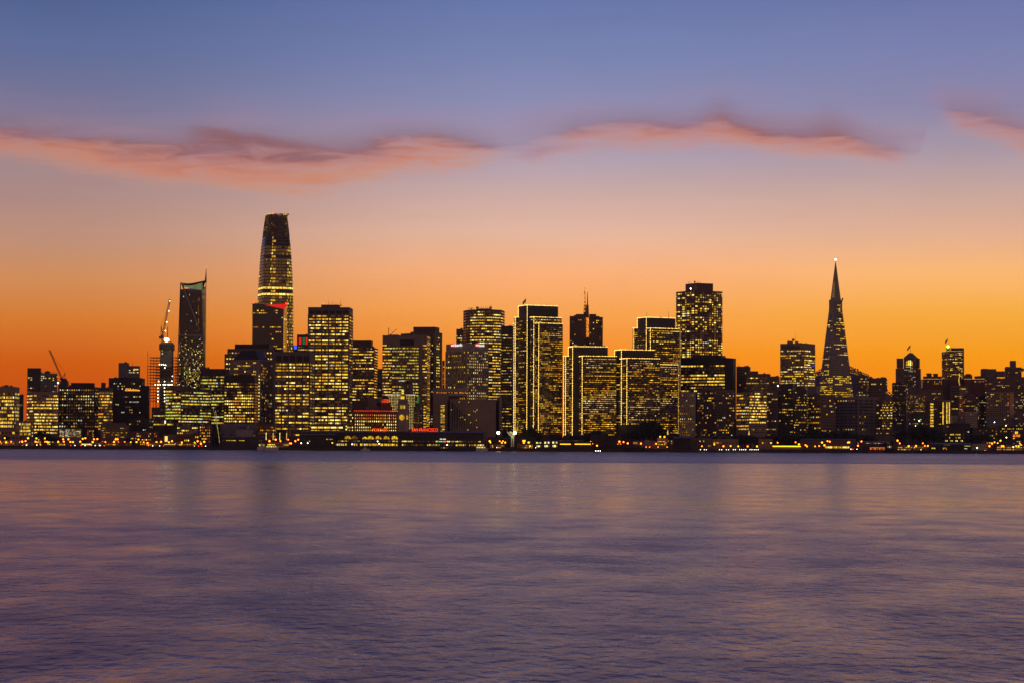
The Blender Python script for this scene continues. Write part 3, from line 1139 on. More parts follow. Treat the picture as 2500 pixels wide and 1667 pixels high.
crane('rust red luffing crane with its boom leaning left over the unfinished block', 'A', 3004, (790, 553), 600, (630, 178), (833, 470), (826, 548))
crane('lit luffing crane with its boom leaning right on the construction tower', 'B', 3006, (190, 608), 660, (250, 302), (179, 522), (176, 610), 'steel', 2.2,
      ((250, 318), (240, 398), (224, 488), (213, 560)))

# --- construction tower
b = Bld('construction_tower', 'concrete core of a tower under construction with open floors and work lights', 'tower', 'B', 172, 268, 280, 655, 3005, 'grey', 18)
b.tier(162, 274, 289, 665, -2, 24, wall='dark', part='formwork_collar', z0=b.z(715))
fo = b.fl
mb = MB()
mb.bar(*(lambda q: (q, q + Z3 * 18))(at(*px('B', 230, 640), 3008)), .8)
b.part(mb, 'hoist_mast', 'steel')
for x0, x1, y0, y1, step, ps in ((66, 172, 772, 1140, 23.5, 5), (276, 345, 772, 1000, 23.5, 4), (134, 300, 850, 1150, 23.5, 6)):
    P = lambda x, y, D: at(*px('B', x, y), D)
    D0 = 3003 if x0 != 134 else 2998
    n = int((y1 - y0) / step)
    for i in range(n + 1):
        y = y0 + i * step
        a, c = P(x0 if y > 835 or x0 != 66 else x0 + 16, y, D0), P(x1, y, D0)
        m = MB().obox(a - Z3 * .45, (c[0] - a[0], 0, 0), (0, 26 if x0 != 134 else 14, 0), Z3 * .45)
        b.part(m, 'floor_slab', 'steel' if i % 3 else 'rustst')
    mc = MB()
    for k in range(ps):
        for dd in (0.5, 13, 24) if x0 != 134 else (0.5, 12):
            x = x0 + 2 + (x1 - x0 - 4) * k / (ps - 1)
            a = P(x, y0 if x > 80 else 835, D0 + dd)
            lo_ = P(x, y1 + 150, D0 + dd)
            mc.bar((a[0], D0 + dd, a[2]), (a[0], D0 + dd, max(b.zb, 5)), .55)
    b.part(mc, 'steel_columns', 'rustst', 'stuff')
m = MB()
q = at(*px('B', 70, 722), 3002)
m.bar((q[0], q[1], q[2] - 40), q, .5)
b.part(m, 'hoist_rail', 'steel')
for x, y, r in ((222, 633, 2.4), (212, 628, 1.6), (232, 632, 1.8)):
    b.part(MB().ball(at(*px('B', x, y), 2990), r, 8, 5), 'work_light', 'g_wht')
lamps = [(152, 995 + 27 * i) for i in range(6)] + [(206, 995 + 27 * i) for i in range(6)] + [(x, 995) for x in (130, 170, 196, 214, 235, 250, 266)]
lamps += [(165, 830), (182, 832), (197, 832), (212, 836), (208, 858), (270, 926), (206, 968), (266, 965), (158, 968)]
for x, y in lamps:
    b.part(MB().ball(at(*px('B', x, y), 2994), .62, 6, 4), 'work_light', 'g_wht')
b.grid(b.fl, 660, 850, 24, 3, .4, 'cool', .3, .5, .2)
b.done()


# --- faceted glass tower with an outside brace and a spire
def braced_tower():
    zi, D = 'B', 3160
    yg = 1545
    P = lambda x, y, d=D: at(*px(zi, x, y), d)
    Lb, Lt = P(303, yg, D + 18), P(338, 170, D + 18)
    Cb, Ct = P(530, yg), P(507, 232)
    Rb, Rt = P(540, yg, D + 26), P(545, 148, D + 26)
    zb = 2.6
    for q in (Lb, Cb, Rb):
        q[2] = zb
    n = np.cross(Cb - Lb, Lt - Lb)
    n = n / np.linalg.norm(n)
    Ct = plane_at(zi, 507, 232, Lb, n)              # keep the left face flat
    Kb = Lb + Rb - Cb
    Kt = Lt + Rt - Ct
    Kt[2] = max(Lt[2], Rt[2]) - 6
    root = empty('glass_tower', (Cb[0], Cb[1], zb), 'slender faceted glass tower with diagonal braces, slanted lit crown and a spire', 'tower')
    og = (Cb[0], Cb[1], zb)
    Cz = Ct.copy()
    mb = MB().add([Lb, Cb, Rb, Kb, Lt - Z3 * 9, Ct, Rt - Z3 * 9, Kt - Z3 * 9],
                  [(0, 1, 5, 4), (1, 2, 6, 5), (2, 3, 7, 6), (3, 0, 4, 7), (4, 5, 6, 7)])
    mb.build('wall', 'glass', root, origin=og)
    n = np.cross(Cb - Lb, Lt - Lb)
    n = n / np.linalg.norm(n)
    if n[1] > 0:
        n = -n
    n2 = np.cross(Rb - Cb, Ct - Cb)
    n2 = n2 / np.linalg.norm(n2)
    if np.dot(n2, [0.5, -1, 0]) < 0:
        n2 = -n2
    F = lambda x, y, o=.5: plane_at(zi, x, y, Lb + n * o, n)
    G = lambda x, y, o=.5: plane_at(zi, x, y, Rb + n2 * o, n2)

    def rod(name, pts, w, mat, f=F):
        m = MB()
        for a, c in zip(pts[:-1], pts[1:]):
            m.bar(f(*a), f(*c), w)
        return m.build(name, mat, root, origin=og)
    rod('brace', [(345, 172), (497, 562)], 2.2, 'pale')
    rod('brace', [(497, 600), (412, 640), (392, 990), (385, 1040)], 1.6, 'pale')
    rod('brace', [(322, 600), (372, 1010)], 1.6, 'pale')
    rod('belt', [(321, 596), (514, 596)], 1.8, 'pale')
    rod('corner_post', [(337, 172), (311, 900), (304, 1200)], 1.2, 'steel')
    rod('corner_post', [(508, 236), (523, 900), (526, 1200)], 1.0, 'steel')
    rod('crown_rail', [(338, 170), (420, 180), (460, 172), (512, 160)], .8, 'steel')
    # crown screens with lit slats
    scr = MB()
    for i in range(17):
        x = 358 + i * 9.4
        yt, yb = 190 + (i * .2 if i < 8 else (8 - i) * 2.6), 206 + i * 1.5
        a, c = F(x, yt, .4), F(x + 5.5, yb, .4)
        h = c[2] - a[2]
        scr.add([F(x, yt, .4), F(x + 3.6, yt, .4), F(x + 3.6, yb, .4), F(x, yb, .4)], [(0, 3, 2, 1)])
    scr.build('crown_slats', 'g_crn', root, 'stuff', origin=og)
    m = MB()
    m.add([F(350, 178, .1), F(430, 172, .1), F(536, 150, .1), F(512, 232, .1), F(350, 200, .1)], [(0, 4, 3, 2, 1)])
    m.build('crown_screen', 'black', root, origin=og)
    rod('brace', [(512, 232), (540, 150)], 1.0, 'steel')
    # lattice on the right face
    m = MB()
    for y in np.arange(400, 1000, 21):
        m.bar(G(525, y), G(541, y), .7)
    m.bar(G(531, 330), G(524, 1200), .8)
    m.bar(G(543, 160), G(540, 1200), .9)
    m.build('lattice', 'steel', root, origin=og)
    m = MB()
    q0, q1 = P(541, 150, D + 26), P(545.5, 44, D + 26)
    m.bar(q0 - Z3 * 3, q1, 2.6, w2=.25)
    m.build('spire', 'steel', root, origin=og)
    MB().ball(P(546, 42, D + 26), .8, 6, 4).build('beacon', 'g_strd', root, origin=og)
    # floors
    rng = np.random.default_rng(5)
    mats = ['pane', 'w_dim', 'w_mid', 'w_grn', 'w_coo', 'w_cre']
    m = MB()
    for r, y in enumerate(np.arange(250, 1100, 13.4)):
        for c in range(22):
            t0, t1 = c / 22 + .006, (c + 1) / 22 - .006
            xl, xr = 337 - (y - 170) * .044, 508 + (y - 240) * .022
            xa, xb = xl + (xr - xl) * t0, xl + (xr - xl) * t1
            p = .015 if y < 600 else (.12 if y < 700 else (.3 if y < 860 else .45))
            k = 0
            if rng.random() < p:
                k = rng.choice([1, 2, 3, 4, 5], p=[.5, .15, .2, .1, .05])
            if c == 18 and 280 < y < 500 and rng.random() < .8:
                k = 1
            m.add([F(xa, y + 9, .15), F(xb, y + 9, .15), F(xb, y, .15), F(xa, y, .15)], [(0, 1, 2, 3)], int(k))
    m.build('windows', mats, root, 'stuff', origin=og)


braced_tower()

# --- behind and in front of the braced tower
b = Bld('office_building', 'office block with a blank dark crown and green ribbons right of the braced tower', 'building', 'B', 498, 706, 736, 866, 2960, 'dark', 24)
b.grid(b.fl, 920, 1320, 25.5, 16, .66, 'green', .92, .5, .75, .5, ribs='h')
b.grid(b.fr, 920, 1320, 25.5, 4, .3, 'green', .8, .5, .5)
b.clutter(2)
b.done()
b = Bld('office_building', 'broad office of two wings with long greenish ribbon windows below the braced tower', 'building', 'B', 215, 340, 590, 1022, 2810, 'brown', 26)
b.tier(240, 345, 500, 1003, 5, 14)
b.grid(b.fl, 1036, 1330, 23.6, 9, .8, 'green', .95, .5, .8, .4, ribs='h')
b.grid(b.fr, 1045, 1330, 23.6, 22, .72, 'green', .95, .46, .82, .5, ribs='h')
b.done()
b = Bld('office_building', 'low flank with broken green ribbons left of the two wing office', 'building', 'B', 100, 210, 216, 1180, 2805, 'dark', 20)
b.grid(b.fl, 1190, 1330, 24, 8, .55, 'green', .9, .45, .75)
b.upanel(b.fl, 205, 216, 1286, 1312, 'g_whs', 'lit_sign')
b.done()
b = Bld('office_building', 'dark office with fourteen neat columns of yellow square windows', 'building', 'B', 690, 940, 966, 928, 2760, 'black', 26)
b.tier(735, 925, 945, 915, 6, 14)
b.grid(b.fl, 976, 1306, 23.6, 14, .68, 'bright', .72, .52, .6, .4, ribs='hv', rib_w=.5)
b.grid(b.fr, 976, 1306, 23.6, 3, .2, 'warm', .6, .5, .5)
b.done()
b = Bld('office_tower', 'stepped dark tower left of the red roofed tower, paired windows', 'building', 'B', 695, 1095, 1110, 748, 3060, 'brown', 30)
fa, fb = b.tier(718, 1090, 1105, 706, 2, 26, part='tier', z0=b.z(760))
b.tier(778, 1060, 1090, 667, 8, 20, wall='black')
b.grid(b.fl, 756, 900, 22, 15, .6, 'cream', .55, .55, .6, .5)
b.grid(fa, 728, 750, 22, 15, .7, 'home', .5, .5, .6)
for x in (795, 850):
    b.antenna(x, 650, 668, dD=12)
b.done()
b = Bld('office_tower', 'tan tower with a dark hipped roof between green and brown office blocks', 'building', 'B', 737, 988, 1085, 792, 2900, 'tan', 34)
b.cluttered = True
hip_roof(b, [b.C, b.R, b.K, b.L], b.ztop - .4, b.z(716), .45, 'black', flare=-.12)
b.grid(b.fl, 806, 1300, 23.5, 15, .6, 'bright', .62, .5, .55, .5, m=.14)
b.grid(b.fr, 800, 1300, 23.5, 10, .28, 'warm', .4, .6, .4, .4, ribs='v', rib_w=.45, rib_out=.6)
mb = MB()
for i in range(14):
    mb.ball(b.fl.pt(b.fl.W * .97, b.z(925 + 27 * i), .8), .75, 6, 4)
b.part(mb, 'corner_lamps', 'w_cre', 'stuff')
b.done()
b = Bld('office_building', 'low pale block with lit white windows near the foot of the light mast', 'building', 'B', 305, 480, 490, 1330, 2680, 'grey', 20)
b.grid(b.fl, 1336, 1465, 22, 14, .62, 'cream', .6, .5, .6, .5, ribs='h')
b.done()
b = Bld('brick_house', 'small brick block with white windows left of the leaning light mast', 'building', 'B', 490, 582, 592, 1322, 2676, 'brick', 18)
b.grid(b.fl, 1330, 1470, 23, 6, .6, 'home', .5, .5, .4)
b.done()
b = Bld('office_building', 'low stepped grey block right of the leaning light mast', 'building', 'B', 660, 790, 950, 1312, 2690, 'grey', 22)
b.tier(790, 870, 925, 1362, -14, 12, wall='pale', part='wing', z0=b.zb)
b.grid(b.fr, 1330, 1440, 24, 9, .25, 'home', .5, .4, .3)
b.done()
b = Bld('brick_house', 'brick block lit orange behind the tall white light columns', 'building', 'B', 950, 1075, 1110, 1320, 2690, 'brick', 20)
b.grid(b.fl, 1330, 1450, 23, 8, .55, 'amber', .5, .5, .4)
b.grid(b.fr, 1330, 1450, 23, 3, .4, 'amber', .5, .5, .4)
b.done()


# --- rounded glass tower
def rounded_tower():
    zi, D = 'C', 3290
    prof = [(110, 210, 440), (160, 202, 448), (240, 190, 461), (340, 178, 472), (450, 163, 485), (560, 150, 492), (700, 138, 500), (900, 126, 507),
            (1050, 120, 511), (1500, 113, 515), (2620, 110, 517)]
    ys = np.array([q[0] for q in prof], float)
    def hw(y):
        l = np.interp(y, ys, [q[1] for q in prof])
        r = np.interp(y, ys, [q[2] for q in prof])
        pl, pr = at(*px(zi, l, y), D), at(*px(zi, r, y), D)
        return (pl[0] + pr[0]) / 2, (pr[0] - pl[0]) / 2, pl[2]
    cx = hw(900)[0]
    root = empty('glass_tower', (cx, D, 2.6), 'tallest tower, rounded tapering glass shaft with a lattice crown and glowing belts', 'tower')
    og = (cx, D, 2.6)
    NS = 48
    yaw = math.radians(18)

    def ring(y, k=1.0):
        c, w, z = hw(y)
        out = []
        for i in range(NS):
            t = 2 * math.pi * i / NS
            e = 0.42
            x_, y_ = math.copysign(abs(math.cos(t)) ** e, math.cos(t)), math.copysign(abs(math.sin(t)) ** e, math.sin(t))
            out.append((x_, y_))
        P = np.array(out)
        Rm = np.array([[math.cos(yaw), -math.sin(yaw)], [math.sin(yaw), math.cos(yaw)]])
        P = P @ Rm.T
        P = P / P[:, 0].max() * w * k
        return [np.array([cx + a, D + b_, z]) for a, b_ in P]
    yl = list(np.arange(345, 1560, 33.2)) + [1700, 2000, 2610]
    m = MB()
    rings = [ring(y) for y in yl]
    for a, c in zip(rings[:-1], rings[1:]):
        for i in range(NS):
            j = (i + 1) % NS
            m.add([a[i], a[j], c[j], c[i]], [(0, 1, 2, 3)] if False else [(0, 3, 2, 1)])
    m.add(rings[0], [tuple(range(NS))])
    m.build('wall', 'glass', root, origin=og)
    # floor edges
    m = MB()
    for y in yl[:-3]:
        a, c = ring(y, 1.012), ring(y + 8, 1.012)
        a0 = ring(y, .99)
        for i in range(NS):
            j = (i + 1) % NS
            m.add([a[i], a[j], c[j], c[i], a0[i], a0[j]], [(0, 3, 2, 1), (0, 1, 5, 4)])
    m.build('floor_edges', 'steel', root, 'stuff', origin=og)
    # window panes
    rng = np.random.default_rng(3)
    mats = ['pane', 'w_fnt', 'w_mid', 'w_dim', 'w_bri', 'w_cre']
    m = MB()
    for r, y in enumerate(np.arange(345, 1560, 33.2)):
        a, c = ring(y + 9, 1.004), ring(y + 30, 1.004)
        belt = r in (16, 18)
        dark = r < 3 or r == 6 or r == 17
        for i in range(NS):
            j = (i + 1) % NS
            ang = (i + .5) / NS * 360
            for q in range(2):
                p0, p1 = a[i] + (a[j] - a[i]) * (q * .5 + .03), a[i] + (a[j] - a[i]) * (q * .5 + .47)
                p3, p2 = c[i] + (c[j] - c[i]) * (q * .5 + .03), c[i] + (c[j] - c[i]) * (q * .5 + .47)
                k = 0
                xs_ = (p0[0] - cx) / 36.0
                if belt:
                    k = rng.choice([4, 5, 2], p=[.5, .35, .15])
                elif not dark:
                    pr = .1
                    for cc, w_ in ((-.68, .06), (-.05, .1), (.62, .14), (.86, .07)):
                        if abs(xs_ - cc) < w_:
                            pr = .8
                    if rng.random() < pr:
                        k = rng.choice([1, 2, 3, 4], p=[.6, .08, .3, .02]) if pr < .5 else rng.choice([1, 2, 3, 4, 5], p=[.2, .3, .4, .08, .02])
                    elif rng.random() < .92:
                        k = 1
                elif abs(xs_ + .05) < .06 and rng.random() < .7:
                    k = 2
                m.add([p0, p1, p2, p3], [(0, 3, 2, 1)], int(k))
    m.build('windows', mats, root, 'stuff', origin=og)
    # open lattice crown round a solid core
    m = MB()
    cy = [112, 150, 188, 226, 264, 302, 345]
    rr = [ring(y, 1.0) for y in cy]
    for a, c in zip(rr[:-1], rr[1:]):
        for i in range(NS):
            m.bar(a[i], c[i], .55)
            m.bar(a[i], a[(i + 1) % NS], .7)
            if i % 2:
                m.bar(a[i], c[(i + 1) % NS], .35)
    m.build('crown_lattice', 'steel', root, origin=og)
    m = MB()
    a, c = ring(120, .93), ring(350, .93)
    for i in range(NS):
        j = (i + 1) % NS
        m.add([a[i], a[j], c[j], c[i]], [(0, 3, 2, 1)])
    m.add(a, [tuple(range(NS))])
    m.build('crown_core', 'brown', root, origin=og)
    m = MB()
    for i in range(240):
        y = rng.uniform(130, 335)
        t = rng.integers(0, NS)
        q = ring(y, 1.0)
        p = q[t] * rng.uniform(.3, .7) + q[(t + 1) % NS] * 0
        p = q[t] + (q[(t + 1) % NS] - q[t]) * rng.random()
        if abs((p[0] - cx)) < 20 or rng.random() < .12:
            m.ball(p, rng.uniform(.22, .5), 4, 3)
    m.build('crown_sparkles', 'w_mid', root, 'stuff', origin=og)
    top = ring(113, 1.0)
    for i in range(0, NS, 2):
        MB().ball(top[i] + Z3 * .5, .8, 6, 4).build('rim_lamp', 'w_bri', root, origin=og)
    m = MB()
    z = hw(96)[2]
    m.box(cx - 9, cx + 18, D - 2, D + 2, z - 1.5, z)
    for k in (-8, 0, 8, 16):
        m.box(cx + k - .5, cx + k + .5, D - .5, D + .5, hw(112)[2] - 2, z - 1.4)
    m.build('window_washing_rig', 'rustst', root, origin=og)
    MB().ball((cx - 4, D - 3, z + .4), .9, 6, 4).build('beacon', 'g_tail', root, origin=og)


rounded_tower()

# --- dark blue tower with red sloping roof
b = Bld('glass_tower', 'dark blue glass tower with a red glowing slanted roof before the tallest tower', 'tower', 'C', 72, 406, 440, 1062, 3110, 'glass', 26, parapet=0)
zt = b.ztop
hi_ = b.z(1046)
mb = MB()
Lw, Cw, Rw, Kw = ([*q, zt - .2] for q in (b.L, b.C, b.R, b.K))
mb.add([Lw, Cw, Rw, Kw, [*b.L, hi_], [*(b.C * .5 + b.L * .5), zt], [*b.R, hi_ - 2], [*b.K, hi_]],
       [(0, 1, 5, 4), (1, 2, 6), (1, 6, 5), (2, 3, 7, 6), (3, 0, 4, 7), (4, 5, 6, 7)])
b.part(mb, 'roof', 'glass')
P0 = b.fl.p + b.fl.n * .35
mb = MB()
n_ = b.fl.n
A1, A2, A3, A4 = [plane_at('C', x, y, P0, n_) for x, y in ((200, 1068), (438, 1056), (414, 1113), (330, 1094))]
mb.add([A1, A4, A3, A2, A1 - n_ * .3, A4 - n_ * .3, A3 - n_ * .3, A2 - n_ * .3], [(0, 1, 2, 3), (3, 2, 6, 7), (0, 3, 7, 4), (1, 0, 4, 5), (2, 1, 5, 6)])
b.part(mb, 'red_glow_facet', 'g_redp')  # red light on this roof facet is put in as its own glow
mb = MB()
mb.bar(plane_at('C', 72, 1050, P0, n_), plane_at('C', 72, 1490, P0, n_), .5)
b.part(mb, 'edge_fin', 'steel')
b.string([plane_at('C', 407, 1165, P0, n_), plane_at('C', 405, 1530, P0, n_)], .5, 'g_strd', 'edge_light')
b.grid(b.fl, 1115, 1540, 25.5, 16, .13, 'home', .8, .5, .55, .5)
b.grid(b.fr, 1150, 1540, 25.5, 4, .1, 'home', .8, .5, .5)
for x, y in ((84, 1046), (428, 1052)):
    b.part(MB().ball(plane_at('C', x, y, P0, n_), .9, 6, 4), 'beacon', 'g_tail')
b.done()

# --- block with red and green panels, blue screen
b = Bld('office_building', 'small dark block with red and green lit panels between two towers', 'building', 'C', 545, 664, 690, 1380, 3060, 'dark', 22)
for x0, x1, mt in ((565, 592, 'g_redp'), (604, 632, 'g_grn'), (640, 662, 'g_redp')):
    b.upanel(b.fl, x0, x1, 1410, 1486, mt, 'lit_panel')
b.grid(b.fl, 1500, 1580, 26, 6, .7, 'warm', .8, .5, .6)
b.done()
b = Bld('office_building', 'low dark block with a small blue screen at the foot of the tallest tower', 'building', 'C', 500, 542, 560, 1492, 3030, 'dark', 18)
b.upanel(b.fl, 513, 541, 1496, 1534, 'g_blu', 'blue_screen')
b.done()

# --- twin market towers
b = Bld('office_tower', 'tall brown grid tower of six window bays with six dark openings at its crown', 'tower', 'D', 371, 776, 811, 123, 2860, 'brown', 40)
fa, fb = b.tier(499, 672, 686, 98, 10, 18)
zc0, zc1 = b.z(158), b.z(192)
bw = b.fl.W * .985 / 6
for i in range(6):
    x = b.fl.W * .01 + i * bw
    b.panel(b.fl, x + bw * .08, x + bw * .9, zc1, zc0, 'black', 'crown_shade_panel', .15)  # flat black panels; the shade inside the openings is their colour
b.panel(b.fr, b.fr.W * .2, b.fr.W * .8, zc1, zc0, 'black', 'crown_shade_panel', .15)
b.grid(b.fl, 196, 1330, 29.9, 18, .74, 'bright', .94, .5, .8, .45, bays=6, gap=.12, m=.01, ribs='hv', rib_w=1.5, rib_out=.5)
b.grid(b.fr, 205, 1330, 29.9, 6, .45, 'amber', .9, .5, .7, .4, bays=2, gap=.2, ribs='hv', rib_w=1.2)
for x, y in ((573, 48), (611, 62), (689, 45), (640, 80), (655, 84)):
    b.antenna(x, y, 100, dD=16)
mb = MB().ball(at(*px('D', 521, 86), 2872), .9, 6, 4)
b.part(mb, 'beacon', 'g_strd')
mb = MB().cyl(at(*px('D', 692, 95), 2874), 1.6, b.z(103), b.z(92), 10, r1=.4)
b.part(mb, 'dish', 'dark')
b.done()
b = Bld('office_tower', 'lower brown grid tower of five window bays in front of its taller twin', 'tower', 'D', 45, 390, 436, 556, 2775, 'brown', 40)
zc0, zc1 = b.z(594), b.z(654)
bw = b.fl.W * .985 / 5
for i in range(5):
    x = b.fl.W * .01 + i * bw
    b.panel(b.fl, x + bw * .09, x + bw * .9, zc1, zc0, 'black', 'crown_shade_panel', .15)  # black panels on the wall stand for the shade in the openings
b.panel(b.fr, b.fr.W * .2, b.fr.W * .8, zc1, zc0, 'black', 'crown_shade_panel', .15)
b.grid(b.fl, 664, 1385, 30.3, 15, .68, 'bright', .94, .5, .8, .6, bays=5, gap=.12, m=.01, ribs='hv', rib_w=1.5, rib_out=.5)
b.grid(b.fr, 664, 1330, 30.3, 6, .5, 'warm', .9, .5, .7, .5, bays=2, gap=.2, ribs='hv', rib_w=1.2)
b.clutter(2, 2)
b.done()
b = Bld('office_annex', 'low annex with two rows of yellow bays below the tall brown grid tower', 'building', 'D', 392, 722, 738, 1268, 2740, 'brown', 20)
b.grid(b.fl, 1282, 1345, 31, 15, .85, 'bright', .94, .55, .7, .2, bays=5, gap=.12, single=True, ribs='hv', rib_w=1.0)
b.done()
b = Bld('office_tower', 'brown tower with a set back top and dark belt right of the tall grid tower', 'tower', 'D', 800, 1022, 1051, 516, 2960, 'brown', 34)
b.tier(812, 990, 1007, 447, 6, 20, wall='granite')
b.grid(b.fl, 512, 1040, 27.8, 20, .74, 'bright', .86, .42, .7, .4, bays=4, gap=.06, blank=(9, 10), ribs='h')
b.grid(b.fr, 525, 1040, 27.8, 5, .35, 'warm', .8, .45, .6, .3, ribs='h', rib_out=.8)
for x in (820, 950, 975):
    b.antenna(x, 432, 450)
b.done()
b = Bld('office_building', 'plain grey block in the gap left of the crane topped tower', 'building', 'D', 1046, 1098, 1110, 722, 3120, 'grey', 22)
b.grid(b.fl, 860, 1080, 28, 5, .35, 'home', .7, .4, .5)
b.done()
# ------------------------------------------------------------------ buildings, centre of the skyline
b = Bld('office_tower', 'broad tan tower with a dark crown notch and a tiny crane on its roof', 'tower', 'E', 447, 962, 1000, 184, 2960, 'tan', 44)
b.tier(658, 800, 960, 159, 4, 24, part='tier', wall='brown')
b.tier(560, 630, 640, 176, 4, 10, part='tier', wall='brown')
b.upanel(b.fl, 648, 812, 232, 306, 'black', 'recess_shade_panel', .1)  # notch drawn as a flat black panel, its shade in the colour
b.upanel(b.fr, 968, 996, 190, 268, 'g_strd', 'sky_reflection') if False else None
b.grid(b.fl, 284, 1290, 33.6, 30, .0, 'bright', .8, .45, .7, dark=False)
fl = b.fl
# left third, centre block with ribs, right strip
def subface(face, t0, t1, out=0.0):
    return Face(face.pt(face.W * t0, 0, out), face.pt(face.W * t1, 0, out), face.z0, face.z1)
f1, f2, f3 = subface(fl, 0, .215), subface(fl, .215, .835), subface(fl, .905, 1.0)
b.grid(f1, 284, 1290, 33.6, 7, .82, 'bright', .85, .42, .75, .3, ribs='h')
za, zb_ = b.z(312), b.z(900)
b.mass('centre_block', [f2.pt(0, 0, 2.0)[:2], f2.pt(f2.W, 0, 2.0)[:2], f2.pt(f2.W, 0, -2)[:2], f2.pt(0, 0, -2)[:2]], b.zb, za, 'brown', 0)
f2b = subface(f2, 0, 1, 2.0)
b.grid(f2b, 316, 1000, 34.5, 24, .8, 'green', .86, .42, .8, .4, bays=8, gap=.12, ribs='hv', rib_w=.55, full=(0,))
b.mass('pillar', [fl.pt(fl.W * .838, 0, 3.0)[:2], fl.pt(fl.W * .898, 0, 3.0)[:2], fl.pt(fl.W * .898, 0, -1)[:2], fl.pt(fl.W * .838, 0, -1)[:2]], b.zb, b.z(306), 'tan', 0)
b.grid(f3, 284, 1290, 33.6, 3, .55, 'warm', .85, .45, .7, .4, ribs='h')
b.grid(b.fr, 190, 1240, 21, 4, .75, 'amber', .94, .5, .85, .3, ribs='h', rib_out=.6)
mb = MB()
P = lambda x, y: at(*px('E', x, y), 2976)
mb.bar(P(516, 184), P(516, 97), .7)
mb.bar(P(540, 178), P(610, 112), .6)
mb.bar(P(516, 100), P(562, 150), .22)
mb.bar(P(516, 178), P(545, 176), .8)
b.part(mb, 'roof_crane', 'rustst')
b.done()
b = Bld('office_tower', 'brown slab tower with a flat box top behind the tan tower', 'tower', 'E', 770, 1040, 1140, 142, 3060, 'granite', 40)
b.tier(804, 1060, 1106, 86, 6, 26, wall='granite')
f = subface(b.fr, .32, .72)
b.grid(f, 190, 1290, 31.5, 4, .8, 'cream', .5, .45, .5, .3, dark=True)
b.grid(b.fl, 250, 1290, 31.5, 14, .16, 'cool', .5, .45, .4, .3)
b.done()
b = Bld('office_tower', 'narrow sliver of a tower with orange lit floors left of the ribbed bank tower', 'tower', 'E', 1140, 1148, 1168, 472, 3160, 'brown', 20)
b.grid(b.fr, 535, 760, 22, 2, .9, 'amber', .9, .5, .9, .2, ribs='h')
b.done()

# --- ribbed tower with two lit signs
b = Bld('office_tower', 'pale ribbed tower with a blank top band and two red and white lit signs', 'tower', 'E', 1184, 1420, 1672, 274, 2985, 'pale', 45)
b.grid(b.fl, 362, 930, 34.2, 10, .6, 'bright', .62, .5, .4, .6, ribs='v', rib_w=1.5, rib_out=1.1)
b.grid(b.fr, 362, 930, 34.2, 11, .66, 'bright', .62, .5, .4, .6, ribs='v', rib_w=1.5, rib_out=1.1)


def text_mesh(body, size, depth=0.25):
    cu = bpy.data.curves.new('t', 'FONT')
    cu.body = body
    cu.size = size
    cu.extrude = depth / 2
    cu.align_x = 'LEFT'
    ob = bpy.data.objects.new('t', cu)
    COL.objects.link(ob)
    dg = bpy.context.evaluated_depsgraph_get()
    me = bpy.data.meshes.new_from_object(ob.evaluated_get(dg))
    bpy.data.objects.remove(ob)
    return me


def text_part(bld_root, org, body, face, x, z, width, height, mat, name, out=.6, bold=0.0):
    """letters standing on a face, fitted to a width and height in metres"""
    me = text_mesh(body, 1.0)
    v = np.empty(len(me.vertices) * 3)
    me.vertices.foreach_get('co', v)
    v = v.reshape(-1, 3)
    v[:, 0] = (v[:, 0] - v[:, 0].min()) / max(1e-6, np.ptp(v[:, 0])) * width
    v[:, 1] = (v[:, 1] - v[:, 1].min()) / max(1e-6, np.ptp(v[:, 1])) * height
    w = np.array([face.pt(x + q[0], z + q[1], out + q[2]) for q in v]) - np.asarray(org)
    me.vertices.foreach_set('co', w.reshape(-1))
    me.materials.clear()
    me.materials.append(M[mat])
    me.update()
    o = bpy.data.objects.new(name, me)
    COL.objects.link(o)
    o.parent = bld_root
    return o


def face_xz(face, zi, x, y):
    u, v = px(zi, x, y)
    r = ray(u, v)
    t = (face.p[0] - r[0] * face.p[1]) / (r[0] * face.d[1] - face.d[0])
    q = face.p + face.d * t
    return t, CAM_H + r[2] * q[1]


for f, xa, xm, xb, yt, yb in ((b.fl, 1243, 1287, 1376, 278, 318), (b.fr, 1522, 1556, 1626, 278, 316)):
    x0, z1 = face_xz(f, 'E', xa, yt)
    x1, z0 = face_xz(f, 'E', xm, yb)
    x2, _ = face_xz(f, 'E', xb, yb)
    b.panel(f, x0, x1, z0, z1, 'g_redp', 'sign_board', .5)
    h = z1 - z0
    text_part(b.root, b.org, 'us', f, x0 + (x1 - x0) * .14, z0 + h * .24, (x1 - x0) * .72, h * .5, 'g_whs', 'sign_letters', .9)
    text_part(b.root, b.org, 'bank', f, x1 + .5, z0 + h * .12, (x2 - x1) - .5, h * .78, 'g_whs', 'sign_letters', .7)
b.done('pale')

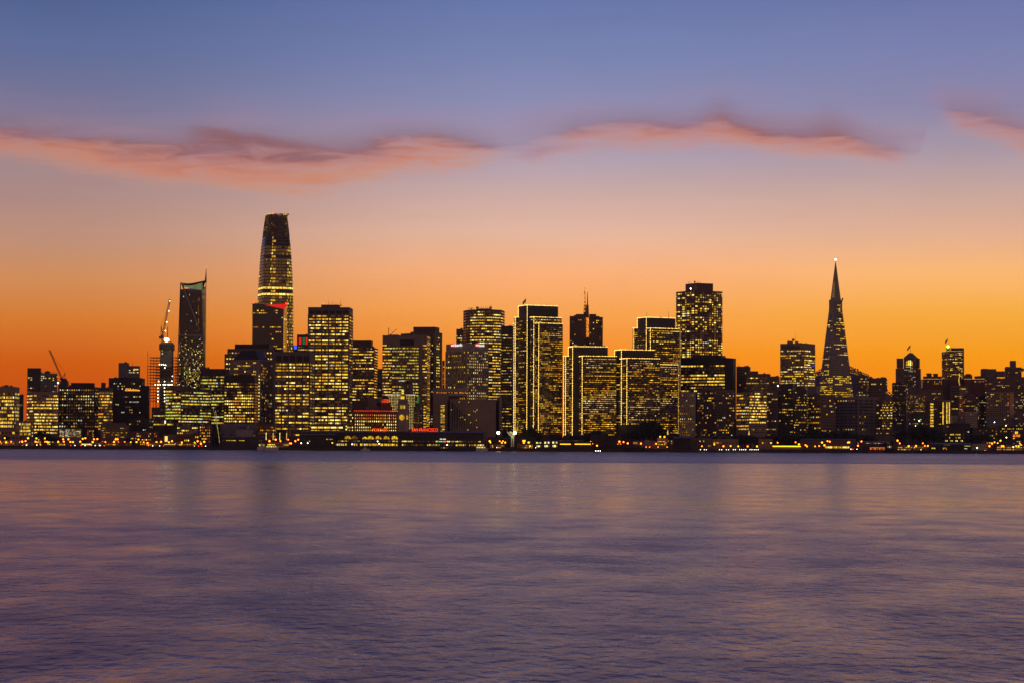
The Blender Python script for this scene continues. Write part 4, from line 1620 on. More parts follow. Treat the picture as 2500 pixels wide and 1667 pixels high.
# --- curved faceted tower behind
def faceted_tower():
    D = 3170
    b = Bld('office_tower', 'round fronted office tower with bright ribbon floors and antennas on its roof', 'tower', 'F', 197, 540, 581, 222, D, 'brown', 46, build=False)
    P = lambda x, d: np.array([ray(*px('F', x, 215))[0] * (D + d), D + d])
    poly = [P(197, 26), P(225, 8), P(260, -2), P(330, -8), P(400, -10), P(470, -8), P(545, 0), P(566, 14), P(581, 34), P(570, 60), P(210, 60)]
    b.mass('wall', poly, b.zb, b.z(218), 'granite', 1.2)
    for i in range(8):
        f = Face(poly[i], poly[i + 1], b.zb, b.ztop)
        lo = .12 if i in (0, 1, 7) else .8
        nc = max(2, int(f.W / 2.6))
        b.grid(f, 228, 1300, 26.2, nc, lo, 'bright' if lo > .3 else 'dim',   .86, .42, .75, m=.01, ribs='h', rib_out=.3,
               full=(2, 5, 10) if lo > .3 else (), rowvar=.6)
    for x, y in ((322, 178), (340, 185), (365, 180), (380, 186), (405, 182), (420, 188), (440, 176), (452, 178), (458, 172)):
        b.antenna(x, y, 215, .6, dD=12, w2=.3)
    m = MB()
    for x in (326, 450):
        q = at(*px('F', x, 196), D + 14)
        m.ball(q, 2.2, 8, 5, sz=.5)
    b.part(m, 'dish', 'dark')
    b.tier(315, 455, 466, 205, 6, 18)
    mb = MB()
    mb.bar(at(*px('F', 242, 204), D + 6), at(*px('F', 290, 202), D + 6), .8)
    mb.bar(at(*px('F', 272, 204), D + 6), at(*px('F', 272, 216), D + 6) - Z3 * 2, 1.0)
    b.part(mb, 'window_washing_rig', 'steel')
    b.done()


faceted_tower()
b = Bld('office_tower', 'small stepped stub left of the round fronted tower', 'tower', 'F', 130, 186, 197, 395, 3150, 'granite', 24)
b.grid(b.fl, 450, 600, 22, 6, .7, 'warm', .8, .45, .7)
b.done()
b = Bld('office_tower', 'dark tower with sparse lit floors just left of the tallest light strung tower', 'tower', 'F', 549, 655, 672, 367, 3090, 'dark', 30)
b.tier(640, 655, 668, 372, -3, 8, part='corner_fin')
b.grid(b.fl, 440, 1340, 27.6, 14, .48, 'warm', .72, .34, .7, .7, ribs='h')
b.done()

# --- stepped hotel
def hotel():
    zi = 'E'
    D = 2800
    b = Bld('hotel', 'stepped concrete hotel with a sloping terraced face and a round rooftop lounge', 'building', 'E', 1035, 1200, 1240, 872, D, 'tan', 40)
    # tower with stacked balconies
    b.grid(subface(b.fl, .52, .82), 985, 1300, 20.2, 2, .98, 'warm', .96, .5, .9, .1, ribs='h', rib_out=.7)
    # rooftop lounge: a wide drum with a lit underside band
    c0, c1 = at(*px(zi, 1030, 800), D + 34), at(*px(zi, 1436, 800), D + 34)
    cen, rad = (c0 + c1) / 2, (c1[0] - c0[0]) / 2
    zt, zm, zl = b.z(790), b.z(830), b.z(852)
    m = MB().cyl(cen, rad, zm, zt, 40)
    b.part(m, 'lounge_roof', 'pale')
    m = MB().cyl(cen, rad * .97, zl, zm, 40)
    b.part(m, 'lounge_glass', 'pane')
    m = MB().cyl(cen, rad, b.z(880), zl, 40)
    b.part(m, 'lounge_floor', 'pale')
    m = MB().cyl(cen, rad * .5, b.zb, b.z(878), 24)
    b.part(m, 'lounge_shaft', 'tan')
    m = MB()
    for a in np.linspace(math.pi * 1.08, math.pi * 1.92, 34):
        if b.rng.random() < .62:
            q = cen + np.array([math.cos(a) * rad * .985, math.sin(a) * rad * .985, 0])
            m.ball((q[0], q[1], (zl + zm) / 2 + b.rng.uniform(-.4, .4)), b.rng.uniform(.45, .9), 6, 4)
    b.part(m, 'lounge_lamps', 'w_org', 'stuff')
    # long wing whose terraces step back to the left
    fA = at(*px(zi, 1215, 1290), D - 6)
    xs = [px(zi, x, 920) for x in (1228, 1765)]
    C, L, R, K = footprint(px(zi, 1228, 920)[0], px(zi, 1762, 920)[0], px(zi, 1775, 920)[0], px(zi, 0, 920)[1], D - 4, 40)
    wf = Face(L, C, b.zb, b.z(920))
    b.mass('wing', [C, R, K, L], b.zb, b.z(920), 'tan', 1.0)
    # terraces: slabs each starting further right as they rise
    n = 17
    m = MB()
    for i in range(n):
        zz = b.z(1290 - i * 20.5)
        t0 = .02 + .0 * i
        t1 = 1.0 - 0.0 * i
        t_end = .62 - .6 * (i / n)
        a = wf.pt(wf.W * .02, zz, 8.5 - i * .42)
        b.part(MB().obox(a, wf.d * wf.W * max(.06, t_end), -wf.n * (8.6 - i * .42), Z3 * 1.1), 'terrace', 'tan')
    for k in range(11):
        x = wf.W * (.03 + .052 * k)
        zz = b.z(920 + k * 30)
        m.obox(wf.pt(x, b.zb, 9.0 - .2 * k), wf.d * .7, -wf.n * (9.1 - .2 * k), Z3 * (zz - b.zb))
    b.part(m, 'terrace_fins', 'pale', 'stuff')
    m = MB()
    for k in range(15):
        x = wf.W * b.rng.uniform(.04, .62)
        zz = b.z(b.rng.uniform(930, 1280))
        m.ball(wf.pt(x, zz, 9.4), .5, 6, 4)
    b.part(m, 'terrace_lamps', 'w_bri', 'stuff')
    # right return with stepped balconies
    f = b.tier(1770, 1800, 1832, 895, -2, 26, part='stair_wing', z0=b.zb)
    for i in range(16):
        zz = b.z(930 + i * 23)
        a = f[1].pt(0, zz, 1.6)
        b.part(MB().obox(a, f[1].d * f[1].W, -f[1].n * 1.6, Z3 * 1.2), 'balcony', 'pale')
    b.tier(1040, 1110, 1140, 790, 20, 24, part='lift_tower', z0=b.ztop - 1.3)
    b.done()


hotel()

# --- dotted light building, dome block
b = Bld('hotel', 'mid rise hung with a net of tiny white lights behind the clock tower', 'building', 'E', 492, 822, 834, 872, 2830, 'tan', 26)
b.grid(b.fl, 890, 1290, 24, 12, .05, 'dim', .4, .5, .2)
m = MB()
for i in range(19):
    for j in range(22):
        m.ball(b.fl.pt(b.fl.W * (.01 + i / 18.4), b.z(874 + j * 18.5), .6), .34, 4, 3)
b.part(m, 'light_net', 'w_cre', 'stuff')
m = MB()
for i in range(36):
    m.ball(b.fl.pt(b.fl.W * i / 35.0, b.ztop + .2, .4), .5, 4, 3)
b.part(m, 'roof_lights', 'w_coo', 'stuff')
b.done()
b = Bld('office_building', 'dark hipped roof block peeping up right of the clock tower spire', 'building', 'E', 694, 768, 800, 740, 2910, 'brown', 16)
b.cluttered = True
hip_roof(b, [b.C, b.R, b.K, b.L], b.ztop - .4, b.z(702), .55, 'black', flare=0.0)
b.grid(b.fl, 750, 870, 40, 4, .15, 'dim', .4, .7, .2)
b.done()
b = Bld('office_building', 'low block under the tan tower with a green lit shaft beside it', 'building', 'E', 810, 905, 920, 1005, 2820, 'brown', 20)
m = MB()
P0 = b.fl.p + b.fl.n * .5
q = [plane_at('E', x, y, P0, b.fl.n) for x, y in ((846, 905), (862, 892), (874, 900), (868, 965), (848, 968))]
b.part(MB().add([*q, *[w - b.fl.n * .45 for w in q]], [(4, 3, 2, 1, 0), (0, 1, 6, 5), (1, 2, 7, 6), (2, 3, 8, 7), (3, 4, 9, 8)]), 'green_light', 'g_grn')
b.grid(b.fl, 1010, 1290, 27, 6, .4, 'dim', .6, .5, .4)
b.done()

# --- red lit block with the roof lantern
b = Bld('brick_building', 'long brick block glowing red with rows of small white windows behind the ferry terminal', 'building', 'E', 36, 110, 622, 1058, 2735, 'brick', 40)
b.grid(b.fl, 1080, 1300, 36, 4, .5, 'cream', .4, .5, .3, .3)
rows = [('red', 1085, 1121), ('red', 1121, 1157), ('cream', 1157, 1193), ('cream', 1193, 1229), ('cream', 1229, 1262), ('cream', 1262, 1298)]
for pal_, y0, y1 in rows:
    b.grid(b.fr, y0, y1, 36, 20, .86, pal_, .42, .52, .6, .0)
b.string([b.fr.pt(0, b.ztop + .4, 1.6), b.fr.pt(b.fr.W, b.ztop + .4, 1.6)], .5, 'g_red', 'cornice_light')  # red string added out from the cornice to throw red light on the brick
b.tier(240, 320, 560, 1000, 14, 20, part='upper_block', wall='brown')
b.tier(280, 380, 420, 905, 18, 14, part='upper_block', wall='brown')
fa, fb = b.tier(405, 428, 546, 960, 16, 12, part='lantern_base')
C, L, R, K = footprint(*[px('E', x, 910)[0] for x in (424, 436, 528)], px('E', 0, 910)[1], 2753, 6)
zt, zl = b.z(908), b.z(966)
b.mass('lantern', [C, R, K, L], zl, zt, 'brick', 0)
lf = Face(C, R, zl, zt)
for i in range(6):
    b.panel(lf, lf.W * (.04 + i / 6.2), lf.W * (.04 + (i + .62) / 6.2), zl + .8, zt - .5, 'w_red', 'lantern_window', .2)
b.cluttered = True
hip_roof(b, [C, R, K, L], zt - .05, b.z(882), .5, 'roof', flare=.05)
b.done()


# --- clock tower and ferry hall
def ferry_hall():
    zi, D = 'E', 2602
    b = Bld('ferry_terminal', 'long dark arcaded ferry hall on the quay with a roof sign in red letters', 'building', 'E', -478, 1622, 1650, 1310, D, 'dark', 40, parapet=0)
    b.cluttered = True
    # pitched roof along the hall
    L, C, R, K = b.L, b.C, b.R, b.K
    z0, z1 = b.ztop - .1, b.z(1291)
    bk = (R - C)
    m = MB()
    r0, r1 = L + bk * .45, C + bk * .45
    fwd = -bk / np.linalg.norm(bk) * 1.2
    m.add([(*(L + fwd), z0), (*(C + fwd), z0), (*r1, z1), (*r0, z1), (*(R - fwd), z0), (*(K - fwd), z0)],
          [(0, 1, 2, 3), (2, 4, 5, 3), (1, 4, 2), (0, 3, 5), (0, 5, 4, 1)])
    b.part(m, 'roof', 'black')
    f = b.fl
    X = lambda x: face_xz(f, zi, x, 1380)[0]
    # upper storey arches
    arch = [-330, -290, -255, -200, -120, 45, 140, 250, 305, 395, 490, 585]
    arch = [40, 118, 242, 305, 395, 490, 585]
    zb0 = b.z(1388)
    for i, ax in enumerate(arch):
        x = X(ax)
        rr = 7.6 / 2 * (1.0 if ax != 242 else .7)
        m = MB()
        n = 12
        pts = [f.pt(x + rr * math.cos(t), zb0 + rr * .95 * math.sin(t), .25) for t in np.linspace(0, math.pi, n)]
        bp = [q - f.n * .2 for q in pts]
        m.add(pts, [tuple(range(n))])
        m.add(pts + bp, [(k, n + k, n + k + 1, k + 1) for k in range(n - 1)])
        o = b.part(m, 'arch_window', ['w_mid', 'w_dim', 'w_bri', 'w_bri', 'w_mid', 'w_mid', 'w_bri'][i])
        fr = MB()
        for t in np.linspace(0, math.pi, 6)[1:-1]:
            fr.bar(f.pt(x, zb0, .35), f.pt(x + rr * math.cos(t), zb0 + rr * .95 * math.sin(t), .35), .22)
        b.sub(fr, 'muntins', 'dark', o)
    # gallery windows and ground floor openings
    g1 = Face(f.pt(X(-130), 0), f.pt(X(640), 0), 0, 0)
    g2 = Face(f.pt(X(650), 0), f.pt(X(1625), 0), 0, 0)
    g0 = Face(f.pt(X(-470), 0), f.pt(X(-140), 0), 0, 0)
    b.grid(g1, 1398, 1424, 26, 34, .45, 'warm', .7, .6, .7, .0, zz=(b.z(1400), b.z(1424)), out=.3)
    b.grid(g2, 1398, 1424, 26, 50, .72, 'cream', .72, .6, .75, .0, zz=(b.z(1400), b.z(1424)), out=.3)
    b.grid(g1, 1430, 1470, 40, 30, .75, 'bright', .8, .7, .7, .0, zz=(b.z(1434), b.z(1472)), out=.3)
    b.grid(g2, 1430, 1470, 40, 36, .5, 'warm', .7, .6, .7, .0, zz=(b.z(1436), b.z(1470)), out=.3)
    b.grid(g0, 1430, 1470, 40, 12, .2, 'home', .6, .6, .5, .0, zz=(b.z(1440), b.z(1470)), out=.3)
    m = MB()
    for k in range(46):
        x = f.W * (k + .5) / 46
        m.obox(f.pt(x, b.zb, .8), f.d * .7, -f.n * .8, Z3 * (b.ztop - b.zb - .2))
    b.part(m, 'pilasters', 'dark', 'stuff')
    for xa, xb, y0, y1, mt in ((1072, 1140, 1406, 1416, 'g_cyan'), (1150, 1200, 1406, 1416, 'g_tail'), (1113, 1180, 1378, 1386, 'g_whs')):
        b.upanel(f, xa, xb, y0, y1, mt if mt != 'g_tail' else 'g_red', 'lit_sign', .5)
    m = MB()
    for k in range(5):
        a = f.pt(f.W * (.33 + .08 * k), b.z(1428), .2)
        b.part(MB().obox(a, f.d * 14, f.n * 4.0, Z3 * .3), 'awning', 'dark')
    # roof signs
    sf = Face(f.p + f.n * -6, f.q + f.n * -6, 0, 0)
    for body, xa, xb, yt, yb in (('PORT OF', 330, 500, 1258, 1292), ('SAN FRANCISCO', 786, 1090, 1256, 1294)):
        x0, zt = face_xz(sf, zi, xa, yt)
        x1, zl = face_xz(sf, zi, xb, yb)
        o = text_part(b.root, b.org, body, sf, x0, zl, x1 - x0, zt - zl, 'g_red', 'roof_sign', .4)
        m = MB()
        for t in np.linspace(0, 1, 9):
            m.bar(sf.pt(x0 + (x1 - x0) * t, zl - 4, -.4), sf.pt(x0 + (x1 - x0) * t, zt, -.4), .25)
        m.bar(sf.pt(x0, zl, -.4), sf.pt(x1, zl, -.4), .3)
        m.bar(sf.pt(x0, zt, -.4), sf.pt(x1, zt, -.4), .25)
        b.part(m, 'sign_frame', 'steel')
    b.done()
    # clock tower
    t = Bld('clock_tower', 'pale clock tower with lit arcade belfry and spire rising behind the ferry hall', 'tower', 'E', 624, 714, 748, 1042, 2618, 'pale', 9, parapet=0, base=2.6)
    t.cluttered = True
    fl_, fr_ = t.fl, t.fr
    for f_, n_ in ((fl_, 3), (fr_, 1)):
        m = MB()
        for k in range(n_ + 1):
            m.obox(f_.pt((f_.W - .5) * k / n_, t.zb, .4), f_.d * .5, -f_.n * .4, Z3 * (t.ztop - t.zb))
        t.part(m, 'pilasters', 'pale', 'stuff')
    cz = t.z(1131)
    for f_, sx, rr in ((fl_, .54, 3.1), (fr_, .5, 2.4)):
        m = MB()
        n = 24
        pts = [f_.pt(f_.W * sx + rr * math.cos(a), cz + rr * math.sin(a), .55) for a in np.linspace(0, 2 * math.pi, n, endpoint=False)]
        m.add(pts + [q - f_.n * .5 for q in pts], [tuple(range(n))] + [(k, n + k, n + (k + 1) % n, (k + 1) % n) for k in range(n)])
        o = t.part(m, 'clock_face', 'w_mid')
        h = MB().bar(f_.pt(f_.W * sx, cz, .7), f_.pt(f_.W * sx - rr * .2, cz - rr * .7, .7), .35)
        h.bar(f_.pt(f_.W * sx, cz, .7), f_.pt(f_.W * sx + rr * .45, cz + rr * .1, .7), .4)
        t.sub(h, 'clock_hands', 'black', o)
    # tiers: cornice, lit arcade, dark tier, lit tier, lantern, spire
    cen = (t.C + t.L + t.R + t.K) / 4
    P4 = [t.C, t.R, t.K, t.L]
    sc = lambda k: [cen + (np.asarray(q) - cen) * k for q in P4]
    def mass(part, k, ya, yb, mat, roof=None):
        return t.mass(part, sc(k), t.z(ya), t.z(yb), mat, 0, roof or mat)
    mass('cornice', 1.12, 1044, 1034, 'pale')
    mass('belfry_core', .78, 1034, 984, 'tan')
    q4 = sc(.98)
    for i in range(4):
        a_, c_ = q4[i], q4[(i + 1) % 4]
        for k in range(6):
            p = a_ + (c_ - a_) * (k + .15) / 5.3
            if k > 4 and False:
                continue
            m = MB().cyl(p, .55, t.z(1034), t.z(984), 8)
            t.part(m, 'column', 'pale')
    core = sc(.79)
    for i, (a_, c_) in enumerate(((core[3], core[0]), (core[0], core[1]))):
        ff = Face(a_, c_, 0, 0)
        for k in range(5 if i == 0 else 2):
            n_ = 5 if i == 0 else 2
            t.panel(ff, ff.W * (k + .15) / n_, ff.W * (k + .85) / n_, t.z(1030), t.z(989), 'w_bri', 'arcade_light', .1)
    mass('cornice', 1.08, 984, 974, 'pale', 'roof')
    mass('dark_tier', .84, 974, 934, 'grey', 'roof')
    mass('cornice', .9, 934, 926, 'pale')
    mass('upper_tier', .46, 926, 876, 'tan')
    core = sc(.47)
    ff = Face(core[3], core[0], 0, 0)
    for k in range(3):
        t.panel(ff, ff.W * (k + .15) / 3, ff.W * (k + .85) / 3, t.z(918), t.z(882), 'w_bri', 'tier_window', .1)
    mass('cornice', .54, 876, 868, 'pale')
    mass('lantern', .32, 868, 800, 'tan')
    core = sc(.33)
    ff = Face(core[3], core[0], 0, 0)
    for y0, y1 in ((862, 838), (832, 806)):
        t.panel(ff, ff.W * .12, ff.W * .88, t.z(y0), t.z(y1), 'w_bri', 'lantern_window', .1)
    m = MB().cyl(cen, 1.7, t.z(800), t.z(752), 8, r1=.3)
    t.part(m, 'spire', 'tan')
    t.part(MB().bar((*cen, t.z(755)), (*cen, t.z(712)), .25), 'flagpole', 'steel')
    t.zi, t.D = 'E', float(cen[1])
    flag(t, 690, 730, 3.2, 1.6, -1, 0)
    return b, t


ferry_hall()


# --- light strung towers
def strung_tower(label, zi, D, wall, slabs, ybot, pitch, p, pal='amber'):
    """slabs: (xl, xc, xr, ytop, dD, left string?, right string?, cols left, cols right, crown height y)"""
    s0 = slabs[0]
    b = Bld('office_tower', label, 'tower', zi, s0[0], s0[1], s0[2], s0[3], D, wall, s0[10] if len(s0) > 10 else 24)
    zlow = b.z(ybot)
    for i, s in enumerate(slabs):
        xl, xc, xr, yt, dD, ls, rs, cl, cr, yc = s[:10]
        if i == 0:
            fl, fr = b.fl, b.fr
            zt = b.ztop
        else:
            fl, fr = b.tier(xl, xc, xr, yt, dD, s[10] if len(s) > 10 else 24, part='slab', z0=b.zb, wall=wall, same=True)
            zt = fl.z1
        yy = max(yc, yt + pitch)
        if cl:
            b.grid(fl, yy, ybot, pitch, cl, p * .6, pal, .7, .42, .55, .4, ribs='h', rib_out=.25)
        if cr:
            b.grid(fr, yy, ybot, pitch, cr, p, pal, .84, .42, .72, .55, ribs='h', rib_out=.25)
        o = .55
        cpt = fl.q + (fl.n + fr.n) * o * .8
        lpt, rpt = fl.p + fl.n * o, fr.q + fr.n * o
        b.string([(*cpt[:2], zlow), (*cpt[:2], zt + .4)])
        if ls:
            b.string([(*lpt[:2], zlow), (*lpt[:2], zt + .4)])
        if rs:
            b.string([(*rpt[:2], b.z(rs)), (*rpt[:2], zt + .4)], .4, 'g_strd')
        b.string([(*lpt[:2], zt + .4), (*cpt[:2], zt + .4), (*rpt[:2], zt + .4)])
    return b


b = strung_tower('tallest light strung slab tower, three stepped slabs outlined in gold', 'F', 2900, 'dark',
                 [(712, 794, 1081, 175, 0, 1, 0, 8, 0, 290),
                  (821, 856, 1113, 286, -16, 0, 0, 4, 20, 300),
                  (868, 902, 1124, 342, -30, 0, 0, 4, 26, 380),
                  (680, 684, 715, 288, 6, 0, 0, 0, 4, 330, 6),
                  (667, 671, 700, 346, 12, 0, 0, 0, 3, 380, 6)], 1380, 18.6, .58)
b.antenna(779, 90, 175)
flag(b, 779, 110, 5, 4, -1)
for x in (932, 968, 984):
    b.antenna(x, 160, 182, .3)
b.done()
b = strung_tower('broad light strung tower in front of the twin mast tower', 'G', 2850, 'dark',
                 [(103, 141, 452, 606, 0, 1, 0, 4, 0, 700),
                  (166, 227, 533, 690, -16, 1, 0, 6, 34, 705),
                  (75, 79, 108, 692, 8, 0, 0, 0, 4, 720, 6),
                  (58, 62, 84, 692, 14, 0, 0, 0, 3, 720, 6)], 1395, 18.4, .74)
b.done()
b = strung_tower('light strung tower with a missing string on its right, right of the broad one', 'G', 2830, 'dark',
                 [(515, 575, 870, 634, 0, 1, 0, 5, 0, 730),
                  (560, 624, 918, 710, -18, 0, 0, 6, 28, 722)], 1300, 18.2, .58)
b.done()
b = strung_tower('light strung tower rearmost, its top slab level with antennas beside the dark granite tower', 'G', 3010, 'dark',
                 [(717, 796, 1053, 348, 0, 1, 0, 7, 0, 450),
                  (806, 832, 1094, 444, -16, 0, 1000, 3, 28, 455),
                  (680, 684, 718, 443, 8, 0, 0, 0, 4, 470, 6),
                  (912, 916, 1079, 765, -60, 0, 1380, 0, 18, 790, 8)], 1380, 18.2, .62)
b.antenna(992, 290, 350)
for x in (795, 800):
    b.antenna(x, 300, 345, .3)
b.done()

# --- twin mast tower
b = Bld('office_tower', 'grey tower with two tall masts and a glowing slot between its halves', 'tower', 'G', 112, 258, 262, 336, 3270, 'granite', 26)
fa, fb = b.tier(282, 286, 408, 344, -2, 26, part='right_half', z0=b.zb)
b.mass('link', [b.C + (0, 6), b.C + (14, 6), b.C + (14, 20), b.C + (0, 20)], b.zb, b.z(340), 'granite', 0)
b.tier(168, 255, 258, 318, 6, 16)
b.tier(150, 168, 170, 327, 4, 12)
b.tier(286, 345, 350, 318, 6, 16)
b.tier(345, 378, 380, 336, 4, 12)
b.tier(407, 432, 436, 597, 4, 14, part='annex', z0=b.zb)
b.grid(b.fl, 342, 620, 18.2, 8, .12, 'home', .6, .5, .3, .3)
b.grid(fb, 350, 620, 18.2, 8, .2, 'home', .6, .5, .3, .3)
m = MB()
for i in range(14):
    y = 350 + i * 12.2
    a = at(*px('G', 260, y), 3266)
    c = at(*px('G', 283, y), 3266)
    m.obox(a - Z3 * 2.2, (c[0] - a[0], 0, 0), (0, .6, 0), Z3 * 2.2)
b.part(m, 'lit_slot', 'w_org', 'stuff')
for x, yt in ((249, 122), (271, 122)):
    u0 = at(*px('G', x, yt), 3280)
    m = MB()
    zb_ = b.z(345)
    zmid = float(at(*px('G', x, 236), 3280)[2])
    m.bar((u0[0], 3280, zb_), (u0[0], 3280, zmid), 4.4, w2=3.0)
    m.bar((u0[0], 3280, zmid - .1), u0, 1.7, w2=.6)
    b.part(m, 'mast', 'steel')
q = at(*px('G', 245, 300), 3277.5)
m = MB()
for k in range(7):
    m.box(q[0] - .9, q[0] + .9, 3277.2, 3277.6, q[2] + k * 5.2, q[2] + k * 5.2 + 3.4)
b.part(m, 'mast_lights', 'w_org', 'stuff')
b.done()

# --- dark granite tower
def granite_tower():
    b = Bld('office_tower', 'massive dark granite tower with folded bays and hundreds of square lit windows', 'tower', 'H', 38, 205, 452, 106, 3310, 'granite', 46)
    b.tier(122, 222, 368, 40, 8, 30, wall='granite')
    fl, fr = b.fl, b.fr
    for f, nb in ((fl, 4), (fr, 6)):
        m = MB()
        w = f.W / nb
        for k in range(nb):
            a, c = f.pt(w * k, 0), f.pt(w * (k + 1), 0)
            mid = f.pt(w * (k + .5), 0, 2.4)
            m.add([(*a[:2], b.zb), (*mid[:2], b.zb), (*c[:2], b.zb), (*a[:2], b.ztop - 2), (*mid[:2], b.ztop - 2), (*c[:2], b.ztop - 2)],
                  [(0, 1, 4, 3), (1, 2, 5, 4), (3, 4, 5)])
        b.part(m, 'bay_windows', 'granite', 'stuff')
        rng = b.rng
        for k in range(nb):
            for h in range(2):
                a = f.pt(w * (k + h * .5), 0, 2.4 if h else 0)
                c = f.pt(w * (k + .5 + h * .5), 0, 0 if h else 2.4)
                ff = Face(a, c, 0, 0)
                b.grid(ff, 118, 720, 20.2, 1, .62 if f is fr else .5, 'bright', .6, .6, 0, .8, blank=(18, 19, 20))
    for x, y in ((150, 22), (165, 24), (203, 20), (232, 18), (252, 20)):
        b.antenna(x, y, 45, .5, dD=22)
    b.part(MB().ball(at(*px('H', 205, 30), 3326), 1.4, 8, 5), 'dish', 'dark')
    b.part(MB().ball(at(*px('H', 168, 92), 3314), 1.0, 6, 4), 'roof_lamp', 'g_wht')
    b.done()


granite_tower()
# ------------------------------------------------------------------ buildings, right part of the skyline
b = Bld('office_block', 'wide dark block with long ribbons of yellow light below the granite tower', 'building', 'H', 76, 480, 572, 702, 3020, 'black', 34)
b.tier(185, 440, 480, 682, 6, 22)
b.tier(480, 545, 572, 708, -3, 16, part='wing', z0=b.zb)
b.grid(b.fl, 760, 1010, 28.2, 30, .62, 'bright', .86, .5, .75, .6, ribs='h')
b.grid(b.fr, 760, 1010, 28.2, 8, .4, 'warm', .8, .5, .7, .5)
b.grid(b.fl, 1020, 1400, 28.2, 30, .08, 'home', .6, .4, .4)
b.done()
b = Bld('apartment_tower', 'pale olive apartment slab with columns of small lights below the wide dark block', 'building', 'H', 66, 200, 212, 1010, 2790, 'pale', 20)
b.grid(b.fl, 1024, 1400, 23, 7, .42, 'home', .3, .5, .3, .3, ribs='v', rib_w=.6, rib_out=.7)
b.done()
b = Bld('apartment_tower', 'dark apartment block dotted with scattered lights right of the olive slab', 'building', 'H', 225, 400, 560, 985, 2840, 'brown', 30)
b.tier(300, 395, 410, 962, 4, 14)
b.grid(b.fl, 1005, 1400, 22.5, 12, .26, 'home', .5, .5, .3, .3, ribs='h')
b.grid(b.fr, 1005, 1400, 22.5, 10, .24, 'home', .5, .5, .3, .3, ribs='h')
b.done()
b = Bld('office_tower', 'plain brown tower stub with two tiny roof antennas left of the stepped roofs', 'building', 'H', 575, 690, 702, 780, 3080, 'brown', 28)
b.grid(b.fl, 800, 1010, 25, 9, .2, 'home', .6, .45, .4)
for x in (588, 602):
    b.antenna(x, 745, 785)
b.done()
b = Bld('office_building', 'stepped brown block with broken ribbons left of the slotted crown tower', 'building', 'H', 660, 868, 880, 845, 3040, 'brown', 26)
b.tier(700, 766, 770, 822, 3, 14)
b.grid(b.fl, 872, 1010, 24, 16, .48, 'warm', .8, .42, .7)
b.done()
b = Bld('office_building', 'low brown roof block nestled left of the slotted crown tower', 'building', 'H', 862, 952, 962, 868, 3060, 'brown', 24)
b.grid(b.fl, 885, 1080, 26, 7, .28, 'home', .6, .42, .4)
b.part(MB().ball(at(*px('H', 946, 952), 3040), .9, 6, 4), 'roof_lamp', 'g_wht')
b.done()
b = Bld('office_building', 'tan mid rise with bright yellow ribbons and a pale blank base', 'building', 'H', 576, 690, 848, 1008, 2800, 'tan', 32)
b.grid(b.fl, 1020, 1350, 26.6, 12, .6, 'warm', .8, .45, .75, .5, ribs='h')
b.grid(b.fr, 1008, 1290, 26.6, 16, .78, 'bright', .9, .5, .8, .4, ribs='h')
b.grid(b.fr, 1300, 1380, 28, 10, .1, 'dim', .6, .4, .4)
b.done()
b = Bld('apartment_tower', 'narrow brown apartment block with one column of lit windows', 'building', 'H', 846, 945, 958, 990, 2870, 'brown', 24)
b.grid(b.fl, 1010, 1400, 25, 7, .28, 'home', .6, .42, .4)
b.done()
b = Bld('apartment_tower', 'near black slab tower below the slotted crown tower', 'building', 'H', 954, 1080, 1092, 935, 2880, 'black', 24)
b.grid(b.fl, 950, 1400, 25, 9, .2, 'home', .6, .4, .4)
b.done()
b = Bld('apartment_tower', 'dark slab with many tiny pairs of lights left of the pyramid base', 'building', 'H', 1086, 1200, 1215, 985, 2850, 'dark', 24)
b.tier(1100, 1180, 1190, 960, 6, 14)
b.grid(b.fl, 1000, 1400, 22, 10, .3, 'home', .5, .45, .35)
b.grid(b.fr, 1000, 1400, 22, 2, .4, 'home', .5, .45, .35)
b.done()
b = Bld('apartment_tower', 'brown block with warm scattered windows directly below the pyramid', 'building', 'H', 1208, 1330, 1460, 1030, 2860, 'brown', 28)
b.tier(1210, 1290, 1320, 952, 60, 24, part='rear_block', z0=b.zb, wall='grey')
b.grid(b.fl, 1045, 1390, 24, 8, .3, 'home', .55, .45, .4)
b.grid(b.fr, 1045, 1390, 24, 9, .22, 'home', .55, .45, .4)
b.done()
# slotted crown tower
b = Bld('office_tower', 'tan office tower with dark vertical slots under its crown beside the pyramid', 'tower', 'H', 966, 1178, 1277, 575, 3120, 'tan', 36)
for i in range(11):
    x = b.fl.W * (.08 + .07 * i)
    b.panel(b.fl, x, x + b.fl.W * .038, b.z(624), b.z(596), 'black', 'slot_shade_panel', .15)  # slot shade painted as black strips on the wall
b.grid(b.fl, 632, 1100, 20.4, 18, .55, 'bright', .72, .5, .6, .6, ribs='h')
b.grid(b.fr, 632, 1100, 20.4, 9, .72, 'bright', .8, .5, .7, .5, ribs='h')
b.upanel(b.fr, 1246, 1270, 772, 786, 'g_blu', 'blue_window')
b.tier(1028, 1075, 1080, 556, 8, 10)
b.tier(1100, 1124, 1128, 558, 8, 8)
b.part(MB().ball(at(*px('H', 1082, 546), 3132), 1.8, 8, 5), 'dish', 'dark')
b.antenna(1099, 475, 575)
b.antenna(1036, 540, 560)
b.done()


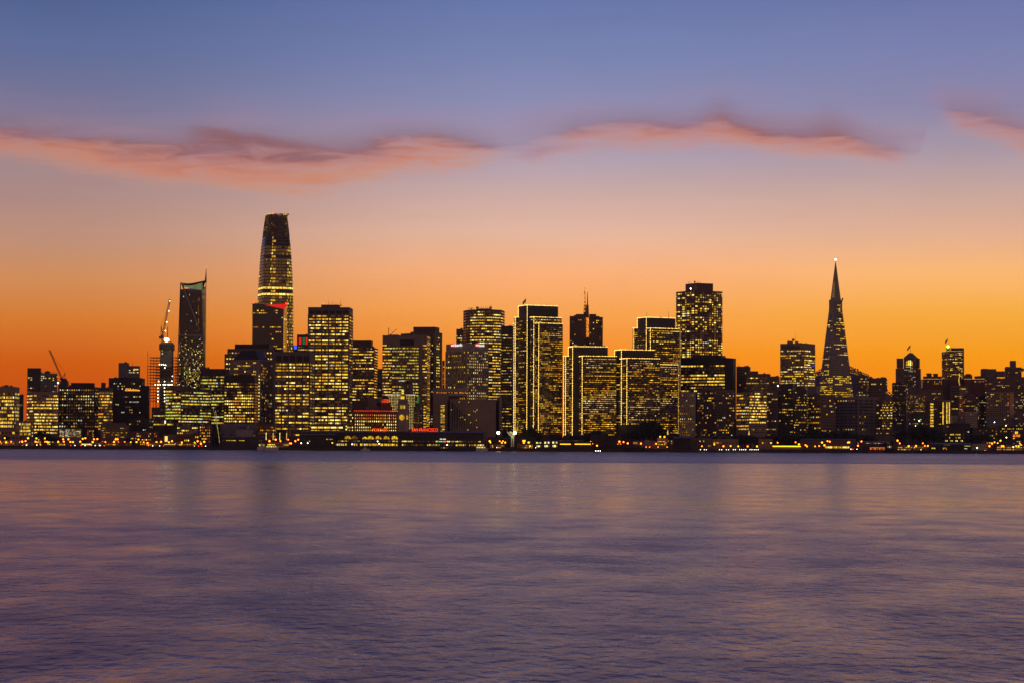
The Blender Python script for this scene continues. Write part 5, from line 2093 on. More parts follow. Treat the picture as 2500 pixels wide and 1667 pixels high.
# --- pyramid
def pyramid():
    zi, D = 'I', 3150
    yg = 1550
    U = lambda x: px(zi, x, yg)[0]
    vg = px(zi, 0, yg)[1]
    lo, hi = 20.0, 140.0
    for _ in range(40):
        dp = (lo + hi) / 2
        C, L, R, K = footprint(U(322), U(478), U(706), vg, D, dp)
        if np.linalg.norm(R - C) > dp:
            lo = dp
        else:
            hi = dp
    zb = 2.6
    cen = (L + R) / 2
    apex = at(*px(zi, 512, 46), float(cen[1]))
    ap = np.array([*apex])
    root = empty('pyramid_tower', (cen[0], cen[1], zb), 'slim pyramid skyscraper with a white beacon at its tip', 'tower')
    og = (cen[0], cen[1], zb)
    B3 = [np.array([*q, zb]) for q in (C, R, K, L)]
    lerp = lambda q, t: q + (ap - q) * t
    H = ap[2] - zb
    tt = lambda y: (float(at(*px(zi, 512, y), float(cen[1]))[2]) - zb) / H
    t1 = tt(360)
    m = MB()
    top = [lerp(q, t1) for q in B3]
    m.add(B3 + top, [(i, (i + 1) % 4, 4 + (i + 1) % 4, 4 + i) for i in range(4)])
    m.build('wall', 'pale', root, origin=og)
    m = MB()
    tip = [lerp(q, .994) for q in B3]
    m.add(top + tip, [(i, (i + 1) % 4, 4 + (i + 1) % 4, 4 + i) for i in range(4)] + [(4, 5, 6, 7)])
    m.build('spire', 'pale', root, origin=og)
    # wings
    c2 = lerp(np.array([*cen, zb]), t1)
    zt, zl = c2[2], zb + tt(620) * H
    for (p, q) in ((B3[3], B3[0]), (B3[0], B3[1])):
        a, c = lerp(p, t1), lerp(q, t1)
        d = (c - a) / np.linalg.norm(c - a)
        n = np.array([d[1], -d[0], 0])
        w = np.linalg.norm(c - a)
        m = MB().obox(a - d * .6 + n * 2.0 - Z3 * (zt - zl), d * (w * (.97 if p is B3[3] else .25)) if p is B3[3] else d * .01, -n * 6, Z3 * (zt - zl)) if p is B3[3] else \
            MB().obox(c - d * (w * .16) + n * 1.8 - Z3 * (zt - zl), d * w * .26, -n * 6, Z3 * (zt - zl))
        m.build('wing', 'pale', root, origin=og)
    MB().ball(ap + Z3 * .3, 1.3, 8, 6).build('beacon', 'g_wht', root, origin=og)
    rng = np.random.default_rng(8)
    mats = ['pane', 'w_dim', 'w_mid', 'w_bri', 'w_cre']
    m = MB()
    rib = MB()
    ys = np.arange(385, 1120, 15.4)
    for r, y in enumerate(ys):
        ta, tb = tt(y), tt(y + 8.6)
        for fi, (p, q) in enumerate(((B3[3], B3[0]), (B3[0], B3[1]))):
            d = (q - p) / np.linalg.norm(q - p)
            n = np.array([d[1], -d[0], .12])
            W = np.linalg.norm(lerp(q, ta) - lerp(p, ta))
            nc = max(3, int(W / 3.1))
            pl = {0: .3, 1: .66}[fi]
            if 800 < y < 960 and fi == 1:
                pl = .22
            if y > 962:
                pl = .75
            on = False
            rowp = np.clip(rng.normal(pl, .28), 0, .95)
            for c in range(nc):
                if fi == 0 and c >= nc * .62 and y < 960:
                    continue
                if rng.random() > .6:
                    on = rng.random() < rowp
                k = int(rng.choice([1, 2, 3, 4], p=[.25, .35, .32, .08])) if on else 0
                f0, f1 = (c + .12) / nc, (c + .88) / nc
                pts = [lerp(p, tb) + (lerp(q, tb) - lerp(p, tb)) * f0, lerp(p, tb) + (lerp(q, tb) - lerp(p, tb)) * f1,
                       lerp(p, ta) + (lerp(q, ta) - lerp(p, ta)) * f1, lerp(p, ta) + (lerp(q, ta) - lerp(p, ta)) * f0]
                m.add([w + n * .25 for w in pts], [(0, 1, 2, 3)], k)
            a, c = lerp(p, ta), lerp(q, ta)
            rib.obox(a + n * .4 - Z3 * .0, c - a, -n * .4, Z3 * 1.6)
    m.build('windows', mats, root, 'stuff', origin=og)
    rib.build('facade_ribs', 'pale', root, 'stuff', origin=og)
    # louvred lit panel of the spire
    p, q = B3[3], B3[0]
    d = (q - p) / np.linalg.norm(q - p)
    n = np.array([d[1], -d[0], .1])
    m = MB()
    for y in np.arange(226, 340, 11):
        ta, tb = tt(y), tt(y + 7)
        pts = [lerp(p, tb) * .72 + lerp(q, tb) * .28, lerp(p, tb) * .0 + lerp(q, tb), lerp(q, ta), lerp(p, ta) * .72 + lerp(q, ta) * .28]
        m.add([w + n * .2 for w in pts], [(0, 1, 2, 3)])
    m.build('spire_louvres', 'w_dim', root, 'stuff', origin=og)
    q_ = at(*px(zi, 566, 352), float(C[1]))
    m = MB().ball(q_, 1.3, 8, 5)
    m.bar(q_, q_ - Z3 * 4, .6)
    m.build('dish', 'steel', root, origin=og)


pyramid()

# --- right of the pyramid: blocks climbing the hill
def block(label, zi, xl, xc, xr, yt, D, wall='brown', dp=24, name='apartment_block', cat='building', rows=None, p=.2, pal='home', nl=8, nr=5, pitch=24, tiers=(), ybot=None,
          wf=.5, hf=.45, ribs='h', ant=(), cl=0, pr=None, persist=.35, rowvar=.3):
    b = Bld(name, label, cat, zi, xl, xc, xr, yt, D, wall, dp)
    y1 = ybot if ybot is not None else yt + 200
    if nl and xc - xl > 2:
        b.grid(b.fl, yt + pitch * .7, y1, pitch, nl, p, pal, wf, hf, persist, rowvar, ribs=ribs, rib_out=.25)
    if nr and xr - xc > 2:
        b.grid(b.fr, yt + pitch * .7, y1, pitch, nr, p if pr is None else pr, pal, wf, hf, persist, rowvar, ribs=ribs, rib_out=.25)
    for t in tiers:
        b.tier(*t)
    for a in ant:
        b.antenna(*a)
    if cl:
        b.clutter(cl, 1.5)
    return b


block('brown block with a flat roof just right of the pyramid', 'I', 672, 755, 770, 948, 3230, p=.24, ybot=1110, pitch=21, tiers=((690, 730, 735, 938, 3, 12),), cl=1).done()
block('long brown hillside block with uneven roofs right of the pyramid', 'I', 755, 905, 915, 968, 3260, p=.2, ybot=1110, pitch=21, nl=14, tiers=((862, 902, 908, 960, 3, 12), (775, 800, 804, 962, 3, 10)), cl=2).done()
b = block('massive grey concrete block with tall dark slots at the foot of the pyramid', 'I', 500, 690, 852, 1112, 2900, 'grey', 40, 'office_block', p=.1, ybot=1380, pitch=25, nl=9, nr=8, wf=.4, hf=.4)
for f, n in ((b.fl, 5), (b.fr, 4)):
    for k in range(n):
        b.panel(f, f.W * (k + .35) / n, f.W * (k + .62) / n, b.z(1390), b.z(1128), 'black', 'slot', .06)  # tall slots are black strips, the shade in them painted on
b.upanel(b.fr, 700, 790, 1180, 1200, 'black', 'recess_shade_panel', .2)  # recess shade put in as a black panel on the face
b.done()
b = block('office with stacked bright yellow floors right of the grey slotted block', 'J', 2, 62, 190, 850, 2890, 'brown', 24, 'office_block', p=.3, pr=.6, pal='bright', ybot=1215, pitch=31, nl=5, nr=10, wf=.7)
b.done()
block('dark slab tower in front of the tower with the gabled cap', 'J', 185, 352, 374, 662, 3080, 'dark', 26, 'apartment_tower', p=.16, ybot=1150, pitch=21, nl=12, nr=3, tiers=((190, 300, 330, 652, 3, 12),)).done()
b = Bld('hotel', 'stepped tower with a gabled cap and a drooping flag on the hill', 'tower', 'J', 325, 470, 496, 352, 3620, 'brown', 26)
b.cluttered = True
hip_roof(b, [b.C, b.R, b.K, b.L], b.ztop - .3, b.z(296), .24, 'brown', flare=.0)
b.tier(228, 330, 340, 484, 6, 22, part='wing', z0=b.zb)
b.tier(240, 310, 320, 474, 8, 14)
b.tier(480, 522, 531, 486, 4, 22, part='wing', z0=b.zb)
b.tier(490, 512, 518, 474, 7, 12)
b.grid(b.fl, 372, 700, 17.5, 8, .22, 'cool', .55, .5, .45, .3)
m = MB()
for k in range(4):
    b.panel(b.fl, b.fl.W * (.22 + .14 * k), b.fl.W * (.32 + .14 * k), b.z(452), b.z(380 + 12 * abs(k - 1.5)), ['w_mid', 'w_bri', 'w_cre', 'w_mid'][k], 'crown_window', .2)
b.antenna(405, 196, 300)
flag(b, 403, 205, 6, 4, -1)
b.done()
b = Bld('hotel', 'hilltop hotel tower outlined in pink light with a flagged turret', 'tower', 'J', 780, 876, 1030, 280, 3700, 'brick', 30)
b.tier(886, 1040, 1047, 240, 22, 20, part='rear_slab', z0=b.zb, wall='granite')
b.tier(833, 870, 877, 234, 8, 12, part='turret')
b.grid(b.fl, 292, 620, 18, 6, .4, 'home', .5, .5, .45, .3)
b.grid(b.fr, 292, 620, 18, 10, .42, 'cream', .55, .5, .5, .3)
b.string([b.fl.pt(0, b.ztop + .3, .4), b.fl.pt(b.fl.W, b.ztop + .3, .4), b.fr.pt(b.fr.W, b.ztop + .3, .4)], .5, 'g_strd', 'cornice_light')
b.part(MB().ball(at(*px('J', 855, 226), 3706), 1.6, 8, 5), 'turret_lamp', 'g_grnl')
b.antenna(855, 112, 240)
flag(b, 850, 128, 5, 4, -1)
m = MB()
for i in range(26):
    m.ball(at(*px('J', 988 + 5 * math.sin(i), 548 + i * 16.2), 3560), .85, 6, 4)
b.part(m, 'outside_lift_lamps', 'w_bri', 'stuff')
b.done()
b = Bld('hotel', 'long low hilltop hotel wing with a pink lit cornice, left of the flagged turret', 'building', 'J', 530, 542, 790, 612, 3690, 'brick', 30)
b.tier(556, 566, 780, 578, 8, 18, part='attic')
for x0, x1, y in ((600, 660, 536), (680, 735, 540)):
    fa, fb = b.tier(x0, x0 + 6, x1, y + 14, 10, 12, part='attic_block')
    b.part(MB().prism([fb.p[:2], fb.q[:2], fb.q[:2] + (0, 10), fb.p[:2] + (0, 10)], fb.z1 - .9, fb.z1 + 1.2), 'roof_ridge', 'roof')
b.string([b.fr.pt(0, b.ztop + .3, .5), b.fr.pt(b.fr.W, b.ztop + .3, .5)], .5, 'g_strd', 'cornice_light')
b.string([b.fr.pt(0, b.ztop + .3, .5), b.fr.pt(0, b.ztop - 14, .5)], .4, 'g_strd', 'corner_light')
b.grid(b.fr, 630, 700, 24, 12, .25, 'home', .4, .5, .3)
b.done()
b = Bld('hotel', 'long low hilltop hotel wing with a pink lit cornice, right of the flagged turret', 'building', 'J', 1040, 1048, 1292, 612, 3690, 'brick', 30)
b.tier(1048, 1052, 1146, 562, 8, 16, part='attic')
b.tier(1070, 1074, 1130, 548, 10, 10, part='attic')
b.string([b.fr.pt(0, b.ztop + .3, .5), b.fr.pt(b.fr.W, b.ztop + .3, .5)], .5, 'g_strd', 'cornice_light')
b.grid(b.fr, 630, 740, 24, 12, .2, 'home', .4, .5, .3)
b.antenna(1068, 520, 560)
b.done()
block('brown hilltop block with a stepped roof right of the lit cornice', 'J', 1170, 1240, 1440, 572, 3720, 'brown', 26, p=.12, ybot=900, pitch=20, nl=5, nr=12,
      tiers=((1244, 1256, 1432, 490, 6, 22), (1258, 1262, 1330, 486, 10, 12), (1430, 1434, 1532, 516, 4, 18))).done()
block('topmost hill block with a square tower at the right edge', 'J', 1532, 1545, 1735, 470, 3740, 'brown', 26, p=.14, ybot=900, pitch=20, nl=0, nr=13,
      tiers=((1593, 1598, 1668, 392, 6, 14), (1730, 1734, 1764, 510, 4, 14), (1540, 1560, 1590, 462, 5, 10))).done()
block('brown block cut by the right edge of the picture below the square tower', 'J', 1640, 1660, 1800, 585, 3640, 'brown', 26, p=.14, ybot=1000, pitch=21, nl=0, nr=10, cl=2).done()
block('dusky wide block below the stepped hilltop roofs with scattered lights', 'J', 1296, 1420, 1650, 600, 3600, 'granite', 26, p=.12, ybot=900, pitch=20, nl=8, nr=12, cl=3).done()
# lower slope
block('brown block with clusters of orange windows under the gabled tower', 'J', 368, 440, 580, 780, 3200, 'brown', 24, p=.4, ybot=1060, pitch=18.5, nl=6, nr=12, pal='home', cl=1).done()
block('dark slab above the ladder lit tower', 'J', 545, 640, 790, 735, 3350, 'brown', 24, p=.08, ybot=1100, pitch=22, nl=6, nr=8, cl=1).done()
b = block('plain tower with one ladder of bright stair windows', 'J', 590, 640, 792, 855, 3000, 'brown', 22, 'apartment_tower', p=.04, ybot=1180, pitch=22, nl=3, nr=9)
for i in range(9):
    b.upanel(b.fr, 642, 680, 900 + i * 32.5, 920 + i * 32.5, ['w_bri', 'w_mid'][i % 2], 'window', .3)
b.done()
b = block('slim tower outlined by dotted lights on both edges', 'J', 786, 792, 884, 860, 2980, 'tan', 20, 'apartment_tower', p=.0, ybot=1230, pitch=22, nl=0, nr=5)
for x in (794, 840, 870):
    m = MB()
    for i in range(11 if x != 870 else 12):
        q = face_xz(b.fr, 'J', x, 910 + i * 24)
        m.obox(b.fr.pt(q[0] - .5, q[1], .5), b.fr.d * 1.2, -b.fr.n * .5, Z3 * 2.4)
    b.part(m, 'edge_lights', 'w_bri', 'stuff')
b.upanel(b.fr, 760, 795, 1005, 1022, 'w_mid', 'balcony_light', .4)
b.done()
block('brown tower behind the dotted light tower, orange bands on its right', 'J', 885, 990, 1090, 690, 3400, 'brown', 24, 'apartment_tower', p=.1, pr=.55, pal='amber', ybot=980, pitch=29, nl=6, nr=4, wf=.9, persist=.8).done()
block('dim block with warm windows left of the near black tower', 'J', 985, 1040, 1175, 790, 3250, 'granite', 24, p=.22, ybot=1100, pitch=20, nl=4, nr=9).done()
block('pale blank walled block low on the slope', 'J', 1042, 1070, 1205, 1000, 2930, 'pale', 20, p=.05, ybot=1180, pitch=26, nl=2, nr=6).done()
block('near black tower with a notched roof on the slope', 'J', 1168, 1225, 1314, 808, 3040, 'black', 24, 'apartment_tower', p=.22, pal='cool', ybot=1170, pitch=19, nl=6, nr=8, tiers=((1180, 1220, 1240, 795, 4, 10),)).done()
block('pale apartment slab with dotted warm lights near the right edge', 'J', 1312, 1590, 1640, 762, 3000, 'tan', 24, 'apartment_tower', p=.16, ybot=1060, pitch=25, nl=12, nr=4, ribs='hv', cl=2).done()
block('dim brown block at the right edge below the hilltop', 'J', 1630, 1660, 1800, 830, 3100, 'brown', 24, p=.2, ybot=1130, pitch=23, nl=2, nr=9, cl=1).done()
block('low block with white lit windows at the right edge', 'J', 1640, 1700, 1800, 1010, 2900, 'brown', 22, p=.2, pal='cool', ybot=1200, pitch=23, nl=4, nr=6).done()
block('brown terrace with a retaining wall below the pale apartment slab', 'J', 1310, 1330, 1645, 1060, 2930, 'grey', 22, p=.05, ybot=1180, pitch=26, nl=0, nr=10).done()
block('small pale house left of the dark box on the slope', 'J', 890, 905, 972, 1048, 2950, 'pale', 16, 'house', p=.1, ybot=1140, pitch=30, nl=1, nr=4).done()
block('black box shaped block low on the slope with a tiny white mark', 'J', 822, 860, 1118, 1140, 2800, 'black', 26, 'office_block', p=.05, ybot=1320, pitch=30, nl=3, nr=8).done()
b = block('low office with bright white windows in front of the black box block', 'J', 735, 800, 1055, 1232, 2760, 'dark', 24, 'office_block', p=.55, pal='cream', ybot=1365, pitch=32, nl=5, nr=16)
b.done()
block('dark block above the green light with few windows', 'J', 375, 420, 600, 1010, 2930, 'dark', 22, p=.12, pal='cool', ybot=1180, pitch=26, nl=3, nr=9).done()
block('low terrace of houses with orange windows under the bright yellow office', 'J', -5, 20, 280, 1228, 2780, 'brown', 20, 'terrace_house', p=.3, ybot=1290, pitch=28, nl=1, nr=14, pal='amber').done()
block('row of small houses with white lights right of the low bright office', 'J', 1110, 1150, 1420, 1190, 2800, 'dark', 20, 'terrace_house', p=.22, ybot=1330, pitch=28, nl=2, nr=14, cl=2).done()
block('row of dark houses at the right edge behind the orange lit gable house', 'J', 1420, 1450, 1800, 1170, 2820, 'dark', 20, 'terrace_house', p=.14, ybot=1340, pitch=28, nl=1, nr=16, cl=2).done()
# floodlit gable house
b = Bld('house', 'little house with a floodlit orange gable front near the right edge', 'house', 'J', 1620, 1626, 1722, 1258, 2740, 'tan', 10, parapet=0)
f = b.fr
mid = f.W / 2
pz = b.z(1212)
m = MB().add([f.pt(0, b.ztop), f.pt(f.W, b.ztop), f.pt(mid, pz), f.pt(0, b.ztop, -10), f.pt(f.W, b.ztop, -10), f.pt(mid, pz, -10)],
             [(0, 1, 2), (5, 4, 3), (0, 2, 5, 3), (1, 4, 5, 2)])
b.part(m, 'roof', 'brick')
for k in range(3):
    x = f.W * (.2 + .3 * k)
    b.panel(f, x - 1.2, x + 1.2, b.z(1300), b.z(1272), 'w_org', 'window', .2)
b.panel(f, mid - 1.6, mid + 1.6, b.z(1262), b.z(1236), 'w_bri', 'window', .2)
for k in (.15, .5, .85):
    b.part(MB().ball(f.pt(f.W * k, b.z(1318), 3.5), .5, 6, 4), 'floodlight', 'g_amb')
b.done()
# ------------------------------------------------------------------ waterfront: sheds, boats, cars, lamps, trees
def S(k, x):
    return k * 500 + x * 500 / 2352.0


def SV(y):
    return 1020 + y * 500 / 2352.0


SEG = [(-50, 75, 'below the leftmost cream office'), (75, 150, 'below the yellow ribbon window office'), (150, 270, 'in front of the parking garage'),
       (270, 340, 'in front of the terraced cream window block'), (340, 470, 'left of the leaning light mast'), (470, 560, 'beside the leaning light mast'),
       (560, 640, 'along the small dark pier shed'), (640, 735, 'among the tall white light columns'), (735, 960, 'before the left half of the ferry hall'),
       (960, 1190, 'before the right half of the ferry hall'), (1190, 1300, 'around the forked floodlit sculpture'),
       (1300, 1490, 'by the long canopy with strip lights'), (1490, 1660, 'around the floodlit pier gateway'),
       (1660, 1870, 'on the quay right of the dark pier end'), (1870, 1990, 'along the glowing amber wall'),
       (1990, 2120, 'below the pyramid near the lit arcade'), (2120, 2280, 'by the striped floating restaurant'),
       (2280, 2420, 'around the big dark pier shed'), (2420, 2560, 'at the right edge of the waterfront')]
ORD = ['first', 'second', 'third', 'fourth', 'fifth', 'sixth', 'seventh', 'eighth', 'ninth', 'tenth', 'eleventh', 'twelfth', 'thirteenth', 'fourteenth',
       'fifteenth', 'sixteenth', 'seventeenth', 'eighteenth', 'nineteenth', 'twentieth']


def seg(u):
    for a, b_, t in SEG:
        if a <= u < b_:
            return t
    return 'far along the quay'


# --- low waterfront buildings
def shed(name, label, u0, u1, v_top, D, wall='dark', dp=26, p=.3, pal='warm', v_win=None, nc=16, roof='black', gable=True, rows=1, cat='building', hf=.5, wf=.6):
    ZM['T'] = (0, 0, 1.0)
    b = Bld(name, label, cat, 'T', u0, u1, u1, v_top + (3 if gable else 0), D, wall, dp, parapet=0 if gable else .8)
    b.cluttered = True
    if gable:
        z0, z1 = b.ztop - .05, b.z(v_top)
        L, C, R, K = b.L, b.C, b.R, b.K
        bk = R - C
        f_ = -bk / np.linalg.norm(bk) * .9
        r0, r1 = L + bk * .5, C + bk * .5
        m = MB().add([(*(L + f_), z0), (*(C + f_), z0), (*r1, z1), (*r0, z1), (*(R - f_), z0), (*(K - f_), z0)],
                     [(0, 1, 2, 3), (2, 4, 5, 3), (1, 4, 2), (0, 3, 5), (0, 5, 4, 1)])
        b.part(m, 'roof', roof)
    if p > 0:
        v0, v1 = v_win
        b.grid(b.fl, v0, v1, (v1 - v0) / rows, nc, p, pal, wf, hf, .6, .0)
    m = MB()
    n = max(3, int(b.fl.W / 9))
    for k in range(n + 1):
        m.obox(b.fl.pt((b.fl.W - .5) * k / n, b.zb, .35), b.fl.d * .5, -b.fl.n * .35, Z3 * (b.ztop - b.zb - .2))
    b.part(m, 'pilasters', wall, 'stuff')
    return b


shed('pier_shed', 'small dark pier shed with a few lit windows right of the leaning light mast', S(1, 190), S(1, 690), SV(206), 2588, p=.5, pal='cream', v_win=(SV(248), SV(266)), nc=30).done()
shed('pier_shed', 'dark low shed under the left end of the ferry hall roof', S(1, 1085), S(1, 1500), SV(178), 2590, 'black', p=.12, pal='cool', v_win=(SV(230), SV(300)), nc=20, rows=3).done()
b = shed('kiosk', 'square ticket hall with three groups of white windows on the quay', S(2, 1442), S(2, 1706), SV(256), 2584, 'dark', 16, p=0, gable=False)
for x in (1455, 1548, 1640):
    for y0, y1 in ((268, 290), (306, 330)):
        for k in range(3):
            b.zi = '2'
            b.upanel(b.fl, x + k * 20, x + k * 20 + 17, y0 + (0 if x != 1455 else 6), y1, ['w_coo', 'w_cre', 'w_dim'][(k + y0) % 3], 'window', .15)
b.done()
b = shed('canopy', 'long flat canopy with two golden strip lights right of the ticket hall', S(2, 1712), S(2, 2100), SV(266), 2586, 'dark', 14, p=.2, pal='dim', v_win=(SV(306), SV(340)), nc=26, gable=False)
b.zi = '2'
for x0, x1 in ((1728, 1850), (1896, 2080)):
    b.upanel(b.fl, x0, x1, 293, 301, 'g_ambs', 'strip_light', .5)
b.done()
shed('pier_shed', 'dark pier shed row behind the golden strip lights', S(2, 1590), S(2, 2000), SV(250), 2620, 'black', p=.35, pal='faint', v_win=(SV(252), SV(264)), nc=40, hf=.4).done()
b = shed('pier_gateway', 'floodlit ornate pier gateway with two bright lamps on its top', S(3, 492), S(3, 612), SV(226), 2590, 'tan', 14, p=.75, pal='warm', v_win=(SV(240), SV(310)), nc=9, rows=4, gable=False)
b.zi = '3'
for x in (525, 575):
    b.part(MB().ball(at(*px('3', x, 213), 2588), .9, 8, 5), 'roof_lamp', 'g_amb')
for x0, x1 in ((350, 410), (600, 612)):
    b.tier(x0, x1, x1, 246, -1, 8, part='pylon', z0=b.zb)
for x in (365, 405, 500, 606):
    b.part(MB().ball(at(*px('3', x, 330), 2580), .5, 6, 4), 'floodlight', 'g_amb')
b.done()
shed('pier_shed', 'low wing left of the floodlit pier gateway with amber lamps', S(3, 210), S(3, 490), SV(262), 2596, 'tan', p=.3, pal='amber', v_win=(SV(270), SV(300)), nc=16, gable=False).done()
shed('pier_shed', 'low wing right of the floodlit pier gateway', S(3, 612), S(3, 690), SV(244), 2594, 'tan', p=.4, pal='amber', v_win=(SV(250), SV(300)), nc=6, rows=2, gable=False).done()
b = shed('pier_end', 'tall dark blank pier shed end jutting to the water', S(3, 678), S(3, 868), SV(214), 2572, 'black', 60, p=0)
b.done()
shed('office_building', 'brown low block behind the quay dots with few windows', S(3, 868), S(3, 1120), SV(228), 2610, 'brown', p=.14, pal='home', v_win=(SV(250), SV(330)), nc=12, rows=3, gable=False).done()
shed('office_building', 'tan low block with three dim windows left of the wooded mound', S(3, 1124), S(3, 1425), SV(240), 2612, 'tan', p=.35, pal='dim', v_win=(SV(266), SV(300)), nc=8, gable=False).done()
shed('house', 'small tan house with two bright windows left of the amber wall', S(3, 1655), S(3, 1818), SV(238), 2606, 'tan', p=.45, pal='cream', v_win=(SV(268), SV(300)), nc=5, gable=False).done()
b = shed('flood_barrier', 'long low quay barrier flooded with amber strip light', S(3, 1815), S(3, 2142), SV(318), 2580, 'tan', 8, p=0, gable=False, cat='barrier')
b.zi = '3'
b.upanel(b.fl, 1818, 2140, 316, 327, 'g_ambs', 'strip_light', .6)
b.done()
b = shed('arcade', 'low arcade of bright yellow openings below the pyramid', S(4, 60), S(4, 352), SV(300), 2590, 'brown', 18, p=.75, pal='bright', v_win=(SV(318), SV(350)), nc=18, gable=False, hf=.7, wf=.8)
b.done()
shed('office_building', 'dim brown shed behind the lit arcade', S(3, 2140), S(4, 420), SV(236), 2640, 'brown', p=.08, pal='home', v_win=(SV(245), SV(300)), nc=26, rows=2).done()
shed('pier_shed', 'dark shed with four warm windows left of the striped floating restaurant', S(4, 430), S(4, 850), SV(262), 2630, 'dark', p=.3, pal='amber', v_win=(SV(280), SV(296)), nc=22).done()
b = shed('pier_shed', 'big dark pier shed with a lit doorway near the right', S(4, 1275), S(4, 1742), SV(284), 2572, 'black', 70, p=0)
b.zi = '4'
for x0, x1, y0, y1, mt in ((1290, 1332, 338, 350, 'w_grn'), (1422, 1464, 338, 345, 'w_org'), (1422, 1430, 345, 360, 'w_org'), (1456, 1464, 345, 360, 'w_org'),
                           (1665, 1740, 315, 322, 'w_grn'), (1668, 1700, 345, 352, 'w_coo'), (1430, 1510, 303, 309, 'w_dim')):
    b.upanel(b.fl, x0, x1, y0, y1, mt, 'lit_opening', .2)
b.done()
b = shed('boat_yard', 'pale yard wall lit greenish yellow right of the big dark shed', S(4, 1745), S(4, 1935), SV(296), 2590, 'pale', 16, p=.15, pal='green', v_win=(SV(300), SV(340)), nc=8, rows=2, gable=False)
b.zi = '4'
b.part(MB().ball(at(*px('4', 1812, 340), 2580), .7, 6, 4), 'yard_lamp', 'g_wht')
b.part(MB().ball(at(*px('4', 1905, 372), 2576), .5, 6, 4), 'yard_lamp', 'g_wht')
b.done()
shed('office_building', 'narrow dark block with stair lights right of the lit yard', S(4, 1862), S(4, 2030), SV(262), 2620, 'brick', 16, p=.3, pal='home', v_win=(SV(270), SV(345)), nc=6, rows=3, gable=False).done()
shed('office_building', 'low dark block at the right end of the quay', S(4, 2030), S(4, 2420), SV(250), 2650, 'dark', 18, p=.2, pal='home', v_win=(SV(256), SV(330)), nc=18, rows=3, gable=False).done()
for k, (u0, u1, v, wl_, lab) in enumerate((
        (-60, 48, 1046, 'tan', 'low pale block with yellow panes at the foot of the leftmost office'),
        (84, 132, 1066, 'brick', 'small dark house under the yellow ribbon window office'),
        (340, 398, 1066, 'brick', 'low dark red house with square white panes near the amber ledge'),
        (398, 430, 1060, 'grey', 'small grey house right of the dark red house'),
        (430, 486, 1058, 'brick', 'low brick house before the white windowed block'),
        (1190, 1310, 1066, 'black', 'dark low roofs behind the forked sculpture'),
        (1440, 1520, 1062, 'black', 'dark low roofs right of the long canopy'))):
    shed('house', lab, u0, u1, v, 2634, wl_, 16, p=.3 if wl_ != 'black' else .06, pal='cream' if wl_ != 'black' else 'home', v_win=(v + 4, 1086), nc=12, rows=3, gable=False, wf=.55).done()
b = shed('lit_ledge', 'low waterside terrace with a pinkish lit ledge', S(0, 1882), S(0, 2020), SV(292), 2580, 'tan', 8, p=0, gable=False, cat='terrace')
b.zi = '0'
b.upanel(b.fl, 1886, 2014, 296, 303, 'g_strd', 'strip_light', .4)
b.part(MB().obox(at(*px('0', 1892, 268), 2582), (3, 0, 0), (0, .5, 0), (0, 0, 6)), 'lit_doorway', 'g_warm')
b.done()


# --- one storey shop fronts along the waterfront road
for u0, u1, v, wl_, lab in ((-20, 44, 1074, 'tan', 'one storey shop row with yellow fronts at the left edge of the quay'),
                            (48, 84, 1077, 'brown', 'short shop row with bright fronts left of the yellow ribbon window office'),
                            (134, 160, 1078, 'grey', 'tiny lit pavilion between the ribbon window office and the garage'),
                            (228, 262, 1077, 'brown', 'small lit pavilion at the right corner of the garage'),
                            (262, 322, 1078, 'brick', 'brick shop row with amber fronts under the terraced cream window block'),
                            (356, 398, 1079, 'tan', 'tan shop row with warm fronts left of the pinkish lit ledge'),
                            (432, 476, 1078, 'brick', 'brick shop row with warm fronts left of the leaning light mast'),
                            (655, 706, 1079, 'tan', 'lit kiosk row among the tall white light columns'),
                            (1196, 1232, 1082, 'brown', 'low lit kiosk left under the forked sculpture'),
                            (1262, 1302, 1082, 'brown', 'low lit kiosk right of the forked sculpture'),
                            (1392, 1424, 1084, 'tan', 'small lit landing pavilion right of the long canopy'),
                            (2190, 2264, 1086, 'brown', 'lit shop row left of the big dark pier shed'),
                            (2432, 2520, 1086, 'brown', 'lit shop row at the right end of the quay')):
    shed('shop_row', lab, u0, u1, v, 2596, wl_, 10, p=.62, pal='amber', v_win=(v + 3, 1094 if u0 < 1500 else 1099), nc=max(5, int((u1 - u0) / 4)), rows=2, gable=False, hf=.55, wf=.66).done()


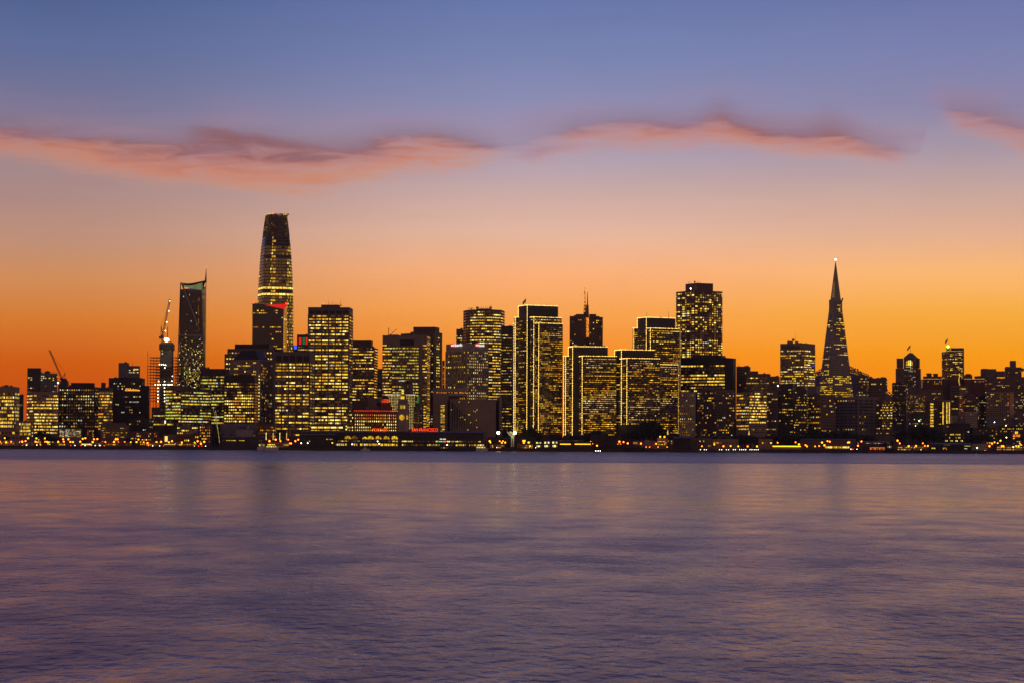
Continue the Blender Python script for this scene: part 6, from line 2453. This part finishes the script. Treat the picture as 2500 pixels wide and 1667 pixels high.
# --- boats
def boat(label, u0, u1, v_top, D, deck=.45, cab=(.2, .8), decks=1, pal=('w_cre', 'w_grn'), hull='white', name='ferry', mast=True, lit=True):
    p0, p1 = at(u0, 1100, D), at(u1, 1100, D)
    zt = at((u0 + u1) / 2, v_top, D)[2]
    L = p1[0] - p0[0]
    cx = (p0[0] + p1[0]) / 2
    W = min(9.0, L * .3)
    zd = max(1.6, zt * deck)
    root = empty(name, (cx, D, 0), label, 'boat')
    og = (cx, D, 0)
    m = MB()
    n = 10
    ring_lo, ring_hi = [], []
    for i in range(n + 1):
        t = i / n
        w = W / 2 * (1 - max(0, (t - .55) / .45) ** 2) * (.85 + .15 * min(1, t * 6))
        ring_hi.append((p0[0] + L * t, w, zd + .9 * max(0, t - .5)))
        ring_lo.append((p0[0] + L * (t * .93 + .02), w * .75, -.4))
    for i in range(n):
        (xa, wa, za), (xb, wb_, zb_) = ring_hi[i], ring_hi[i + 1]
        (xc, wc, zc), (xd, wd, zd_) = ring_lo[i], ring_lo[i + 1]
        m.add([(xa, D - wa, za), (xb, D - wb_, zb_), (xd, D - wd, zd_), (xc, D - wc, zc)], [(0, 3, 2, 1)])
        m.add([(xa, D + wa, za), (xb, D + wb_, zb_), (xd, D + wd, zd_), (xc, D + wc, zc)], [(0, 1, 2, 3)])
        m.add([(xa, D - wa, za), (xb, D - wb_, zb_), (xb, D + wb_, zb_), (xa, D + wa, za)], [(0, 1, 2, 3)])
    (xa, wa, za), (xc, wc, zc) = ring_hi[0], ring_lo[0]
    m.add([(xa, D - wa, za), (xc, D - wc, zc), (xc, D + wc, zc), (xa, D + wa, za)], [(0, 1, 2, 3)])
    m.build('hull', hull, root, origin=og)
    hcab = (zt - zd) / decks
    for d in range(decks):
        a, c = cab[0] + .06 * d, cab[1] - .1 * d
        m = MB().box(p0[0] + L * a, p0[0] + L * c, D - W * .36 + d * .5, D + W * .36 - d * .5, zd - .05 + hcab * d, zd + hcab * (d + 1) - .1)
        cb = m.build('cabin', 'white' if hull == 'white' else 'dark', root, origin=og)
        if lit:
            nw = max(3, int(L * (c - a) / 2.2))
            for k in range(nw):
                x = p0[0] + L * a + L * (c - a) * (k + .18) / nw
                w = MB().box(x, x + L * (c - a) / nw * .64, D - W * .36 + d * .5 - .12, D - W * .36 + d * .5 + .05, zd + hcab * (d + .3), zd + hcab * (d + .78))
                o = w.build('window', pal[(k + d) % len(pal)], root, origin=og)
                o.parent = cb
                o.location = (0, 0, 0)
    if mast:
        MB().bar((cx, D, zt - .2), (cx, D, zt + 4), .2).build('mast', 'white', root, origin=og)
    return root


b_ = boat('white ferry with bright yellow windows moored below the tall light columns', S(1, 690), S(1, 850), SV(292), 2556, .4, (.1, .85), 2, ('w_cre', 'w_bri'))
boat('low ferry with a green lit canopy left of the bright white ferry', S(1, 600), S(1, 700), SV(290), 2558, .5, (.2, .9), 1, ('w_grn', 'w_dim'))
boat('white ferry with lit windows moored at the right end of the ferry hall', S(2, 760), S(2, 900), SV(296), 2555, .38, (.05, .8), 2, ('w_cre', 'w_bri'))
boat('small dark launch before the middle of the ferry hall', S(2, 290), S(2, 500), SV(330), 2557, .6, (.3, .7), 1, ('w_dim', 'w_mid'), 'black')
boat('slim motor boat at the left half of the ferry hall', S(1, 1790), S(1, 1900), SV(338), 2557, .5, (.3, .6), 1, ('w_dim', 'w_mid'), 'white')
boat('big dark moored ship left of the floodlit pier gateway', S(3, 110), S(3, 350), SV(306), 2552, .62, (.15, .8), 1, ('w_dim',), 'black', 'ship', False, False)
boat('dark tug beside the striped floating restaurant', S(4, 748), S(4, 872), SV(308), 2554, .55, (.25, .7), 1, ('w_dim', 'w_coo'), 'black', 'tug')
b_ = boat('floating restaurant outlined by an orange striped awning', S(4, 560), S(4, 765), SV(330), 2555, .4, (.08, .95), 1, ('w_org', 'w_dim'), 'brick', 'floating_restaurant', False)
q0, q1 = at(S(4, 580), SV(337), 2551), at(S(4, 752), SV(337), 2551)
MB().bar(q0, q1, .8).build('awning_light', 'w_red', b_, origin=_ORG[b_.name])
b_ = boat('little open launch with three bow lights right of the long canopy', S(2, 2125), S(2, 2205), SV(366), 2535, .7, (.3, .6), 1, ('w_dim',), 'black', 'launch', False, False)
for x in (2138, 2165, 2190):
    MB().ball(at(S(2, x), SV(374), 2532), .45, 6, 4).build('bow_lamp', 'g_wht', b_, origin=_ORG[b_.name])
boat('long dark barge at the end of the big dark pier shed', S(4, 1110), S(4, 1290), SV(372), 2552, .7, (.6, .85), 1, ('w_dim',), 'black', 'barge', False, False)


# --- cars and a bus on the waterfront road
def car_proto(kind):
    parts = {}
    if kind == 'car':
        m = MB().box(-2.2, 2.2, -.9, .9, .35, .95)
        m.add([(-1.5, -.8, .94), (1.3, -.8, .94), (.7, -.7, 1.5), (-1.1, -.7, 1.5), (-1.5, .8, .94), (1.3, .8, .94), (.7, .7, 1.5), (-1.1, .7, 1.5)],
              [(0, 1, 2, 3), (5, 4, 7, 6), (1, 5, 6, 2), (4, 0, 3, 7), (3, 2, 6, 7)])
        parts['body'] = (m, ['dark'])
        L, ww = 2.2, ((-1.4, -.9), (1.4, -.9), (-1.4, .9), (1.4, .9))
    else:
        m = MB().box(-6, 6, -1.25, 1.25, .4, 3.1)
        parts['body'] = (m, ['white'])
        L, ww = 6, ((-4, -1.25), (4, -1.25), (-4, 1.25), (4, 1.25))
    w = MB()
    for x, y in ww:
        for k in range(10):
            pass
        a = [2 * math.pi * k / 10 for k in range(10)]
        v0 = [(x + .38 * math.cos(t), y - .12, .38 + .38 * math.sin(t)) for t in a]
        v1 = [(x + .38 * math.cos(t), y + .12, .38 + .38 * math.sin(t)) for t in a]
        w.add(v0 + v1, [tuple(range(10)), tuple(reversed(range(10, 20)))] + [(k, 10 + k, 10 + (k + 1) % 10, (k + 1) % 10) for k in range(10)])
    parts['wheels'] = (w, ['black'])
    return parts, L


_cars = {}


def car(label, u, D, head=1, kind='car', group=None):
    if kind not in _cars:
        pr, L = car_proto(kind)
        ms = {}
        for n, (mb, mats) in pr.items():
            o = mb.build(n, mats)
            ms[n] = o.data
            bpy.data.objects.remove(o)
        _cars[kind] = (ms, L)
    ms, L = _cars[kind]
    x = ray(u, 1090)[0] * D
    root = empty(kind, (x, D, GROUND_Z + .02), label, kind, group)
    for n, me in ms.items():
        o = bpy.data.objects.new(n, me)
        COL.objects.link(o)
        o.parent = root
        o.scale = (head, 1, 1)
    for nm, sx, mat in (('tail_light', -head, 'g_tail'), ('headlight', head, 'g_wht')):
        for y in (-.65, .65):
            key = 'lamp_' + mat
            if key not in _cars:
                o = MB().ball((0, 0, 0), .34, 6, 4).build(nm, mat)
                _cars[key] = o.data
                bpy.data.objects.remove(o)
            o = bpy.data.objects.new(nm, _cars[key])
            COL.objects.link(o)
            o.parent = root
            o.location = (sx * L, y - (.5 if y < 0 else 0), .75)
    if kind == 'bus':
        for k in range(7):
            o = MB().box(-5.6 + k * 1.6, -5.6 + k * 1.6 + 1.3, -1.33, -1.2, 1.5, 2.6).build('window', 'w_cre', root)
    return root


roadD = 2582
carlist = [(60, 1), (95, -1), (178, 1), (250, -1), (368, 1), (395, -1), (480, -1), (497, 1), (1208, 1), (1213, -1), (1303, 1), (2082, -1), (2087, 1)]
for i, (u, h) in enumerate(carlist):
    car('car with %s showing %s' % ('red tail lights' if h > 0 else 'lit lamps', seg(u)) if False else
        'small dark car on the waterfront road %s, heading %s%s' % (seg(u), 'right' if h > 0 else 'left', ', behind another' if (i and seg(carlist[i - 1][0]) == seg(u) and carlist[i - 1][1] == h) else ''),
        u, roadD + (4 if h < 0 else 0), h, 'car', 'cars on the waterfront road')
car('lit bus stopped among red tail lights in front of the parking garage', 212, 2588, 1, 'bus')
for u, h, lab in ((228, 1, 'just right of the lit bus'), (233, 1, 'second right of the lit bus'), (238, 1, 'third right of the lit bus'), (203, 1, 'just left of the lit bus')):
    car('car with red brake lights, ' + lab, u, 2580 + (u % 3), h, 'car', 'cars braking beside the bus')

# --- street lamps
_lm = {}


def lamp(u, v, D, mat, r, label, group, name='street_lamp'):
    q = at(u, v, D)
    g = float(terrain(q[0], q[1])) if D > 2575 else 0.5
    H = max(2.0, q[2] - g)
    if 'pole' not in _lm:
        o = MB().cyl((0, 0), .16, 0, 1, 8, r1=.09).build('pole', 'steel')
        _lm['pole'] = o.data
        bpy.data.objects.remove(o)
        o = MB().box(-.5, .5, -.5, .5, 0, .35).build('base', 'stone')
        _lm['base'] = o.data
        bpy.data.objects.remove(o)
    k = (mat, r)
    if k not in _lm:
        o = MB().ball((0, 0, 0), r, 8, 6).build('lamp_globe', mat)
        _lm[k] = o.data
        bpy.data.objects.remove(o)
    root = empty(name, (q[0], D, g), label, 'lamp', group)
    for n, me, loc, sc in (('pole', _lm['pole'], (0, 0, 0), (1, 1, H)), ('lamp_globe', _lm[k], (0, 0, H), (1, 1, 1)), ('base', _lm['base'], (0, 0, 0), (1, 1, 1))):
        o = bpy.data.objects.new(n, me)
        COL.objects.link(o)
        o.parent = root
        o.location = loc
        o.scale = sc
    return root


AMB = {0: [(0, 268), (55, 228), (70, 275), (128, 268), (168, 265), (230, 275), (255, 268), (293, 262), (322, 228), (408, 268), (418, 230), (515, 230), (518, 268),
           (540, 270), (553, 275), (668, 270), (725, 240), (732, 270), (785, 240), (808, 270), (838, 272), (922, 268), (950, 235), (980, 228), (1065, 272), (1080, 240),
           (1118, 238), (1178, 275), (1210, 272), (1310, 270), (1330, 240), (1350, 240), (1358, 274), (1432, 272), (1502, 274), (1568, 272), (1590, 242),
           (1650, 275), (1695, 283), (1797, 275), (1850, 270), (1940, 275), (1975, 262), (2088, 278), (2235, 278), (2270, 262), (2308, 292), (2345, 270)],
       1: [(405, 300), (432, 300), (742, 262), (815, 245), (868, 262), (958, 245), (975, 288), (990, 288), (1040, 262), (1073, 245), (1465, 282)],
       2: [(928, 278), (920, 262), (1035, 262), (1060, 280), (1072, 262), (1098, 278), (1303, 260), (1320, 260), (1312, 282), (1367, 278), (1383, 320), (2081, 270), (2095, 292), (2152, 315)],
       3: [(57, 268), (105, 272), (153, 287), (305, 290), (330, 290), (453, 293), (478, 293), (625, 295), (645, 297), (1005, 320), (1147, 300), (1252, 320),
           (1335, 318), (1422, 322), (1530, 322), (1638, 322), (1730, 325), (1875, 280), (2080, 275), (2120, 300), (2195, 308), (2212, 322), (2305, 322)],
       4: [(0, 318), (33, 278), (60, 310), (95, 262), (120, 268), (150, 312), (195, 322), (283, 310), (330, 278), (345, 276), (445, 315), (485, 265), (900, 257), (925, 287),
           (948, 317), (1028, 320), (1112, 318), (1190, 287), (1213, 317), (1248, 317), (1955, 320), (1985, 290), (2013, 275), (2050, 285), (2082, 257),
           (2098, 320), (2115, 320), (2262, 318), (2290, 320), (2305, 290), (2318, 310)]}
WHT = {1: [(248, 302), (317, 302), (1107, 285), (1182, 285), (1297, 290), (1376, 285), (1412, 285), (1692, 298), (1985, 265), (2003, 292), (885, 305)],
       2: [(432, 305)], 4: [(2230, 330), (1108, 90), (2013, 45), (2145, 85), (2175, 103), (2150, 220)]}
for kind, src, mat, col in (('amber', AMB, 'g_amb', 'amber'), ('white', WHT, 'g_wht', 'white')):
    allp = sorted((S(k, x), SV(y)) for k, l in src.items() for x, y in l)
    cnt = {}
    for u, v in allp:
        t = seg(u)
        i = cnt.get(t, 0)
        cnt[t] = i + 1
        big = 1.0 + .35 * ((int(u * 7) % 5) / 4.0 - .4)
        D = 2576 + (int(u * 13) % 9) * 4 if v > 1045 else 2860
        lamp(u, v, D, mat, round(.84 * big, 1) if col == 'amber' else .6, '%s street lamp, %s from the left %s' % (col, ORD[i], t),
             '%s lamps along the waterfront' % col)
# quay dots: small white glowing balls on poles in a row
dots = [988, 1032, 1055, 1208, 1233, 1287, 1312, 1367, 1390, 1437, 1462, 1485, 1508, 1558, 1580, 1605, 1627, 1652]
for i, x in enumerate(dots):
    lamp(S(3, x), SV(360), 2559, 'g_wht', .34, 'white glowing quay edge dot, %s from the left in the row of dots on the quay' % ORD[i], 'row of quay edge dots', 'edge_dot')
# green star lamp on the slope
lamp(S(4, 1148), SV(30), 2880, 'g_grnl', .8, 'bright green lamp on the slope under the gabled tower', None)
# floodlights by the sculpture
for u, lab in ((S(2, 1018), 'tall floodlight mast left of the forked sculpture'), (S(2, 1208), 'tall floodlight mast right of the forked sculpture')):
    lamp(u, SV(167), 2600, 'g_flood', 1.7, lab, 'floodlight masts', 'floodlight_mast')
# forked sculpture
q = at(S(2, 1170), SV(238), 2606)
root = empty('sculpture', (q[0], 2606, GROUND_Z), 'white forked sculpture glowing under the floodlights', 'sculpture')
for nm, pts, w in (('stem', ((1170, 330), (1172, 200)), 1.3), ('branch', ((1172, 215), (1140, 172), (1116, 150)), 1.5), ('branch', ((1178, 238), (1186, 195), (1152, 152)), 1.4),
                   ('branch', ((1192, 330), (1194, 225), (1206, 172)), 1.3), ('branch', ((1172, 205), (1188, 180), (1230, 176)), 1.0)):
    m = MB()
    P = [at(S(2, x), SV(y), 2606) for x, y in pts]
    for a, c in zip(P[:-1], P[1:]):
        m.bar(a, c, w)
    m.build(nm, 'white', root, origin=(q[0], 2606, GROUND_Z))
# tall white light columns
for i, x in enumerate((705, 785, 862, 940)):
    a, c = at(S(1, x), SV(168), 2600), at(S(1, x), SV(248), 2600)
    root = empty('light_pillar_lamp', (a[0], 2600, GROUND_Z), 'tall slim light column, %s from the left of four below the twin brown towers' % ORD[i], 'lamp', 'tall light columns')
    MB().cyl((a[0], 2600), .35, c[2], a[2], 8).build('tube', 'g_strd' if i % 2 else 'w_cre', root, origin=(a[0], 2600, GROUND_Z))
    MB().cyl((a[0], 2600), .45, GROUND_Z, c[2], 8).build('post', 'steel', root, origin=(a[0], 2600, GROUND_Z))
# leaning light mast
P = lambda x, y: at(*px('B', x, y), 2598)
root = empty('leaning_mast', (P(655, 1470)[0], 2598, GROUND_Z), 'leaning mast strung with tiny white bulbs in front of the green ribbon office', 'mast')
og = (P(655, 1470)[0], 2598, GROUND_Z)
m = MB()
base_ = P(656, 1470)
base_[2] = GROUND_Z
m.bar(base_, P(622, 1205), .9, w2=.4)
m.build('spar', 'steel', root, origin=og)
m = MB().bar(P(652, 1440), P(604, 1180), .35, w2=.2)
m.bar(P(604, 1180), P(622, 1205), .25)
m.build('stay', 'steel', root, origin=og)
m = MB()
for t in np.linspace(0, 1, 26):
    m.ball(P(655, 1465) * (1 - t) + P(622, 1208) * t + (0, -.6, 0), .26, 4, 3)
for t in np.linspace(.3, 1, 14):
    m.ball(P(652, 1440) * (1 - t) + P(604, 1182) * t + (0, -.6, 0), .24, 4, 3)
m.build('bulbs', 'w_cre', root, 'stuff', origin=og)
# two small white spires among the trees, their floodlit look put in as emission
for zi, x, y0, y1, lab in (('G', 986, 1340, 1386, 'tiny self-glowing white spire above the pier gateway'), ('H', 688, 1350, 1392, 'tiny self-glowing white mast above the wooded mound')):
    a, c = at(*px(zi, x, y0), 2680), at(*px(zi, x, y1), 2680)
    root = empty('white_spire', (a[0], 2680, GROUND_Z), lab, 'spire')
    MB().cyl((a[0], 2680), 1.0, c[2], a[2], 8, r1=.15).build('needle', 'g_strd', root, origin=(a[0], 2680, GROUND_Z))
    MB().box(a[0] - 2, a[0] + 2, 2678, 2682, GROUND_Z - .5, c[2]).build('plinth', 'pale', root, origin=(a[0], 2680, GROUND_Z))


# --- trees
def tree_meshes(seed, n=520):
    r = np.random.default_rng(seed)
    tr = MB()
    tr.cyl((0, 0), .05, 0, .45, 7, r1=.03)
    limbs = []
    for k in range(6):
        a = r.uniform(0, 2 * math.pi)
        e = np.array([math.cos(a) * r.uniform(.12, .26), math.sin(a) * r.uniform(.12, .26), r.uniform(.55, .85)])
        s_ = np.array([0, 0, r.uniform(.3, .44)])
        tr.bar(s_, e, .03, w2=.008)
        limbs.append(e)
    lf = MB()
    cl = [e + r.normal(0, .05, 3) for e in limbs] + [np.array([r.normal(0, .14), r.normal(0, .14), r.uniform(.45, .9)]) for _ in range(8)]
    for i in range(n):
        c = cl[r.integers(0, len(cl))] + r.normal(0, .075, 3)
        c[2] = min(max(c[2], .3), 1.0)
        s_ = r.uniform(.022, .05)
        a, b_ = r.normal(0, 1, 3), r.normal(0, 1, 3)
        a /= np.linalg.norm(a)
        b_ -= a * np.dot(a, b_)
        b_ /= np.linalg.norm(b_)
        lf.add([c - a * s_ - b_ * s_ * .6, c + a * s_ - b_ * s_ * .6, c + a * s_ + b_ * s_ * .6, c - a * s_ + b_ * s_ * .6], [(0, 1, 2, 3)])
    t = tr.build('trunk', 'bark')
    l = lf.build('crown', 'leaf')
    out = (t.data, l.data)
    bpy.data.objects.remove(t)
    bpy.data.objects.remove(l)
    return out


TREES = [tree_meshes(40 + i) for i in range(5)]
trees = [(15, 1062, 2630), (100, 1050, 2640), (110, 1058, 2626), (118, 1054, 2650), (126, 1064, 2622), (143, 1066, 2630), (312, 1068, 2626), (325, 1074, 2620),
         (526, 1062, 2610), (540, 1058, 2622), (552, 1066, 2612), (562, 1060, 2630), (575, 1066, 2616), (735, 1066, 2606), (748, 1062, 2598), (1210, 1070, 2620), (1222, 1066, 2630),
         (1238, 1072, 2612), (1252, 1068, 2626), (1270, 1074, 2615), (1298, 1042, 2660), (1310, 1052, 2650), (1288, 1056, 2640), (1350, 1058, 2650), (1365, 1064, 2640),
         (1380, 1066, 2640), (1400, 1060, 2655), (1418, 1062, 2645), (1436, 1052, 2660), (1452, 1048, 2670), (1470, 1056, 2655), (1485, 1062, 2640), (1500, 1060, 2640), (1515, 1056, 2650),
         (1585, 1022, 2700), (1598, 1030, 2690), (1610, 1036, 2685), (1572, 1034, 2690), (1560, 1046, 2680), (1545, 1050, 2675), (1625, 1058, 2650), (1645, 1060, 2640), (1665, 1062, 2640), (1690, 1064, 2640),
         (1715, 1066, 2640), (1740, 1064, 2645), (1770, 1064, 2640), (1805, 1060, 2630), (1818, 1058, 2625), (1832, 1060, 2630), (1846, 1064, 2620), (1870, 1062, 2660),
         (1890, 1060, 2670), (1912, 1062, 2660), (1935, 1060, 2670), (1960, 1056, 2680), (1978, 1046, 2700), (1992, 1044, 2710), (2008, 1050, 2700), (2030, 1050, 2705), (2050, 1052, 2700),
         (2070, 1050, 2705), (2090, 1056, 2690), (2112, 1058, 2680), (2130, 1062, 2670), (2210, 1042, 2720), (2228, 1038, 2730), (2246, 1036, 2735), (2262, 1040, 2725), (2280, 1044, 2720),
         (2196, 1050, 2700), (2300, 1050, 2700), (2175, 1074, 2610), (2160, 1078, 2605), (2430, 1072, 2620), (2380, 1060, 2680), (2405, 1056, 2690), (2460, 1066, 2660), (2488, 1064, 2670)]
cnt = {}
for i, (u, v, D) in enumerate(sorted(trees)):
    q = at(u, v, D)
    g = float(terrain(q[0], D))
    H = max(3.5, q[2] - g)
    t = seg(u)
    n = cnt.get(t, 0)
    cnt[t] = n + 1
    root = empty('tree', (q[0], D, g), 'dark leafy tree, %s from the left %s' % (ORD[n], t), 'tree', 'trees along the waterfront')
    tm, lm = TREES[i % 5]
    for nm, me in (('trunk', tm), ('crown', lm)):
        o = bpy.data.objects.new(nm, me)
        COL.objects.link(o)
        o.parent = root
    w = H * (.95 + .25 * ((i * 37) % 10) / 10)
    root.scale = (w, w, H)
    root.rotation_euler = (0, 0, i * 1.7)
# wooded mound
q = at(S(3, 1540), SV(196), 2640)
for k, (x, y) in enumerate(((1440, 236), (1470, 215), (1500, 204), (1535, 196), (1570, 200), (1605, 210), (1640, 228))):
    p_ = at(S(3, x), SV(y), 2625 + k % 3 * 6)
    H = p_[2] - GROUND_Z
    root = empty('tree', (p_[0], 2625 + k % 3 * 6, GROUND_Z), 'tree in the dense dark clump behind the quay dots, %s from the left' % ORD[k], 'tree', 'dense clump of trees')
    tm, lm = TREES[k % 5]
    for nm, me in (('trunk', tm), ('crown', lm)):
        o = bpy.data.objects.new(nm, me)
        COL.objects.link(o)
        o.parent = root
    root.scale = (H * .8, H * .8, H)
# far wood on the hill behind the pyramid
m = MB()
r = np.random.default_rng(77)
for i in range(2600):
    x, y = r.normal(842, 120), r.normal(5960, 120)
    z = float(terrain(x, y)) + r.uniform(0, 11)
    s_ = r.uniform(1.2, 2.6)
    a, b_ = r.normal(0, 1, 3), r.normal(0, 1, 3)
    a /= np.linalg.norm(a)
    b_ -= a * np.dot(a, b_)
    b_ /= np.linalg.norm(b_)
    c = np.array([x, y, z])
    m.add([c - a * s_, c + b_ * s_, c + a * s_, c - b_ * s_], [(0, 1, 2, 3)])
o = m.build('far_wood', 'leaf', None, 'stuff')
o['label'] = 'far wooded crest of the hill behind the pyramid'
o['category'] = 'wood'
# ------------------------------------------------------------------ evening haze
hm, ht = mat_new('evening_haze')
hout = ht.nodes.new('ShaderNodeOutputMaterial')
hv = ht.nodes.new('ShaderNodeVolumePrincipled')
hv.inputs['Color'].default_value = (0.9, 0.78, 0.7, 1)
hv.inputs['Density'].default_value = HAZE
hv.inputs['Anisotropy'].default_value = 0.55
ht.links.new(hv.outputs[0], hout.inputs['Volume'])
hb = MB().box(-9400, 9400, -1600, 6900, -4.0, 345.0)
o = hb.build('haze', hm)
o['kind'] = 'stuff'
bpy.context.view_layer.update()
